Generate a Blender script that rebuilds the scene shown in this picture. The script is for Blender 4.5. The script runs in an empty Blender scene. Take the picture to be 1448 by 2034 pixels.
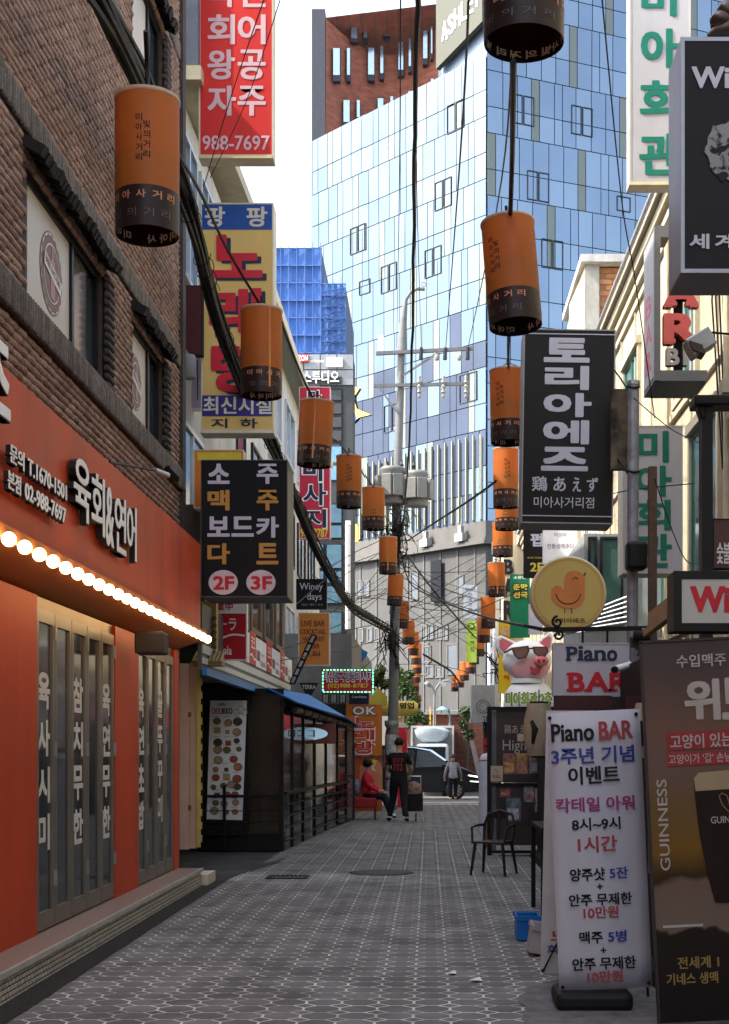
import bpy, math, random
from mathutils import Vector, Matrix
R = math.radians
random.seed(7)
sc = bpy.context.scene
col = sc.collection
F = 2750.0            # focal length in pixels of the 1448 px wide photograph
VX, VY, CH = 850.0, 1490.0, 1.5   # vanishing point of the alley, camera height

# ------------------------------------------------------------------ camera, sky, sun, exposure
cam = bpy.data.cameras.new('camera'); camo = bpy.data.objects.new('camera', cam); col.objects.link(camo)
camo.location = (0, 0, CH); camo.rotation_euler = (R(90), 0, 0)
cam.sensor_fit = 'HORIZONTAL'; cam.sensor_width = 36; cam.lens = 36 * F / 1448
cam.shift_x = (724 - VX) / 1448; cam.shift_y = (VY - 1017) / 1448
cam.clip_start = 0.1; cam.clip_end = 3000
sc.camera = camo
SUN_EL, SUN_AZ = 47, -104
world = bpy.data.worlds.new('World'); sc.world = world; world.use_nodes = True
wn = world.node_tree.nodes
sky = wn.new('ShaderNodeTexSky'); sky.sky_type = 'NISHITA'; sky.sun_disc = False
sky.sun_elevation = R(SUN_EL); sky.sun_rotation = R(SUN_AZ); sky.air_density = 1.0; sky.dust_density = 4.0; sky.ozone_density = 1.0
whs = wn.new('ShaderNodeHueSaturation'); whs.inputs['Saturation'].default_value = 0.55     # white balance of a hazy day
world.node_tree.links.new(sky.outputs[0], whs.inputs['Color']); world.node_tree.links.new(whs.outputs[0], wn['Background'].inputs[0])
wn['Background'].inputs[1].default_value = 0.15
sl = bpy.data.lights.new('sun', 'SUN'); sl.energy = 2.2; sl.angle = R(0.5); sl.color = (1, 0.93, 0.82)
so = bpy.data.objects.new('sun', sl); col.objects.link(so)
sdir = Vector((math.sin(R(SUN_AZ)) * math.cos(R(SUN_EL)), math.cos(R(SUN_AZ)) * math.cos(R(SUN_EL)), math.sin(R(SUN_EL))))
so.rotation_euler = sdir.to_track_quat('Z', 'Y').to_euler(); so.location = (-20, 0, 40)
sc.view_settings.view_transform = 'Standard'; sc.view_settings.look = 'None'
sc.view_settings.exposure = 2.1; sc.view_settings.gamma = 1.0; sc.view_settings.use_curve_mapping = False

# ------------------------------------------------------------------ helpers
def W(px, py, Y): return Vector(((px - VX) * Y / F, Y, CH + (VY - py) * Y / F))
def YX(px, X): return F * X / (px - VX)            # depth where a vertical plane x = X is seen at column px
def ZX(px, py, X): return CH + (VY - py) * X / (px - VX)
ORG = {}
def gz(Y):                                          # the ground falls gently towards the cross street
    if Y < 26: return 0.0
    return -0.0125 * (min(Y, 56) - 26)

MATS = {}
def mat(name, rgb, rough=0.6, metal=0.0, var=0.12, scale=6.0, bump=0.0, bscale=60.0, isl=0.0, emit=0.0, alpha=1.0, trans=0.0, coat=0.0, dirt=0.0, spec=None, ecol=None):
    if name in MATS: return MATS[name]
    m = bpy.data.materials.new(name); m.use_nodes = True; MATS[name] = m
    N = m.node_tree.nodes; L = m.node_tree.links; b = N['Principled BSDF']
    if max(rgb) < .036 and not trans and spec is None: spec = .22; rgb = tuple(x * .6 for x in rgb)
    elif max(rgb) < .036: rgb = tuple(x * .6 for x in rgb)
    c = (*rgb, 1)
    b.inputs['Roughness'].default_value = rough; b.inputs['Metallic'].default_value = metal
    if spec is None and rough > .3 and metal < .25: spec = .28
    if spec is not None: b.inputs['Specular IOR Level'].default_value = spec
    if coat: b.inputs['Coat Weight'].default_value = coat; b.inputs['Coat Roughness'].default_value = 0.08
    if trans: b.inputs['Transmission Weight'].default_value = trans; b.inputs['IOR'].default_value = 1.2
    if alpha < 1: b.inputs['Alpha'].default_value = alpha
    tc = N.new('ShaderNodeNewGeometry')
    nz = N.new('ShaderNodeTexNoise'); nz.inputs['Scale'].default_value = scale; nz.inputs['Detail'].default_value = 6; nz.inputs['Roughness'].default_value = 0.6
    L.new(tc.outputs['Position'], nz.inputs['Vector'])
    hsv = N.new('ShaderNodeHueSaturation'); hsv.inputs['Color'].default_value = c
    ma = N.new('ShaderNodeMapRange'); ma.inputs[1].default_value = 0.3; ma.inputs[2].default_value = 0.7
    ma.inputs[3].default_value = 1 - var; ma.inputs[4].default_value = 1 + var
    L.new(nz.outputs[0], ma.inputs[0])
    val = ma.outputs[0]
    if isl:
        ge = N.new('ShaderNodeNewGeometry'); oi = N.new('ShaderNodeObjectInfo')
        ad = N.new('ShaderNodeMath'); ad.operation = 'ADD'; L.new(ge.outputs['Random Per Island'], ad.inputs[0]); L.new(oi.outputs['Random'], ad.inputs[1])
        fr = N.new('ShaderNodeMath'); fr.operation = 'FRACT'; L.new(ad.outputs[0], fr.inputs[0])
        mr = N.new('ShaderNodeMapRange'); mr.inputs[3].default_value = 1 - isl; mr.inputs[4].default_value = 1 + isl
        L.new(fr.outputs[0], mr.inputs[0])
        mu = N.new('ShaderNodeMath'); mu.operation = 'MULTIPLY'; L.new(val, mu.inputs[0]); L.new(mr.outputs[0], mu.inputs[1]); val = mu.outputs[0]
    if dirt:
        n2 = N.new('ShaderNodeTexNoise'); n2.inputs['Scale'].default_value = 0.9; n2.inputs['Detail'].default_value = 8; n2.inputs['Roughness'].default_value = 0.7
        mp = N.new('ShaderNodeMapping'); mp.inputs['Scale'].default_value = (1.6, 1.6, 0.35)
        L.new(tc.outputs['Position'], mp.inputs[0]); L.new(mp.outputs[0], n2.inputs['Vector'])
        m2 = N.new('ShaderNodeMapRange'); m2.inputs[1].default_value = 0.45; m2.inputs[2].default_value = 0.75; m2.inputs[3].default_value = 1; m2.inputs[4].default_value = 1 - dirt
        L.new(n2.outputs[0], m2.inputs[0])
        mu = N.new('ShaderNodeMath'); mu.operation = 'MULTIPLY'; L.new(val, mu.inputs[0]); L.new(m2.outputs[0], mu.inputs[1]); val = mu.outputs[0]
    L.new(val, hsv.inputs['Value']); L.new(hsv.outputs[0], b.inputs['Base Color'])
    rr = N.new('ShaderNodeMapRange'); rr.inputs[3].default_value = max(0, rough - 0.08); rr.inputs[4].default_value = min(1, rough + 0.1)
    L.new(nz.outputs[0], rr.inputs[0]); L.new(rr.outputs[0], b.inputs['Roughness'])
    if bump:
        n3 = N.new('ShaderNodeTexNoise'); n3.inputs['Scale'].default_value = bscale; n3.inputs['Detail'].default_value = 5
        L.new(tc.outputs['Position'], n3.inputs['Vector'])
        bp = N.new('ShaderNodeBump'); bp.inputs['Strength'].default_value = bump; bp.inputs['Distance'].default_value = 0.02
        L.new(n3.outputs[0], bp.inputs['Height']); L.new(bp.outputs[0], b.inputs['Normal'])
    if emit:
        b.inputs['Emission Color'].default_value = (*(ecol or rgb), 1); b.inputs['Emission Strength'].default_value = emit
    return m

def setp(o, label=None, cat=None, group=None, kind=None):
    if label: o['label'] = label
    if cat: o['category'] = cat
    if group: o['group'] = group
    if kind: o['kind'] = kind
    return o

def T(name, label, cat, loc=(0, 0, 0), group=None, rot=None):
    o = bpy.data.objects.new(name, None); col.objects.link(o); o.location = loc; o.empty_display_size = 0.2
    if rot: o.rotation_euler = rot
    ORG[o.name] = Vector(loc)
    return setp(o, label, cat, group)

TXT = {}
def glyphs(s, weight=0.0):
    k = (s, weight)
    if k not in TXT:
        c = bpy.data.curves.new('t', 'FONT'); c.body = s; c.offset = weight; c.resolution_u = 3; c.space_line = 0.95
        c.align_x = 'CENTER'
        o = bpy.data.objects.new('t', c); m = bpy.data.meshes.new_from_object(o)
        vs = [v.co.copy() for v in m.vertices]; fs = [tuple(p.vertices) for p in m.polygons]
        x0 = min(v.x for v in vs); x1 = max(v.x for v in vs); y0 = min(v.y for v in vs); y1 = max(v.y for v in vs)
        vs = [((v.x - x0), (v.y - y0)) for v in vs]
        TXT[k] = (vs, fs, x1 - x0, y1 - y0)
        bpy.data.objects.remove(o); bpy.data.curves.remove(c); bpy.data.meshes.remove(m)
    return TXT[k]

class MB:
    def __init__(s): s.v = []; s.f = []; s.smooth = False; s.mi = []
    def add(s, vs, fs, mi=0):
        n = len(s.v); s.v += [tuple(v) for v in vs]; s.f += [tuple(i + n for i in f) for f in fs]; s.mi += [mi] * len(fs); return s
    def box(s, x0, x1, y0, y1, z0, z1, mi=0):
        return s.add([(x0, y0, z0), (x1, y0, z0), (x1, y1, z0), (x0, y1, z0), (x0, y0, z1), (x1, y0, z1), (x1, y1, z1), (x0, y1, z1)],
                     [(0, 3, 2, 1), (4, 5, 6, 7), (0, 1, 5, 4), (1, 2, 6, 5), (2, 3, 7, 6), (3, 0, 4, 7)], mi)
    def obox(s, c, u, v, w, mi=0):      # centre and three half-axis vectors
        c, u, v, w = Vector(c), Vector(u), Vector(v), Vector(w)
        return s.add([c - u - v - w, c + u - v - w, c + u + v - w, c - u + v - w, c - u - v + w, c + u - v + w, c + u + v + w, c - u + v + w],
                     [(0, 3, 2, 1), (4, 5, 6, 7), (0, 1, 5, 4), (1, 2, 6, 5), (2, 3, 7, 6), (3, 0, 4, 7)], mi)
    def rect(s, a, b, c, d, Y, dep, mi=0):   # px box a,b .. c,d standing at depth Y
        p, q = W(a, b, Y), W(c, d, Y)
        return s.box(min(p.x, q.x), max(p.x, q.x), Y, Y + dep, min(p.z, q.z), max(p.z, q.z), mi)
    def bar(s, a, b, t, t2=None, mi=0):
        a, b = Vector(a), Vector(b); d = (b - a); L = d.length; d.normalize()
        up = Vector((0, 0, 1)) if abs(d.z) < 0.9 else Vector((0, 1, 0))
        u = d.cross(up).normalized(); v = u.cross(d).normalized()
        return s.obox((a + b) / 2, d * L / 2, u * t / 2, v * (t2 or t) / 2, mi)
    def tube(s, pts, r, n=8, mi=0, cap=True):
        pts = [Vector(p) for p in pts]; rs = r if isinstance(r, (list, tuple)) else [r] * len(pts); base = len(s.v)
        prev = None
        for i, p in enumerate(pts):
            d = (pts[min(i + 1, len(pts) - 1)] - pts[max(i - 1, 0)])
            d = d.normalized() if d.length > 1e-9 else Vector((0, 0, 1))
            if prev is None:
                up = Vector((0, 0, 1)) if abs(d.z) < 0.9 else Vector((1, 0, 0)); u = d.cross(up).normalized()
            else:
                u = (prev - d * prev.dot(d)).normalized()
            prev = u; w = d.cross(u)
            for k in range(n):
                a = 2 * math.pi * k / n; s.v.append(tuple(p + (u * math.cos(a) + w * math.sin(a)) * rs[i]))
        for i in range(len(pts) - 1):
            for k in range(n):
                s.f.append((base + i * n + k, base + i * n + (k + 1) % n, base + (i + 1) * n + (k + 1) % n, base + (i + 1) * n + k)); s.mi.append(mi)
        if cap:
            s.f.append(tuple(base + k for k in reversed(range(n)))); s.f.append(tuple(base + (len(pts) - 1) * n + k for k in range(n))); s.mi += [mi, mi]
        return s
    def lathe(s, prof, c=(0, 0, 0), n=24, sx=1, sy=1, mi=0):
        base = len(s.v); c = Vector(c)
        for r, z in prof:
            for k in range(n):
                a = 2 * math.pi * k / n; s.v.append((c.x + r * sx * math.cos(a), c.y + r * sy * math.sin(a), c.z + z))
        for i in range(len(prof) - 1):
            for k in range(n):
                s.f.append((base + i * n + k, base + i * n + (k + 1) % n, base + (i + 1) * n + (k + 1) % n, base + (i + 1) * n + k)); s.mi.append(mi)
        return s
    def ball(s, c, r, n=12, m=8, sx=1, sy=1, sz=1, mi=0):
        return s.lathe([(max(1e-4, r * math.sin(math.pi * i / m)), -r * sz * math.cos(math.pi * i / m)) for i in range(m + 1)], c, n, sx, sy, mi)
    def prism(s, poly, o, u, v, w, mi=0):    # polygon of (a, b) in the u, v plane, pushed along w
        o, u, v, w = Vector(o), Vector(u), Vector(v), Vector(w); n = len(poly)
        a = [o + u * p + v * q for p, q in poly]
        return s.add(a + [p + w for p in a], [tuple(range(n)), tuple(reversed(range(n, 2 * n)))] + [(i, i + n, (i + 1) % n + n, (i + 1) % n) for i in range(n)], mi)
    def text(s, t, o, u, v, w, h, weight=0.0, ext=0.0, mi=0, shear=0.0, _in=False):
        vs, fs, tw, th = glyphs(t, min(weight, .008)); o, u, v = Vector(o), Vector(u).normalized(), Vector(v).normalized()
        if w is None: w = h * tw / th
        if h is None: h = w * th / tw
        pts = [o + u * (x / tw * w + shear * y / th * h) + v * (y / th * h) for x, y in vs]
        nrm = u.cross(v)
        if weight > .012 and not _in:
            d_ = (weight - .008) * (h / th) * .42
            for k, (a_, b_) in enumerate(((0, 0), (-1, -1), (1, -1), (1, 1), (-1, 1), (-1.25, 0), (1.25, 0))):
                s.text(t, o + u * a_ * d_ + v * b_ * d_ * .8 + nrm * .00012 * k, u, v, w, h, 0.008, ext, mi, shear, True)
            return s
        if ext:
            q = [p - nrm * ext for p in pts]; n = len(pts); ed = {}
            for f in fs:
                for i in range(len(f)):
                    e = (f[i], f[(i + 1) % len(f)])
                    if (e[1], e[0]) in ed: del ed[(e[1], e[0])]
                    else: ed[e] = 1
            s.add(pts + q, list(fs) + [tuple(i + n for i in reversed(f)) for f in fs] + [(b, a, a + n, b + n) for a, b in ed], mi)
        else:
            s.add(pts, fs, mi)
        return s
    def ptxt(s, t, a, b, c, d, Y, weight=0.02, ext=0.0, mi=0, shear=0.0):   # text filling the px box, facing the street
        o = W(a, d, Y); q = W(c, b, Y)
        return s.text(t, o, (1, 0, 0), (0, 0, 1), q.x - o.x, q.z - o.z, weight, ext, mi, shear)
    def build(s, name, m, parent=None, smooth=False, bevel=0.0):
        me = bpy.data.meshes.new(name)
        org = ORG.get(parent.name, Vector((0, 0, 0))) if parent is not None else Vector((0, 0, 0))
        me.from_pydata([(x - org.x, y - org.y, z - org.z) for x, y, z in s.v], [], s.f); me.update()
        ms = m if isinstance(m, (list, tuple)) else [m]
        for x in ms: me.materials.append(x)
        if len(ms) > 1: me.polygons.foreach_set('material_index', s.mi)
        if smooth or s.smooth:
            me.polygons.foreach_set('use_smooth', [True] * len(me.polygons))
            try: me.set_sharp_from_angle(angle=R(50))
            except Exception: pass
        o = bpy.data.objects.new(name, me); col.objects.link(o)
        if parent is not None: o.parent = parent
        ORG[o.name] = org
        if bevel:
            b = o.modifiers.new('bevel', 'BEVEL'); b.width = bevel; b.segments = 2; b.limit_method = 'ANGLE'
        return o

def pieces(parent, name, base, mats4, material, limit=300, key=None, smooth=False):
    """alike pieces: the ones that show largest are objects sharing one mesh, the rest one joined part"""
    vs, fs = base
    org = ORG[parent.name]
    if key is None: key = lambda M: M.translation.y
    mats4 = sorted(mats4, key=key)
    me = bpy.data.meshes.new(name); me.from_pydata([tuple(v) for v in vs], [], fs); me.materials.append(material)
    if smooth: me.polygons.foreach_set('use_smooth', [True] * len(fs))
    for M in mats4[:limit]:
        o = bpy.data.objects.new(name, me); col.objects.link(o); o.parent = parent
        o.matrix_local = Matrix.Translation(-org) @ M
    rest = mats4[limit:]
    if rest:
        b = MB(); vv = [Vector(v) for v in vs]
        for M in rest: b.add([M @ v for v in vv], fs)
        o = b.build(name + '_field', material, parent, smooth=smooth); o['kind'] = 'stuff'
BOX = ([(-.5, -.5, -.5), (.5, -.5, -.5), (.5, .5, -.5), (-.5, .5, -.5), (-.5, -.5, .5), (.5, -.5, .5), (.5, .5, .5), (-.5, .5, .5)],
       [(0, 3, 2, 1), (4, 5, 6, 7), (0, 1, 5, 4), (1, 2, 6, 5), (2, 3, 7, 6), (3, 0, 4, 7)])
def TRS(loc, sx, sy, sz, rot=None):
    M = Matrix.Translation(loc)
    if rot is not None: M = M @ rot
    return M @ Matrix.Diagonal((sx, sy, sz, 1))

# common materials
black = mat('black_paint', (0.012, 0.012, 0.013), 0.4, var=0.2)
blackm = mat('matt_black', (0.02, 0.019, 0.019), 0.75, var=0.2)
steel = mat('grey_metal', (0.32, 0.33, 0.34), 0.4, 0.6, var=0.15)
alu = mat('aluminium', (0.55, 0.56, 0.58), 0.35, 0.6, var=0.1)
white = mat('white_plastic', (0.78, 0.78, 0.80), 0.5, var=0.05, dirt=0.12)
cream = mat('cream_trim', (0.62, 0.56, 0.42), 0.6, var=0.1, dirt=0.25)
glassd = mat('dark_glass', (0.028, 0.033, 0.036), 0.06, 0.0, var=0.5, scale=1.2, spec=0.32)
glassb = mat('window_glass_blue', (0.10, 0.17, 0.24), 0.07, 0.35, var=0.25, scale=1.5)
wire_m = mat('cable_rubber', (0.012, 0.012, 0.013), 0.55, var=0.2)

# ------------------------------------------------------------------ GROUND
g = MB(); ys = [-20, 26, 30, 35, 40, 45, 50, 56, 120, 1500]
for i in range(len(ys) - 1):
    a, b = ys[i], ys[i + 1]; h0, h1 = gz(a) - 0.012, gz(b) - 0.012
    g.add([(-700, a, h0), (700, a, h0), (700, b, h1), (-700, b, h1)], [(0, 1, 2, 3)])
asph = mat('asphalt', (0.05, 0.051, 0.054), 0.85, var=0.35, scale=2.5, bump=0.5, bscale=90, dirt=0.3)
setp(g.build('ground', asph), kind='structure')

def strip(b, xl, xr, y0, y1, dz, n=24):
    for i in range(n):
        a, c = y0 + (y1 - y0) * i / n, y0 + (y1 - y0) * (i + 1) / n
        q = lambda f, y: f(y) if callable(f) else f
        b.add([(q(xl, a), a, gz(a) + dz), (q(xr, a), a, gz(a) + dz), (q(xr, c), c, gz(c) + dz), (q(xl, c), c, gz(c) + dz)], [(0, 1, 2, 3)])
def left_edge(y):
    if y < 16.2: return -2.30
    if y < 18.2: return -2.30 + (y - 16.2) * 0.16
    return -1.98 + 0.0 * y
PAVE_R = 2.55
pv = T('paved_lane', None, None); pv['kind'] = 'structure'; del pv['kind']; pv['kind'] = 'structure'
gr = MB(); strip(gr, lambda y: left_edge(y) - .12, PAVE_R, 4.5, 44, -0.0004, 60)
m = mat('pale_grout', (0.60, 0.59, 0.55), 0.85, var=0.4, scale=3.0, dirt=0.5)
gr.build('joint_bed', m, pv)
# octagonal paving blocks with little square blocks between them
P_ = 0.2105; gap = 0.008; hw = P_ / 2 - gap; SY = (P_ / 2 - .0115) / hw; ct = P_ * 0.30
def octa(h):
    p = [(-hw, -hw + ct), (-hw + ct, -hw), (hw - ct, -hw), (hw, -hw + ct), (hw, hw - ct), (hw - ct, hw), (-hw + ct, hw), (-hw, hw - ct)]
    c = 0.975
    p = [(x, y * SY) for x, y in p]
    vs = [(x, y, -0.01) for x, y in p] + [(x, y, h - 0.0004) for x, y in p] + [(x * c, y * c, h) for x, y in p]
    fs = [tuple(16 + i for i in range(8))] + [(i, (i + 1) % 8, (i + 1) % 8 + 8, i + 8) for i in range(8)] + [(i + 8, (i + 1) % 8 + 8, (i + 1) % 8 + 16, i + 16) for i in range(8)]
    return vs, fs
dh = ct - gap * 1.5
dia = ([(-dh, 0, -.01), (0, -dh, -.01), (dh, 0, -.01), (0, dh, -.01), (-dh, 0, .002), (0, -dh, .002), (dh, 0, .002), (0, dh, .002)],
       [(4, 5, 6, 7), (0, 1, 5, 4), (1, 2, 6, 5), (2, 3, 7, 6), (3, 0, 4, 7)])
om, dm = [], []
for j in range(int(4.6 / P_), int(43.8 / P_)):
    y = j * P_
    for i in range(-11, 12):
        x = 0.02 + i * P_
        tilt = Matrix.Rotation(random.uniform(-.003, .003), 4, 'X') @ Matrix.Rotation(random.uniform(-.003, .003), 4, 'Y')
        if x + P_ / 2 > left_edge(y) and x + P_ / 2 < PAVE_R:
            om.append(Matrix.Translation((x, y, gz(y) + random.uniform(-.0003, .0006))) @ tilt)
        if x + P_ > left_edge(y) and x + P_ < PAVE_R:
            dm.append(Matrix.Translation((x + P_ / 2, y + P_ / 2, gz(y) + random.uniform(-.0003, .0004))))
blk = mat('paving_block', (0.165, 0.161, 0.160), 0.8, var=0.30, scale=2.2, isl=0.14, bump=0.35, bscale=45, dirt=0.55)
kvis = lambda M: (0 if M.translation.y > 7.45 else 100) + M.translation.y + abs(M.translation.x) * 0.5
pieces(pv, 'paving_block', octa(0.0022), om, blk, 300, kvis)
pieces(pv, 'square_block', dia, dm, blk, 300, kvis)
# worn asphalt covering the right-hand edge, asphalt gutter
gb = MB(); strip(gb, -2.52, lambda y: left_edge(y) + random.uniform(-.006, .006), 4.5, 16.5, 0.0075, 60)
setp(gb.build('gutter', mat('wet_gutter', (0.035, 0.034, 0.033), 0.7, var=0.4, scale=8, bump=0.6, bscale=50)), kind='structure')
ap = MB()
edge = []
yy = 4.5
while yy < 12.5:
    edge.append((1.02 + 0.35 * math.sin(yy * 1.3) * 0.4 + (yy - 7.5) * 0.16 + random.uniform(-.05, .05) - (0.45 if yy < 8.6 else 0.45 * max(0, 1 - (yy - 8.6) / 1.5)), yy)); yy += 0.16
for (xa, ya), (xb, yb) in zip(edge, edge[1:]):
    ap.add([(xa, ya, 0.0068), (2.6, ya, 0.0068), (2.6, yb, 0.0068), (xb, yb, 0.0068)], [(0, 1, 2, 3)])
setp(ap.build('asphalt_patch', mat('worn_asphalt', (0.15, 0.147, 0.147), 0.85, var=0.4, scale=7, bump=0.8, bscale=38, dirt=0.2)), kind='structure')
lp = MB(); lp.add([(-3.3, 16.4, .0065), (-2.3, 16.4, .0065), (-1.97, 18.2, .0065), (-1.97, 30, gz(30) + .0065), (-4.2, 30, gz(30) + .0065), (-4.2, 16.6, .0065)], [(0, 1, 2, 3, 4, 5)])
setp(lp.build('asphalt_apron', asph), kind='structure')
# cross street road
rd = MB(); rd.box(-60, 60, 44.0, 60, gz(56) - 0.3, gz(56) + 0.0); rd = MB(); strip(rd, -60, 60, 44, 62, -0.003, 6)
setp(rd.build('road', mat('cross_road', (0.085, 0.085, 0.088), 0.85, var=0.25, scale=1.2, dirt=0.2)), kind='structure')
# manhole, drain grate, papers
t = T('manhole_cover', 'round dark manhole cover in the middle of the lane paving', 'manhole cover', W(757, 1735, 16.8))
c = Vector((W(757, 1735, 16.8).x, 16.83, 0.0035))
b = MB(); b.lathe([(0.0001, .006), (0.30, .006), (0.33, .005), (0.335, 0)], c, 32); b.build('lid', mat('cast_iron', (0.035, 0.036, 0.04), 0.55, 0.6, var=0.3, scale=20, bump=0.8, bscale=120), t)
b = MB(); b.lathe([(0.345, 0.004), (0.385, 0.004), (0.386, 0)], c, 32); b.build('ring', blackm, t)
t = T('drain_grate', 'small slotted drain grate beside the left edge of the paving', 'drain grate', (-1.62, 16.2, 0))
b = MB()
for i in range(9): b.box(-1.85 + i * .05, -1.825 + i * .05, 16.05, 16.4, .002, .012)
b.build('bar_row', mat('grate_iron', (0.03, 0.03, 0.03), .6, .5), t)
b = MB(); b.box(-1.88, -1.85, 16.02, 16.43, .001, .014); b.box(-1.425, -1.4, 16.02, 16.43, .001, .014); b.box(-1.85, -1.425, 16.02, 16.05, .001, .014); b.box(-1.85, -1.425, 16.4, 16.43, .001, .014); b.build('frame', blackm, t)
for (px, py, w, nm) in ((945, 1952, .05, 'crumpled white paper scrap lying on the asphalt in front of the banner'), (898, 1938, .035, 'thin pale scrap lying on the paving beside the worn asphalt')):
    Y = 1.5 * F / (py - VY); c = W(px, py, Y)
    b = MB(); b.add([(c.x - w, Y, .012), (c.x - w * .2, Y - .05, .02), (c.x + w * .8, Y - .02, .012), (c.x + w * .5, Y + .06, .025), (c.x - w * .4, Y + .05, .014)], [(0, 1, 4), (1, 2, 3), (1, 3, 4)])
    setp(b.build('paper_scrap', white), nm, 'litter')
# ------------------------------------------------------------------ BRICK BUILDING (left)
XB = -2.80
bb = T('brick_building', 'brown rough brick building with film covered upper windows on the left', 'building', (-6, 12, 0))
wallm = mat('mortar', (0.075, 0.055, 0.045), 0.9, var=0.2, bump=0.3)
OPEN = [(9.69, 11.94, 4.63, 5.60), (13.18, 14.63, 4.63, 5.60), (9.69, 11.94, 8.1, 9.1), (13.18, 14.63, 8.1, 9.1)]
Y0, Y1, ZT = 1.0, 15.72, 12.3
# wall core cut round the openings
b = MB(); xs0, xs1 = -9.0, XB - 0.012
yc = [Y0, 9.69, 11.94, 13.18, 14.63, Y1]
b.box(xs0, -2.82, Y0, Y1, 0.0, 3.72)
for i in range(len(yc) - 1):
    a, c_ = yc[i], yc[i + 1]
    if i in (1, 3):
        b.box(xs0, xs1, a, c_, 3.72, 4.63); b.box(xs0, xs1, a, c_, 5.60, 8.1); b.box(xs0, xs1, a, c_, 9.1, ZT)
        b.box(xs0, xs1 - .25, a, c_, 4.63, 5.60); b.box(xs0, xs1 - .25, a, c_, 8.1, 9.1)
    else: b.box(xs0, xs1, a, c_, 3.72, ZT)
b.build('wall', wallm, bb)
def inopen(y0, y1, z0, z1):
    for a, c_, d, e in OPEN:
        if y1 > a and y0 < c_ and z1 > d and z0 < e: return True
    return False
# a pulvinated (log-shaped) brick along Y : unit length
def logbrick(L, H, D, seg=5):
    vs, fs = [], []
    for k, (yy, sc_) in enumerate(((-L / 2, .78), (-L / 2 + .022, 1.0), (L / 2 - .022, 1.0), (L / 2, .78))):
        for i in range(seg + 1):
            a = math.pi * i / seg; vs.append((D * math.sin(a) * sc_, yy, -H / 2 * math.cos(a) * (0.94 + .06 * sc_)))
    n = seg + 1
    for k in range(3):
        for i in range(seg): fs.append((k * n + i, (k + 1) * n + i, (k + 1) * n + i + 1, k * n + i + 1))
    fs.append(tuple(range(n))); fs.append(tuple(3 * n + i for i in reversed(range(n))))
    return vs, fs
BL, BH = 0.205, 0.0585
bm_, bands = [], [(4.42, 4.64), (5.81, 6.02), (7.9, 8.1), (9.25, 9.45)]
z = 3.76; r_ = 0
while z < 11.4:
    r_ += 1; y = 7.6 - (r_ % 2) * BL / 2
    skip = any(a - .01 < z < c_ + .01 for a, c_ in bands)
    while y < Y1 - 0.1 and not skip:
        if not inopen(y - BL / 2, y + BL / 2, z - .02, z + .02) and z < 1.5 + 1490 * 2.8 / F * 0 + (1490 + 140) / (2750 / max(y, 1)) + 1.0 or True:
            if inopen(y - BL / 2, y + BL / 2, z - .02, z + .02) or (z > 1.5 + 1600 * y / F): pass
            else:
                bm_.append(Matrix.Translation((XB - .012, y, z)) @ Matrix.Rotation(random.uniform(-.03, .03) + .05, 4, 'X') @ Matrix.Rotation(random.uniform(-.04, .04), 4, 'Z') @ Matrix.Diagonal((random.uniform(.85, 1.15), 1, 1, 1)))
        y += BL
    z += BH + 0.0035
brk = mat('split_brick', (0.31, 0.20, 0.152), 0.85, var=0.3, scale=14, isl=0.22, bump=0.9, bscale=55, dirt=0.25)
kb = lambda M: -(F / M.translation.y) ** 3 * (1 if 0 < 850 - 2.8 * F / M.translation.y and (1490 - (M.translation.z - 1.5) * F / M.translation.y) > 0 else 0)
pieces(bb, 'brick', logbrick(BL - .004, BH, 0.026), bm_, brk, 300, kb, smooth=True)
# soldier courses
sm = []
for zi, (a, c_) in enumerate(bands):
    y = 7.6
    while y < Y1 - .05:
        if zi % 2 == 0 or True:
            sm.append(Matrix.Translation((XB - .010 + (.045 if zi % 2 == 0 else .01), y, (a + c_) / 2)) @ Matrix.Rotation(R(90), 4, 'X') @ Matrix.Diagonal((1, (c_ - a) / .2, 1, 1)))
        y += 0.062
sbr = mat('grey_brick', (0.14, 0.118, 0.10), 0.85, var=0.3, scale=14, isl=0.25, bump=0.8, bscale=55)
kb2 = lambda M: M.translation.y + (0 if 0 < 850 - 2.8 * F / M.translation.y and (1490 - (M.translation.z - 1.5) * F / M.translation.y) > 0 else 50)
pieces(bb, 'soldier_brick', logbrick(.2, .058, .03), sm, sbr, 300, kb2, smooth=True)
b = MB()
for i, (a, c_) in enumerate(bands):
    if i % 2 == 0: b.box(XB - .02, XB + .032, 7.5, Y1 - .02, a + .01, c_ - .01)
b.build('sill_course', sbr, bb)
# quoin bricks on the window jambs and dark corner
qm = []
for a, c_, d, e in OPEN:
    z = d + .03
    while z < e:
        for yq in ((c_ + .13), ):
            qm.append(Matrix.Translation((XB + .012, yq, z)) @ Matrix.Diagonal((1.5, 1.25, 1.12, 1)))
        z += .071
pieces(bb, 'quoin_brick', logbrick(.2, .058, .03), qm, mat('dark_quoin', (0.045, 0.034, 0.032), 0.6, var=.3, isl=.2, bump=.5), 300, None, smooth=True)
b = MB(); b.box(XB - .02, XB + .05, Y1 - .16, Y1 + .03, 2.9, ZT)
b.build('corner_pier', mat('dark_pier', (0.055, 0.045, 0.042), 0.8, var=.3, bump=.8, bscale=30), bb)
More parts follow.
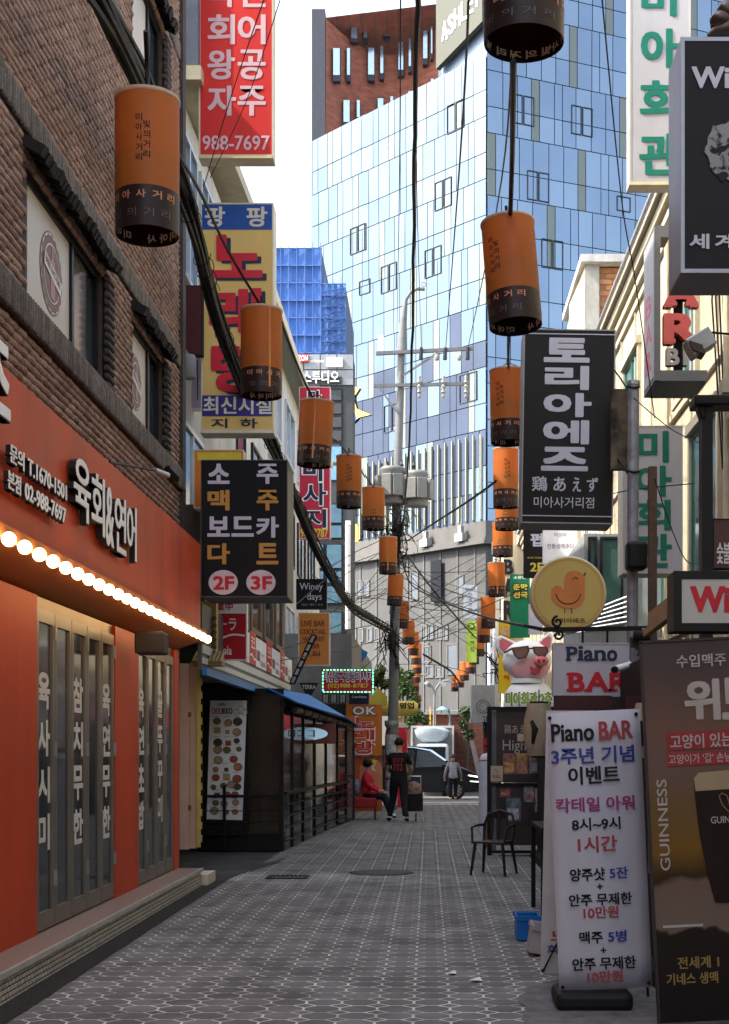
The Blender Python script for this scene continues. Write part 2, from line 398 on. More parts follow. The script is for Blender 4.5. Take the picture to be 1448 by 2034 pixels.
# eyebrow canopies of dark tiles over windows
em = []
for a, c_, d, e in OPEN:
    y = a - .12
    while y < c_ + .12:
        em.append(Matrix.Translation((XB + .04 + random.uniform(-.012, .012), y, e + .10 + random.uniform(-.012, .012))) @ Matrix.Rotation(R(28), 4, 'Y') @ Matrix.Rotation(random.uniform(-.05, .05), 4, 'X') @ Matrix.Diagonal((.22, .056, .075, 1)))
        y += .066
pieces(bb, 'eyebrow_tile', BOX, em, mat('dark_tile', (0.018, 0.015, 0.014), 0.7, var=.3, isl=.3), 300)
frm = mat('window_frame_dark', (0.022, 0.022, 0.026), 0.4, .2)
film = mat('frosted_film', (0.55, 0.50, 0.42), 0.35, var=.06, scale=1.2)
for i, (a, c_, d, e) in enumerate(OPEN):
    b = MB(); X = XB - .045; t_ = .05
    b.box(X - .06, X, a, c_, d, d + t_); b.box(X - .06, X, a, c_, e - t_, e); b.box(X - .06, X, a, a + .14, d + t_, e - t_); b.box(X - .06, X, c_ - t_, c_, d + t_, e - t_)
    w = b.build('window', frm, bb)
    mid = a + (c_ - a) * .62
    b = MB(); b.box(X - .04, X - .02, a + .14, mid - .03, d + t_, e - t_); b.build('film_pane', film, w)
    b = MB(); b.box(X - .05, X - .03, mid + .03, c_ - .3, d + t_, e - t_); b.build('pane', mat('brown_glass', (0.10, .09, .08), .15, .1), w)
    b = MB(); b.box(X - .06, X - .04, c_ - .3, c_ - t_, d + t_, e - t_); b.build('pane', glassd, w)
    b = MB(); b.box(X - .055, X + .004, mid - .03, mid + .03, d + t_, e - t_); b.build('mullion', frm, w)
    if i < 2:
        yc_, zc_ = (10.52, 5.12) if i == 0 else (13.56, 5.1); rr = .31 if i == 0 else .27
        def disc(r, n=36, sc_=0): return [(r * (1 + (sc_ if k % 2 else 0)) * math.cos(2 * math.pi * k / n), r * (1 + (sc_ if k % 2 else 0)) * math.sin(2 * math.pi * k / n)) for k in range(n)]
        pal = mat('logo_cream', (.75, .72, .64), .5); bro = mat('logo_brown', (.20, .12, .12), .5); pin = mat('logo_pink', (.42, .22, .22), .5)
        for q, (r__, mm, s_) in enumerate(((1, bro, 0), (.96, pal, 0), (.9, bro, .06), (.72, pal, 0), (.68, bro, 0))):
            b = MB(); b.add([(X - .016 + q * .002, yc_ + p, zc_ + q2) for p, q2 in disc(rr * r__, 36, s_)], [tuple(range(36))]); b.build('logo_disc', mm, w)
        b = MB(); b.box(X - .006, X - .004, yc_ - .06, yc_ + .06, zc_ - .2 * rr / .31, zc_ + .1); b.box(X - .006, X - .004, yc_ - .025, yc_ + .025, zc_ + .1, zc_ + .19 * rr / .31); b.build('bottle_mark', pin, w)
        b = MB(); b.obox((X - .002, yc_, zc_), (0, rr * .74, -rr * .18), (0, .012, .05), (.001, 0, 0)); b.build('logo_ribbon', pal, w)
        b = MB(); b.text('BEER FACTORY', (X + .001, yc_ - rr * .68, zc_ + rr * .1), (0, 1, -.24), (0, .24, 1), rr * 1.36, .055, .02); b.build('lettering', bro, w)

# ------------------------------------------------------------------ ORANGE RESTAURANT FRONT
org_ = mat('orange_paint', (0.52, 0.058, 0.014), 0.5, var=0.10, scale=2.0, dirt=0.35, spec=.2, bump=.15, bscale=3)
orgf = mat('orange_fascia', (0.50, 0.062, 0.018), 0.45, var=0.12, scale=1.5, dirt=0.4, spec=.2, bump=.15, bscale=2.5)
sf = T('restaurant_front', 'orange restaurant front with folding glass doors and a row of lit bulbs', 'shopfront', (-2.8, 12, 0))
b = MB(); b.box(-2.80, -2.50, 2.0, 15.24, 2.80, 3.76); b.build('fascia', orgf, sf)
b = MB(); b.prism([(-2.80, 2.60), (-2.46, 2.71), (-2.43, 2.71), (-2.43, 2.80), (-2.50, 2.80), (-2.80, 2.80)], (0, 2, 0), (1, 0, 0), (0, 0, 1), (0, 13.27, 0)); b.build('light_trough', mat('amber_trough', (0.36, .11, .015), .5, var=.08), sf)
bulbm = mat('lit_bulb', (1.0, .85, .62), .3, emit=4.2, var=0, ecol=(1, .60, .26))
y = 5.4; i = 0
me = None
while y < 15.2:
    c = (-2.385, y, 2.70)
    if me is None:
        b = MB(); b.ball((0, 0, 0), .042, 16, 10); o = b.build('light_bulb', bulbm, None, smooth=True); me = o.data; o.parent = sf; o.location = Vector(c) - ORG[sf.name]
    else:
        o = bpy.data.objects.new('light_bulb', me); col.objects.link(o); o.parent = sf; o.location = Vector(c) - ORG[sf.name]
    y += .31
b = MB(); b.box(-2.80, -2.735, 4.0, 9.69, .2, 2.585); b.build('pillar', org_, sf)
b = MB(); b.box(-2.80, -2.735, 12.12, 13.08, .2, 2.585); b.build('pillar', org_, sf)
b = MB(); b.box(-2.80, -2.735, 14.95, 15.22, .2, 2.585); b.build('pillar', org_, sf)
b = MB(); b.box(-2.80, -2.765, 9.69, 12.12, 2.50, 2.59); b.box(-2.80, -2.765, 13.08, 14.95, 2.50, 2.59); b.build('lintel', mat('bronze', (.17, .12, .075), .4, .5), sf)
dfr = mat('door_frame_bronze', (.20, .175, .145), .38, .45, var=.12)
for (ya, yb, n) in ((9.70, 12.11, 5), (13.09, 14.94, 4)):
    w_ = (yb - ya) / n
    for k in range(n):
        a, c_ = ya + k * w_ + .008, ya + (k + 1) * w_ - .008; X = -2.782
        b = MB(); b.box(X, X + .04, a, a + .055, .215, 2.50); b.box(X, X + .04, c_ - .055, c_, .215, 2.50); b.box(X, X + .04, a + .055, c_ - .055, .215, .34); b.box(X, X + .04, a + .055, c_ - .055, 2.41, 2.50)
        d = b.build('door', dfr, sf)
        b = MB(); b.box(X + .012, X + .022, a + .055, c_ - .055, .34, 2.41); b.build('glass', glassd, d)
        if k % 2 == 0:
            for hz in (.5, 1.45, 2.3): b = MB(); b.box(X + .04, X + .052, c_ - .02, c_ + .03, hz, hz + .11); b.build('hinge', steel, d)
lets = mat('vinyl_white', (.62, .60, .55), .6, var=.05)
b = MB()
def vtext(b, s, yc_, w, ztop, pitch, X, h):
    for k, ch in enumerate(s): b.text(ch, (X, yc_ - w / 2, ztop - k * pitch - h), (0, 1, 0), (0, 0, 1), w, h, .09)
Xg = -2.782 + .0245
vtext(b, '육사시미', 9.94, .30, 2.05, .34, Xg, .25)
vtext(b, '참치무한', 10.91, .30, 2.06, .345, Xg, .26)
vtext(b, '육연무한', 11.87, .28, 2.06, .35, Xg, .26)
vtext(b, '육연초밥', 13.32, .25, 2.08, .36, Xg, .26)
vtext(b, '골뚜꾸미', 14.25, .25, 2.10, .36, Xg, .26)
b.build('door_lettering', lets, sf)
whl = mat('letter_white', (.80, .80, .80), .35, .0, var=.03); blk_ = mat('letter_return', (.02, .02, .022), .4)
def fasc(s, y0, y1, z0, z1, wt, ext=.05, shear=0.0):
    b = MB(); b.text(s, (-2.43, y0, z0), (0, 1, 0), (0, 0, 1), y1 - y0, z1 - z0, wt, .004, shear=shear); b.build('channel_letter', whl, sf)
    b = MB(); b.text(s, (-2.436, y0 + .006, z0 - .006), (0, 1, 0), (0, 0, 1), y1 - y0 + .01, z1 - z0 + .005, wt + .008, ext, shear=shear); b.build('letter_return', blk_, sf)
y = 9.52
for ch, w, dz in (('육', .46, .02), ('회', .40, .0), ('&', .26, -.04), ('연', .40, -.04), ('어', .36, -.03)):
    fasc(ch, y, y + w, 3.10 + dz, 3.53 + dz * .6, .02); y += w + .04
fasc('T.1670-1501', 8.42, 9.32, 3.18, 3.28, .03, .03)
fasc('02-988-7697', 8.36, 9.30, 3.02, 3.12, .03, .03)
fasc('문의', 8.06, 8.34, 3.18, 3.29, .03, .03); fasc('본점', 8.02, 8.27, 3.02, 3.13, .03, .03)
fasc('초', 7.55, 8.05, 3.42, 3.90, .05, .05)
# spotlight arm over fascia, speaker under soffit
t = T('spotlight', 'black spotlight on a thin arm above the orange fascia', 'light', W(330, 940, 13.6))
b = MB(); b.tube([W(218, 918, 11.0), W(312, 935, 13.4)], .011); b.build('arm', black, t)
b = MB(); b.tube([W(308, 933, 13.3), W(333, 944, 13.7)], [.022, .03], 12); b.build('lamp_head', alu, t)
b = MB(); b.tube([W(332, 930, 13.8), W(348, 950, 13.9), W(352, 958, 13.9)], [.04, .06, .03], 8); b.build('ballast', black, t)
b = MB(); b.box(-2.62, -2.36, 12.35, 12.62, 2.36, 2.56)
sp = b.build('loudspeaker', mat('speaker_brown', (.045, .034, .028), .6), None, bevel=.02); setp(sp, 'brown box loudspeaker mounted under the bulbs at the orange pillar', 'loudspeaker')
# step with mosaic
st = T('entrance_step', 'long low step with checkered mosaic front below the folding doors', 'step', (-2.6, 10, 0))
b = MB(); b.box(-2.80, -2.50, 2.0, 15.2, 0.0, .185); b.build('riser', mat('step_stone', (.25, .22, .18), .7), st)
ms = bpy.data.materials.new('mosaic'); ms.use_nodes = True; N = ms.node_tree.nodes; L = ms.node_tree.links; bs = N['Principled BSDF']; bs.inputs['Roughness'].default_value = .35
tc = N.new('ShaderNodeTexCoord'); ck = N.new('ShaderNodeTexBrick'); ck.offset = .5; ck.inputs['Scale'].default_value = 1
ck.inputs['Brick Width'].default_value = .07; ck.inputs['Row Height'].default_value = .034; ck.inputs['Mortar Size'].default_value = .006; ck.inputs['Mortar Smooth'].default_value = .8
ck.inputs['Color1'].default_value = (.66, .61, .49, 1); ck.inputs['Color2'].default_value = (.48, .43, .33, 1); ck.inputs['Mortar'].default_value = (.045, .04, .032, 1)
sx = N.new('ShaderNodeSeparateXYZ'); cx = N.new('ShaderNodeCombineXYZ'); L.new(tc.outputs['Object'], sx.inputs[0]); L.new(sx.outputs['Y'], cx.inputs['X']); 
ad = N.new('ShaderNodeMath'); ad.operation = 'ADD'; L.new(sx.outputs['Z'], ad.inputs[0]); L.new(sx.outputs['X'], ad.inputs[1]); L.new(ad.outputs[0], cx.inputs['Y'])
L.new(cx.outputs[0], ck.inputs['Vector']); L.new(ck.outputs['Color'], bs.inputs['Base Color'])
bp = N.new('ShaderNodeBump'); bp.inputs['Strength'].default_value = .8; bp.inputs['Distance'].default_value = .01; L.new(ck.outputs['Fac'], bp.inputs['Height']); bp.invert = True; L.new(bp.outputs[0], bs.inputs['Normal'])
b = MB(); b.box(-2.50, -2.488, 2.0, 15.18, 0.0, .178); b.build('mosaic_front', ms, st)
b = MB(); b.box(-2.80, -2.47, 2.0, 15.2, .178, .2); b.build('tread', mat('pink_tread', (.27, .19, .16), .5, var=.2, scale=30, bump=.4), st)
b = MB(); b.box(-2.485, -2.465, 2.0, 15.21, .165, .203); b.build('nosing', mat('stone_edge', (.42, .40, .36), .5, var=.15), st)
b = MB(); b.box(-2.9, -2.42, 15.25, 15.8, 0, .12); b.box(-2.86, -2.55, 15.3, 15.7, .12, .135)
setp(b.build('doorstep', [cream]), 'cream tiled doorstep with red mat past the end of the mosaic step', 'step')
# interior lamp glow seen in door glass: hanging lamp
# ------------------------------------------------------------------ signs helper
def face_mat(name, rgb, **k): return mat(name, rgb, k.pop('rough', .45), **{**dict(spec=.15, var=.05, scale=2.5, dirt=.15), **k})
def lightbox(name, label, cat, px0, py0, px1, py1, Y, dep, fm, cm, fr=.03, group=None):
    p, q = W(px0, py1, Y), W(px1, py0, Y)
    t = T(name, label, cat, ((p.x + q.x) / 2, Y, p.z), group)
    b = MB(); b.box(p.x, q.x, Y + .012, Y + dep, p.z, q.z)
    b.build('casing', cm, t, bevel=.008)
    b = MB(); b.box(p.x, q.x, Y, Y + .012, p.z, p.z + fr); b.box(p.x, q.x, Y, Y + .012, q.z - fr, q.z); b.box(p.x, p.x + fr, Y, Y + .012, p.z + fr, q.z - fr); b.box(q.x - fr, q.x, Y, Y + .012, p.z + fr, q.z - fr)
    b.build('frame', cm, t)
    b = MB(); b.box(p.x + fr, q.x - fr, Y + .004, Y + .0115, p.z + fr, q.z - fr); b.build('face', fm, t)
    return t
def letters(t, items, Y, m, name='lettering', weight=.03, ext=0.0):
    b = MB()
    for it in items: b.ptxt(it[0], *it[1:5], Y, it[5] if len(it) > 5 else weight, ext)
    return b.build(name, m, t)
def grp_text(t, items, Y, m, outline=None, ow=.07, weight=.03, shadow=None, name='lettering'):
    if shadow is not None: letters(t, [(i[0], i[1] + shadow[1], i[2] + shadow[2], i[3] + shadow[1], i[4] + shadow[2]) for i in items], Y + .003, shadow[0], 'letter_shadow', ow)
    if outline is not None: letters(t, [(i[0], i[1] - 1.5, i[2] - 1.5, i[3] + 1.5, i[4] + 1.5) for i in items], Y + .0015, outline, 'letter_outline', ow)
    return letters(t, items, Y, m, name, weight)

wall_l = mat('light_render', (.50, .48, .43), .8, var=.1, scale=1.5, bump=.2, dirt=.35)
# ------------------------------------------------------------------ LEFT ROW BEHIND
XL = -3.05
t = T('plaster_building', 'cream rendered building behind the brick one, under a slanted eave', 'building', (-6, 19, 0))
b = MB(); b.box(-9, XL, 16.62, 22.0, 3.22, 9.6); b.box(-9, -4.7, 16.62, 22.0, 0, 3.22); b.build('wall', wall_l, t)
b = MB()
b.prism([(16.6, 9.55), (22.4, 9.95), (22.4, 10.12), (16.6, 9.72)], (-9, 0, 0), (0, 1, 0), (0, 0, 1), (6.28, 0, 0)); b.build('eave', mat('eave_tan', (.42, .38, .28), .7, dirt=.2), t)
for k, (ya, yb, za, zb) in enumerate(((17.0, 18.1, 7.4, 9.2), (18.4, 19.6, 7.4, 9.2), (19.9, 21.4, 7.4, 9.2), (17.0, 18.6, 4.0, 5.6), (19.2, 21.4, 4.0, 5.6))):
    b = MB(); b.box(XL, XL + .05, ya, yb, za, za + .06); b.box(XL, XL + .05, ya, yb, zb - .06, zb); b.box(XL, XL + .05, ya, ya + .06, za + .06, zb - .06); b.box(XL, XL + .05, yb - .06, yb, za + .06, zb - .06); b.box(XL, XL + .045, (ya + yb) / 2 - .03, (ya + yb) / 2 + .03, za + .06, zb - .06)
    w = b.build('window', alu, t); b = MB(); b.box(XL + .003, XL + .02, ya + .06, yb - .06, za + .06, zb - .06); b.build('pane', glassb, w)
XE = -3.36
t = T('eaved_building', 'pale panelled building with a green-grey soffit behind the karaoke sign', 'building', (-6, 33, 0))
b = MB(); b.box(-10, XE, 22.5, 43, 2.6, 10.36); b.box(-10, -4.7, 22.5, 43, -.3, 2.6); b.build('wall', mat('pale_panel_wall', (.56, .55, .50), .75, var=.1, scale=.9, dirt=.4), t)
b = MB(); b.box(-10, XE + .36, 26.2, 43.2, 10.36, 10.48); b.build('soffit', mat('soffit_green', (.20, .23, .20), .7), t)
b = MB(); b.box(XE + .36, XE + .41, 26.1, 43.2, 10.3, 10.52); b.build('gutter', cream, t)
for fl in range(3):
    for k in range(6):
        ya = 23.2 + k * 3.1; yb = ya + 2.1; za = 3.6 + fl * 2.4; zb = za + 1.35
        b = MB(); b.box(XE, XE + .05, ya, yb, za, za + .06); b.box(XE, XE + .05, ya, yb, zb - .06, zb); b.box(XE, XE + .05, ya, ya + .06, za + .06, zb - .06); b.box(XE, XE + .05, yb - .06, yb, za + .06, zb - .06); b.box(XE, XE + .045, (ya + yb) / 2 - .03, (ya + yb) / 2 + .03, za + .06, zb - .06)
        w = b.build('window', frm if fl % 2 else alu, t); b = MB(); b.box(XE + .003, XE + .02, ya + .06, yb - .06, za + .06, zb - .06); b.build('pane', glassb, w)
b = MB(); b.tube([(XE + .1, 29.2, 3), (XE + .1, 29.2, 10.5)], .05); b.build('downpipe', cream, t)
# narrow building with brown framed windows above the OKKI fascia (second floor)
t = T('brown_shop_building', 'small building with brown framed sash windows above the striped fascia', 'building', (-5, 21, 0))
b = MB(); b.box(-6, -2.72, 16.9, 26.4, 3.22, 4.5); b.build('wall', mat('brown_cladding', (.10, .075, .06), .6, dirt=.3), t)
for (pa, pb) in ((472, 492), (497, 518), (523, 541), (546, 560)):
    ya, yb = YX(pa, -2.70), YX(pb, -2.70)
    b = MB(); b.box(-2.72, -2.67, ya, ya + .1, 3.3, 4.4); b.box(-2.72, -2.67, yb - .1, yb, 3.3, 4.4); b.box(-2.72, -2.67, ya + .1, yb - .1, 3.3, 3.38); b.box(-2.72, -2.67, ya + .1, yb - .1, 4.32, 4.4)
    w = b.build('window', mat('brown_frame', (.16, .11, .075), .5), t); b = MB(); b.box(-2.718, -2.70, ya + .1, yb - .1, 3.38, 4.32); b.build('pane', glassd, w)

# ------------------------------------------------------------------ LEFT HANGING SIGNS
red = face_mat('sign_red', (.60, .035, .03)); redd = face_mat('sign_crimson', (.50, .02, .035)); navy = mat('letter_navy', (.012, .02, .055), .4)
pinkw = mat('letter_pale_pink', (.62, .42, .45), .4, var=.03); lw = mat('letter_lavender', (.55, .53, .66), .4, var=.03)
t = lightbox('vertical_sign', 'tall red sign with pale letters and phone number 988-7697', 'sign', 395, -120, 544, 314, 16.8, .24, red, cream, .02)
b = MB(); b.rect(397, 306, 542, 313, 16.79, .009); b.build('bottom_rail', mat('yellowed_trim', (.60, .52, .30), .6), t)
grp_text(t, [('회', 414, 28, 466, 86), ('어', 474, 28, 527, 86), ('왕', 414, 98, 466, 156), ('공', 474, 98, 527, 156), ('자', 414, 170, 468, 228), ('주', 474, 170, 527, 228), ('연', 474, -45, 527, 12), ('육', 414, -45, 466, 12), ('988-7697', 403, 268, 536, 297, .02)], 16.8, pinkw, None, weight=.05)
t = lightbox('vertical_sign', 'tall karaoke sign, big red letters on yellow with blue bands', 'sign', 400, 402, 544, 856, 17.4, .36, face_mat('sign_yellow', (.66, .45, .15)), cream, .02)
b = MB(); b.rect(402, 405, 541, 455, 17.398, .004); b.build('band', mat('band_blue', (.012, .07, .30), .35), t)
b = MB(); b.rect(402, 785, 541, 826, 17.398, .004); b.build('band', mat('band_indigo', (.03, .025, .20), .35), t)
b = MB(); b.rect(398, 853, 544, 860, 17.395, .3); b.build('bottom_rail', cream, t)
letters(t, [('팡', 408, 410, 447, 449), ('팡', 491, 410, 531, 449)], 17.394, mat('letter_cream', (.62, .58, .50), .4), weight=.05)
grp_text(t, [('노', 424, 468, 518, 548), ('래', 420, 574, 516, 662), ('방', 424, 684, 516, 776)], 17.390, mat('letter_red', (.52, .015, .03), .35), None, weight=.09, shadow=(navy, 9, 6))
letters(t, [('최신시설', 405, 788, 540, 822)], 17.392, mat('letter_cream', (.6, .58, .5), .4), weight=.04)
letters(t, [('지', 420, 831, 452, 850), ('하', 478, 831, 512, 850)], 17.396, navy, weight=.05)
t = lightbox('vertical_sign', 'black bar sign with white and amber letters and two round floor marks', 'sign', 399, 913, 572, 1186, 15.6, .7, face_mat('sign_black', (.014, .013, .017)), mat('sign_case_black', (.10, .095, .09), .5), .008)
amb = mat('letter_amber', (.50, .25, .055), .4, var=.04)
letters(t, [('소', 415, 922, 455, 960), ('주', 512, 922, 552, 960), ('보', 414, 1027, 455, 1065), ('드', 462, 1027, 503, 1065), ('카', 511, 1027, 553, 1067)], 15.598, lw, weight=.075)
letters(t, [('맥', 414, 974, 455, 1013), ('주', 512, 974, 552, 1013), ('다', 414, 1080, 456, 1120), ('트', 512, 1080, 552, 1120)], 15.598, amb, weight=.075)
for cx_ in (444, 519):
    c = W(cx_, 1157, 15.596); b = MB(); b.add([(c.x + .165 * math.cos(2 * math.pi * k / 40), c.y, c.z + .14 * math.sin(2 * math.pi * k / 40)) for k in range(40)], [tuple(reversed(range(40)))]); b.build('disc', mat('disc_pale', (.60, .50, .56), .4), t)
letters(t, [('2F', 425, 1145, 465, 1171)], 15.593, mat('letter_red', (0, 0, 0)), weight=.07); letters(t, [('3F', 500, 1145, 540, 1171)], 15.593, MATS['letter_red'], weight=.07)
t = lightbox('small_sign', 'orange and yellow sign peeping out behind the black bar sign', 'sign', 385, 893, 485, 1010, 16.6, .2, face_mat('sign_orange', (.72, .20, .03)), cream, .012)
b = MB(); b.rect(392, 898, 480, 914, 16.6, .003); b.build('band', mat('band_yellow', (.65, .50, .05), .4), t)
t = lightbox('small_sign', 'maroon sign panel half behind the karaoke sign', 'sign', 364, 566, 402, 704, 17.2, .15, face_mat('sign_maroon', (.06, .014, .016)), blackm, .01)
t = lightbox('small_sign', 'small lilac sign beside the bottom of the karaoke sign', 'sign', 374, 704, 402, 812, 17.9, .15, face_mat('sign_lilac', (.55, .50, .70)), white, .01)
b = MB(); b.rect(392, 715, 394, 795, 17.898, .003); b.build('mark', mat('letter_indigo', (.05, .05, .2), .4), t)
b = MB(); b.rect(357, -60, 395, 135, 16.7, .3); o = b.build('duct_box', mat('blue_grey_metal', (.09, .11, .15), .45, .4), None, bevel=.01); setp(o, 'blue-grey metal box on the wall beside the tall red sign', 'duct')
b = MB(); c = W(374, 735, 16.9); b.lathe([(.001, .0), (.09, 0), (.1, .02), (.1, .24), (.085, .28), (.001, .28)], (c.x, c.y, c.z - .1), 20); b.bar((c.x, c.y, c.z + .2), (c.x - .1, c.y, c.z + .35), .02)
setp(b.build('meter_can', mat('dull_grey', (.22, .22, .22), .6, dirt=.3), None, smooth=True), 'grey metal can with wires on the corner beside the lilac sign', 'electrical box')

# massage sign etc.
t = lightbox('vertical_sign', 'narrow red massage sign with dark white-edged letters behind the third lantern', 'sign', 595, 768, 657, 1070, 30.5, .25, face_mat('sign_crimson2', (.52, .03, .06)), mat('pink_trim', (.7, .45, .45), .5), .015)
grp_text(t, [('마', 613, 776, 638, 797), ('마', 604, 900, 648, 955), ('사', 604, 960, 648, 1003), ('지', 604, 1012, 648, 1048)], 30.49, navy, mat('letter_white', (0, 0, 0)), .1, .045)
letters(t, [('988-8787', 598, 1050, 652, 1067)], 30.49, mat('letter_yellow', (.70, .52, .06), .4), weight=.04)
t = lightbox('small_sign', 'small black wine bar sign with thin script letters', 'sign', 589, 1150, 650, 1210, 26.0, .15, face_mat('sign_black2', (.012, .013, .016)), black, .008)
letters(t, [('Winey', 596, 1158, 642, 1176, 0), ('days', 611, 1178, 640, 1196, 0)], 25.997, lw, weight=0); letters(t, [('와인 • 맥주 • 식사', 600, 1199, 642, 1204, 0)], 25.997, steel)
t = lightbox('vertical_sign', 'orange live bar cocktail sign hanging over the lane', 'sign', 593, 1217, 656, 1323, 25.0, .18, face_mat('sign_orange3', (.55, .21, .045)), mat('beige_trim', (.6, .5, .38), .5), .02)
letters(t, [('LIVE BAR', 599, 1233, 646, 1244), ('COCKTAIL', 597, 1250, 648, 1260), ('WHISKEY', 602, 1265, 646, 1274), ('BEER', 612, 1279, 636, 1288), ('- B1', 612, 1294, 636, 1303)], 24.997, mat('letter_brown', (.16, .03, .02), .5), weight=.035)
t = lightbox('led_sign', 'red massage shop sign with coloured running lights round the edge', 'sign', 640, 1329, 742, 1377, 31.0, .15, face_mat('sign_red4', (.42, .02, .025)), black, .012)
grp_text(t, [('미삼중국정통마사지', 644, 1335, 738, 1354)], 30.985, navy, MATS['letter_white'], .05, .01); letters(t, [('(02)988-8787', 652, 1358, 731, 1369)], 30.99, MATS['letter_yellow'], weight=.03)
b1, b2 = MB(), MB()
for k in range(15):
    for (bb_, py) in ((b1 if k % 2 else b2, 1331), (b2 if k % 2 else b1, 1375)): bb_.rect(643 + k * 6.8, py - 1, 646.5 + k * 6.8, py + 1, 30.985, .01)
for k in range(6):
    for (bb_, px) in ((b1 if k % 2 else b2, 642), (b2 if k % 2 else b1, 740)): bb_.rect(px - 1, 1335 + k * 6.8, px + 1, 1339 + k * 6.8, 30.985, .01)
b1.build('led_row', mat('led_cyan', (.1, .75, .8), .4, emit=1.2), t); b2.build('led_row', mat('led_green', (.15, .75, .2), .4, emit=.9), t)
t = T('karaoke_banner', 'orange karaoke banner with red Korean letters beside the seated woman', 'banner', W(723, 1500, 31.5))
b = MB(); b.rect(688, 1400, 758, 1501, 31.5, .03); b.build('cloth', face_mat('banner_orange', (.50, .15, .025)), t)
grp_text(t, [('노', 704, 1425, 742, 1447), ('래', 704, 1450, 742, 1470), ('방', 704, 1473, 742, 1498)], 31.49, MATS['letter_red'], MATS['letter_white'], .08, .05)
grp_text(t, [('OK', 702, 1404, 745, 1420)], 31.49, whl, navy, .1, .05)
t = T('karaoke_poster', 'red-orange poster with a star and arch behind the seated woman', 'poster', W(730, 1600, 31.6))
b = MB(); b.rect(706, 1503, 758, 1612, 31.6, .04); b.build('sheet', face_mat('poster_orange', (.42, .09, .03)), t)
c = W(737, 1530, 31.59); b = MB(); b.add([(c.x + .25 * math.cos(math.pi * k / 16), c.y, c.z + .25 * math.sin(math.pi * k / 16)) for k in range(17)] + [(c.x - .25, c.y, c.z - .5), (c.x + .25, c.y, c.z - .5)], [tuple(reversed(range(17))), (17, 18, 0, 16)]); b.build('arch', mat('poster_pink', (.52, .2, .1), .5), t)
b = MB(); c = W(742, 1514, 31.58); b.add([(c.x + (.1 if k % 2 == 0 else .04) * math.sin(math.pi * k / 5), c.y, c.z + (.1 if k % 2 == 0 else .04) * math.cos(math.pi * k / 5)) for k in range(10)], [tuple(range(10))]); b.build('star', MATS['letter_yellow'], t)
letters(t, [('K', 738, 1520, 745, 1532)], 31.58, whl)

# ------------------------------------------------------------------ OKKI FASCIA & TENT
fs = T('okki_front', 'striped first-floor fascia with red cola panels above the dark tent', 'shop fascia', (-2.6, 21, 2.4))
XO = -2.6; gdk = mat('fascia_grey', (.10, .10, .105), .5)
b = MB(); b.box(XO - .05, XO, 15.95, 26.2, 2.42, 3.20); b.build('board', gdk, fs)
b = MB(); b.box(XO, XO + .012, 15.95, 26.2, 2.62, 2.72); b.box(XO, XO + .012, 15.95, 26.2, 2.50, 2.57); b.build('stripe', mat('stripe_white', (.55, .58, .56), .5), fs)
b = MB(); b.box(XO, XO + .06, 15.95, 26.2, 2.36, 2.44); b.build('blue_edge', mat('tarp_blue', (.02, .17, .50), .45), fs)
for k in range(4):
    ya = 18.0 + k * 2.1; 
    b = MB(); b.box(XO, XO + .02, ya, ya + .72, 2.76, 3.24); p = b.build('cola_panel', redd, fs)
    b = MB(); b.text('코크', (XO + .023, ya + .14, 3.0), (0, 1, 0), (0, 0, 1), .44, .16, .03)
    for q in range(8): b.add([(XO + .023, ya + .09 * q, 2.86 + .03 * math.sin(q * .8)), (XO + .023, ya + .09 * (q + 1), 2.86 + .03 * math.sin(q * .8 + .8)), (XO + .023, ya + .09 * (q + 1), 2.89 + .03 * math.sin(q * .8 + .8)), (XO + .023, ya + .09 * q, 2.89 + .03 * math.sin(q * .8))], [(0, 1, 2, 3)])
    b.build('lettering', whl, p)
    b = MB(); b.box(XO, XO + .016, ya + .72, ya + 2.09, 2.76, 3.2); p = b.build('white_panel', white, fs)
    b = MB(); b.text('OKKI', (XO + .018, ya + .8, 2.86), (0, 1, 0), (0, 0, 1), .22, .16, .03); b.build('lettering', MATS['letter_red'], p)
    b = MB(); b.text('IKKO', (XO + .018, ya + 1.03, 2.86), (0, 1, 0), (0, 0, 1), .22, .16, .03); b.text('IZAKAYA', (XO + .018, ya + 1.35, 2.8), (0, 1, 0), (0, 0, 1), .6, .08, .02); b.text('오끼이꼬', (XO + .018, ya + 1.35, 2.95), (0, 1, 0), (0, 0, 1), .45, .05, 0); b.build('lettering', navy, p)
t = lightbox('cola_sign', 'red and white cola sign with Japanese letters above the striped fascia', 'sign', 408, 1198, 491, 1312, 17.6, .12, redd, white, .012)
b = MB(); b.rect(410, 1199, 489, 1218, 17.6, .003); b.rect(410, 1216, 489, 1219, 17.598, .003); b.build('band', white, t)
letters(t, [('業中', 430, 1197, 463, 1213)], 17.596, redd); letters(t, [('コーラ', 416, 1229, 470, 1252), ('Cola', 432, 1283, 461, 1301, .02)], 17.598, whl, weight=.02)
b = MB(); cc = [W(412 + 75 * u_ / 10, 1272 - 9 * (u_ / 10) + 3 * math.sin(u_ * .7), 17.598) for u_ in range(11)]
for p, q in zip(cc, cc[1:]): b.add([p, q, q + Vector((0, 0, .025)), p + Vector((0, 0, .025))], [(0, 1, 2, 3)])
b.build('wave', whl, t)
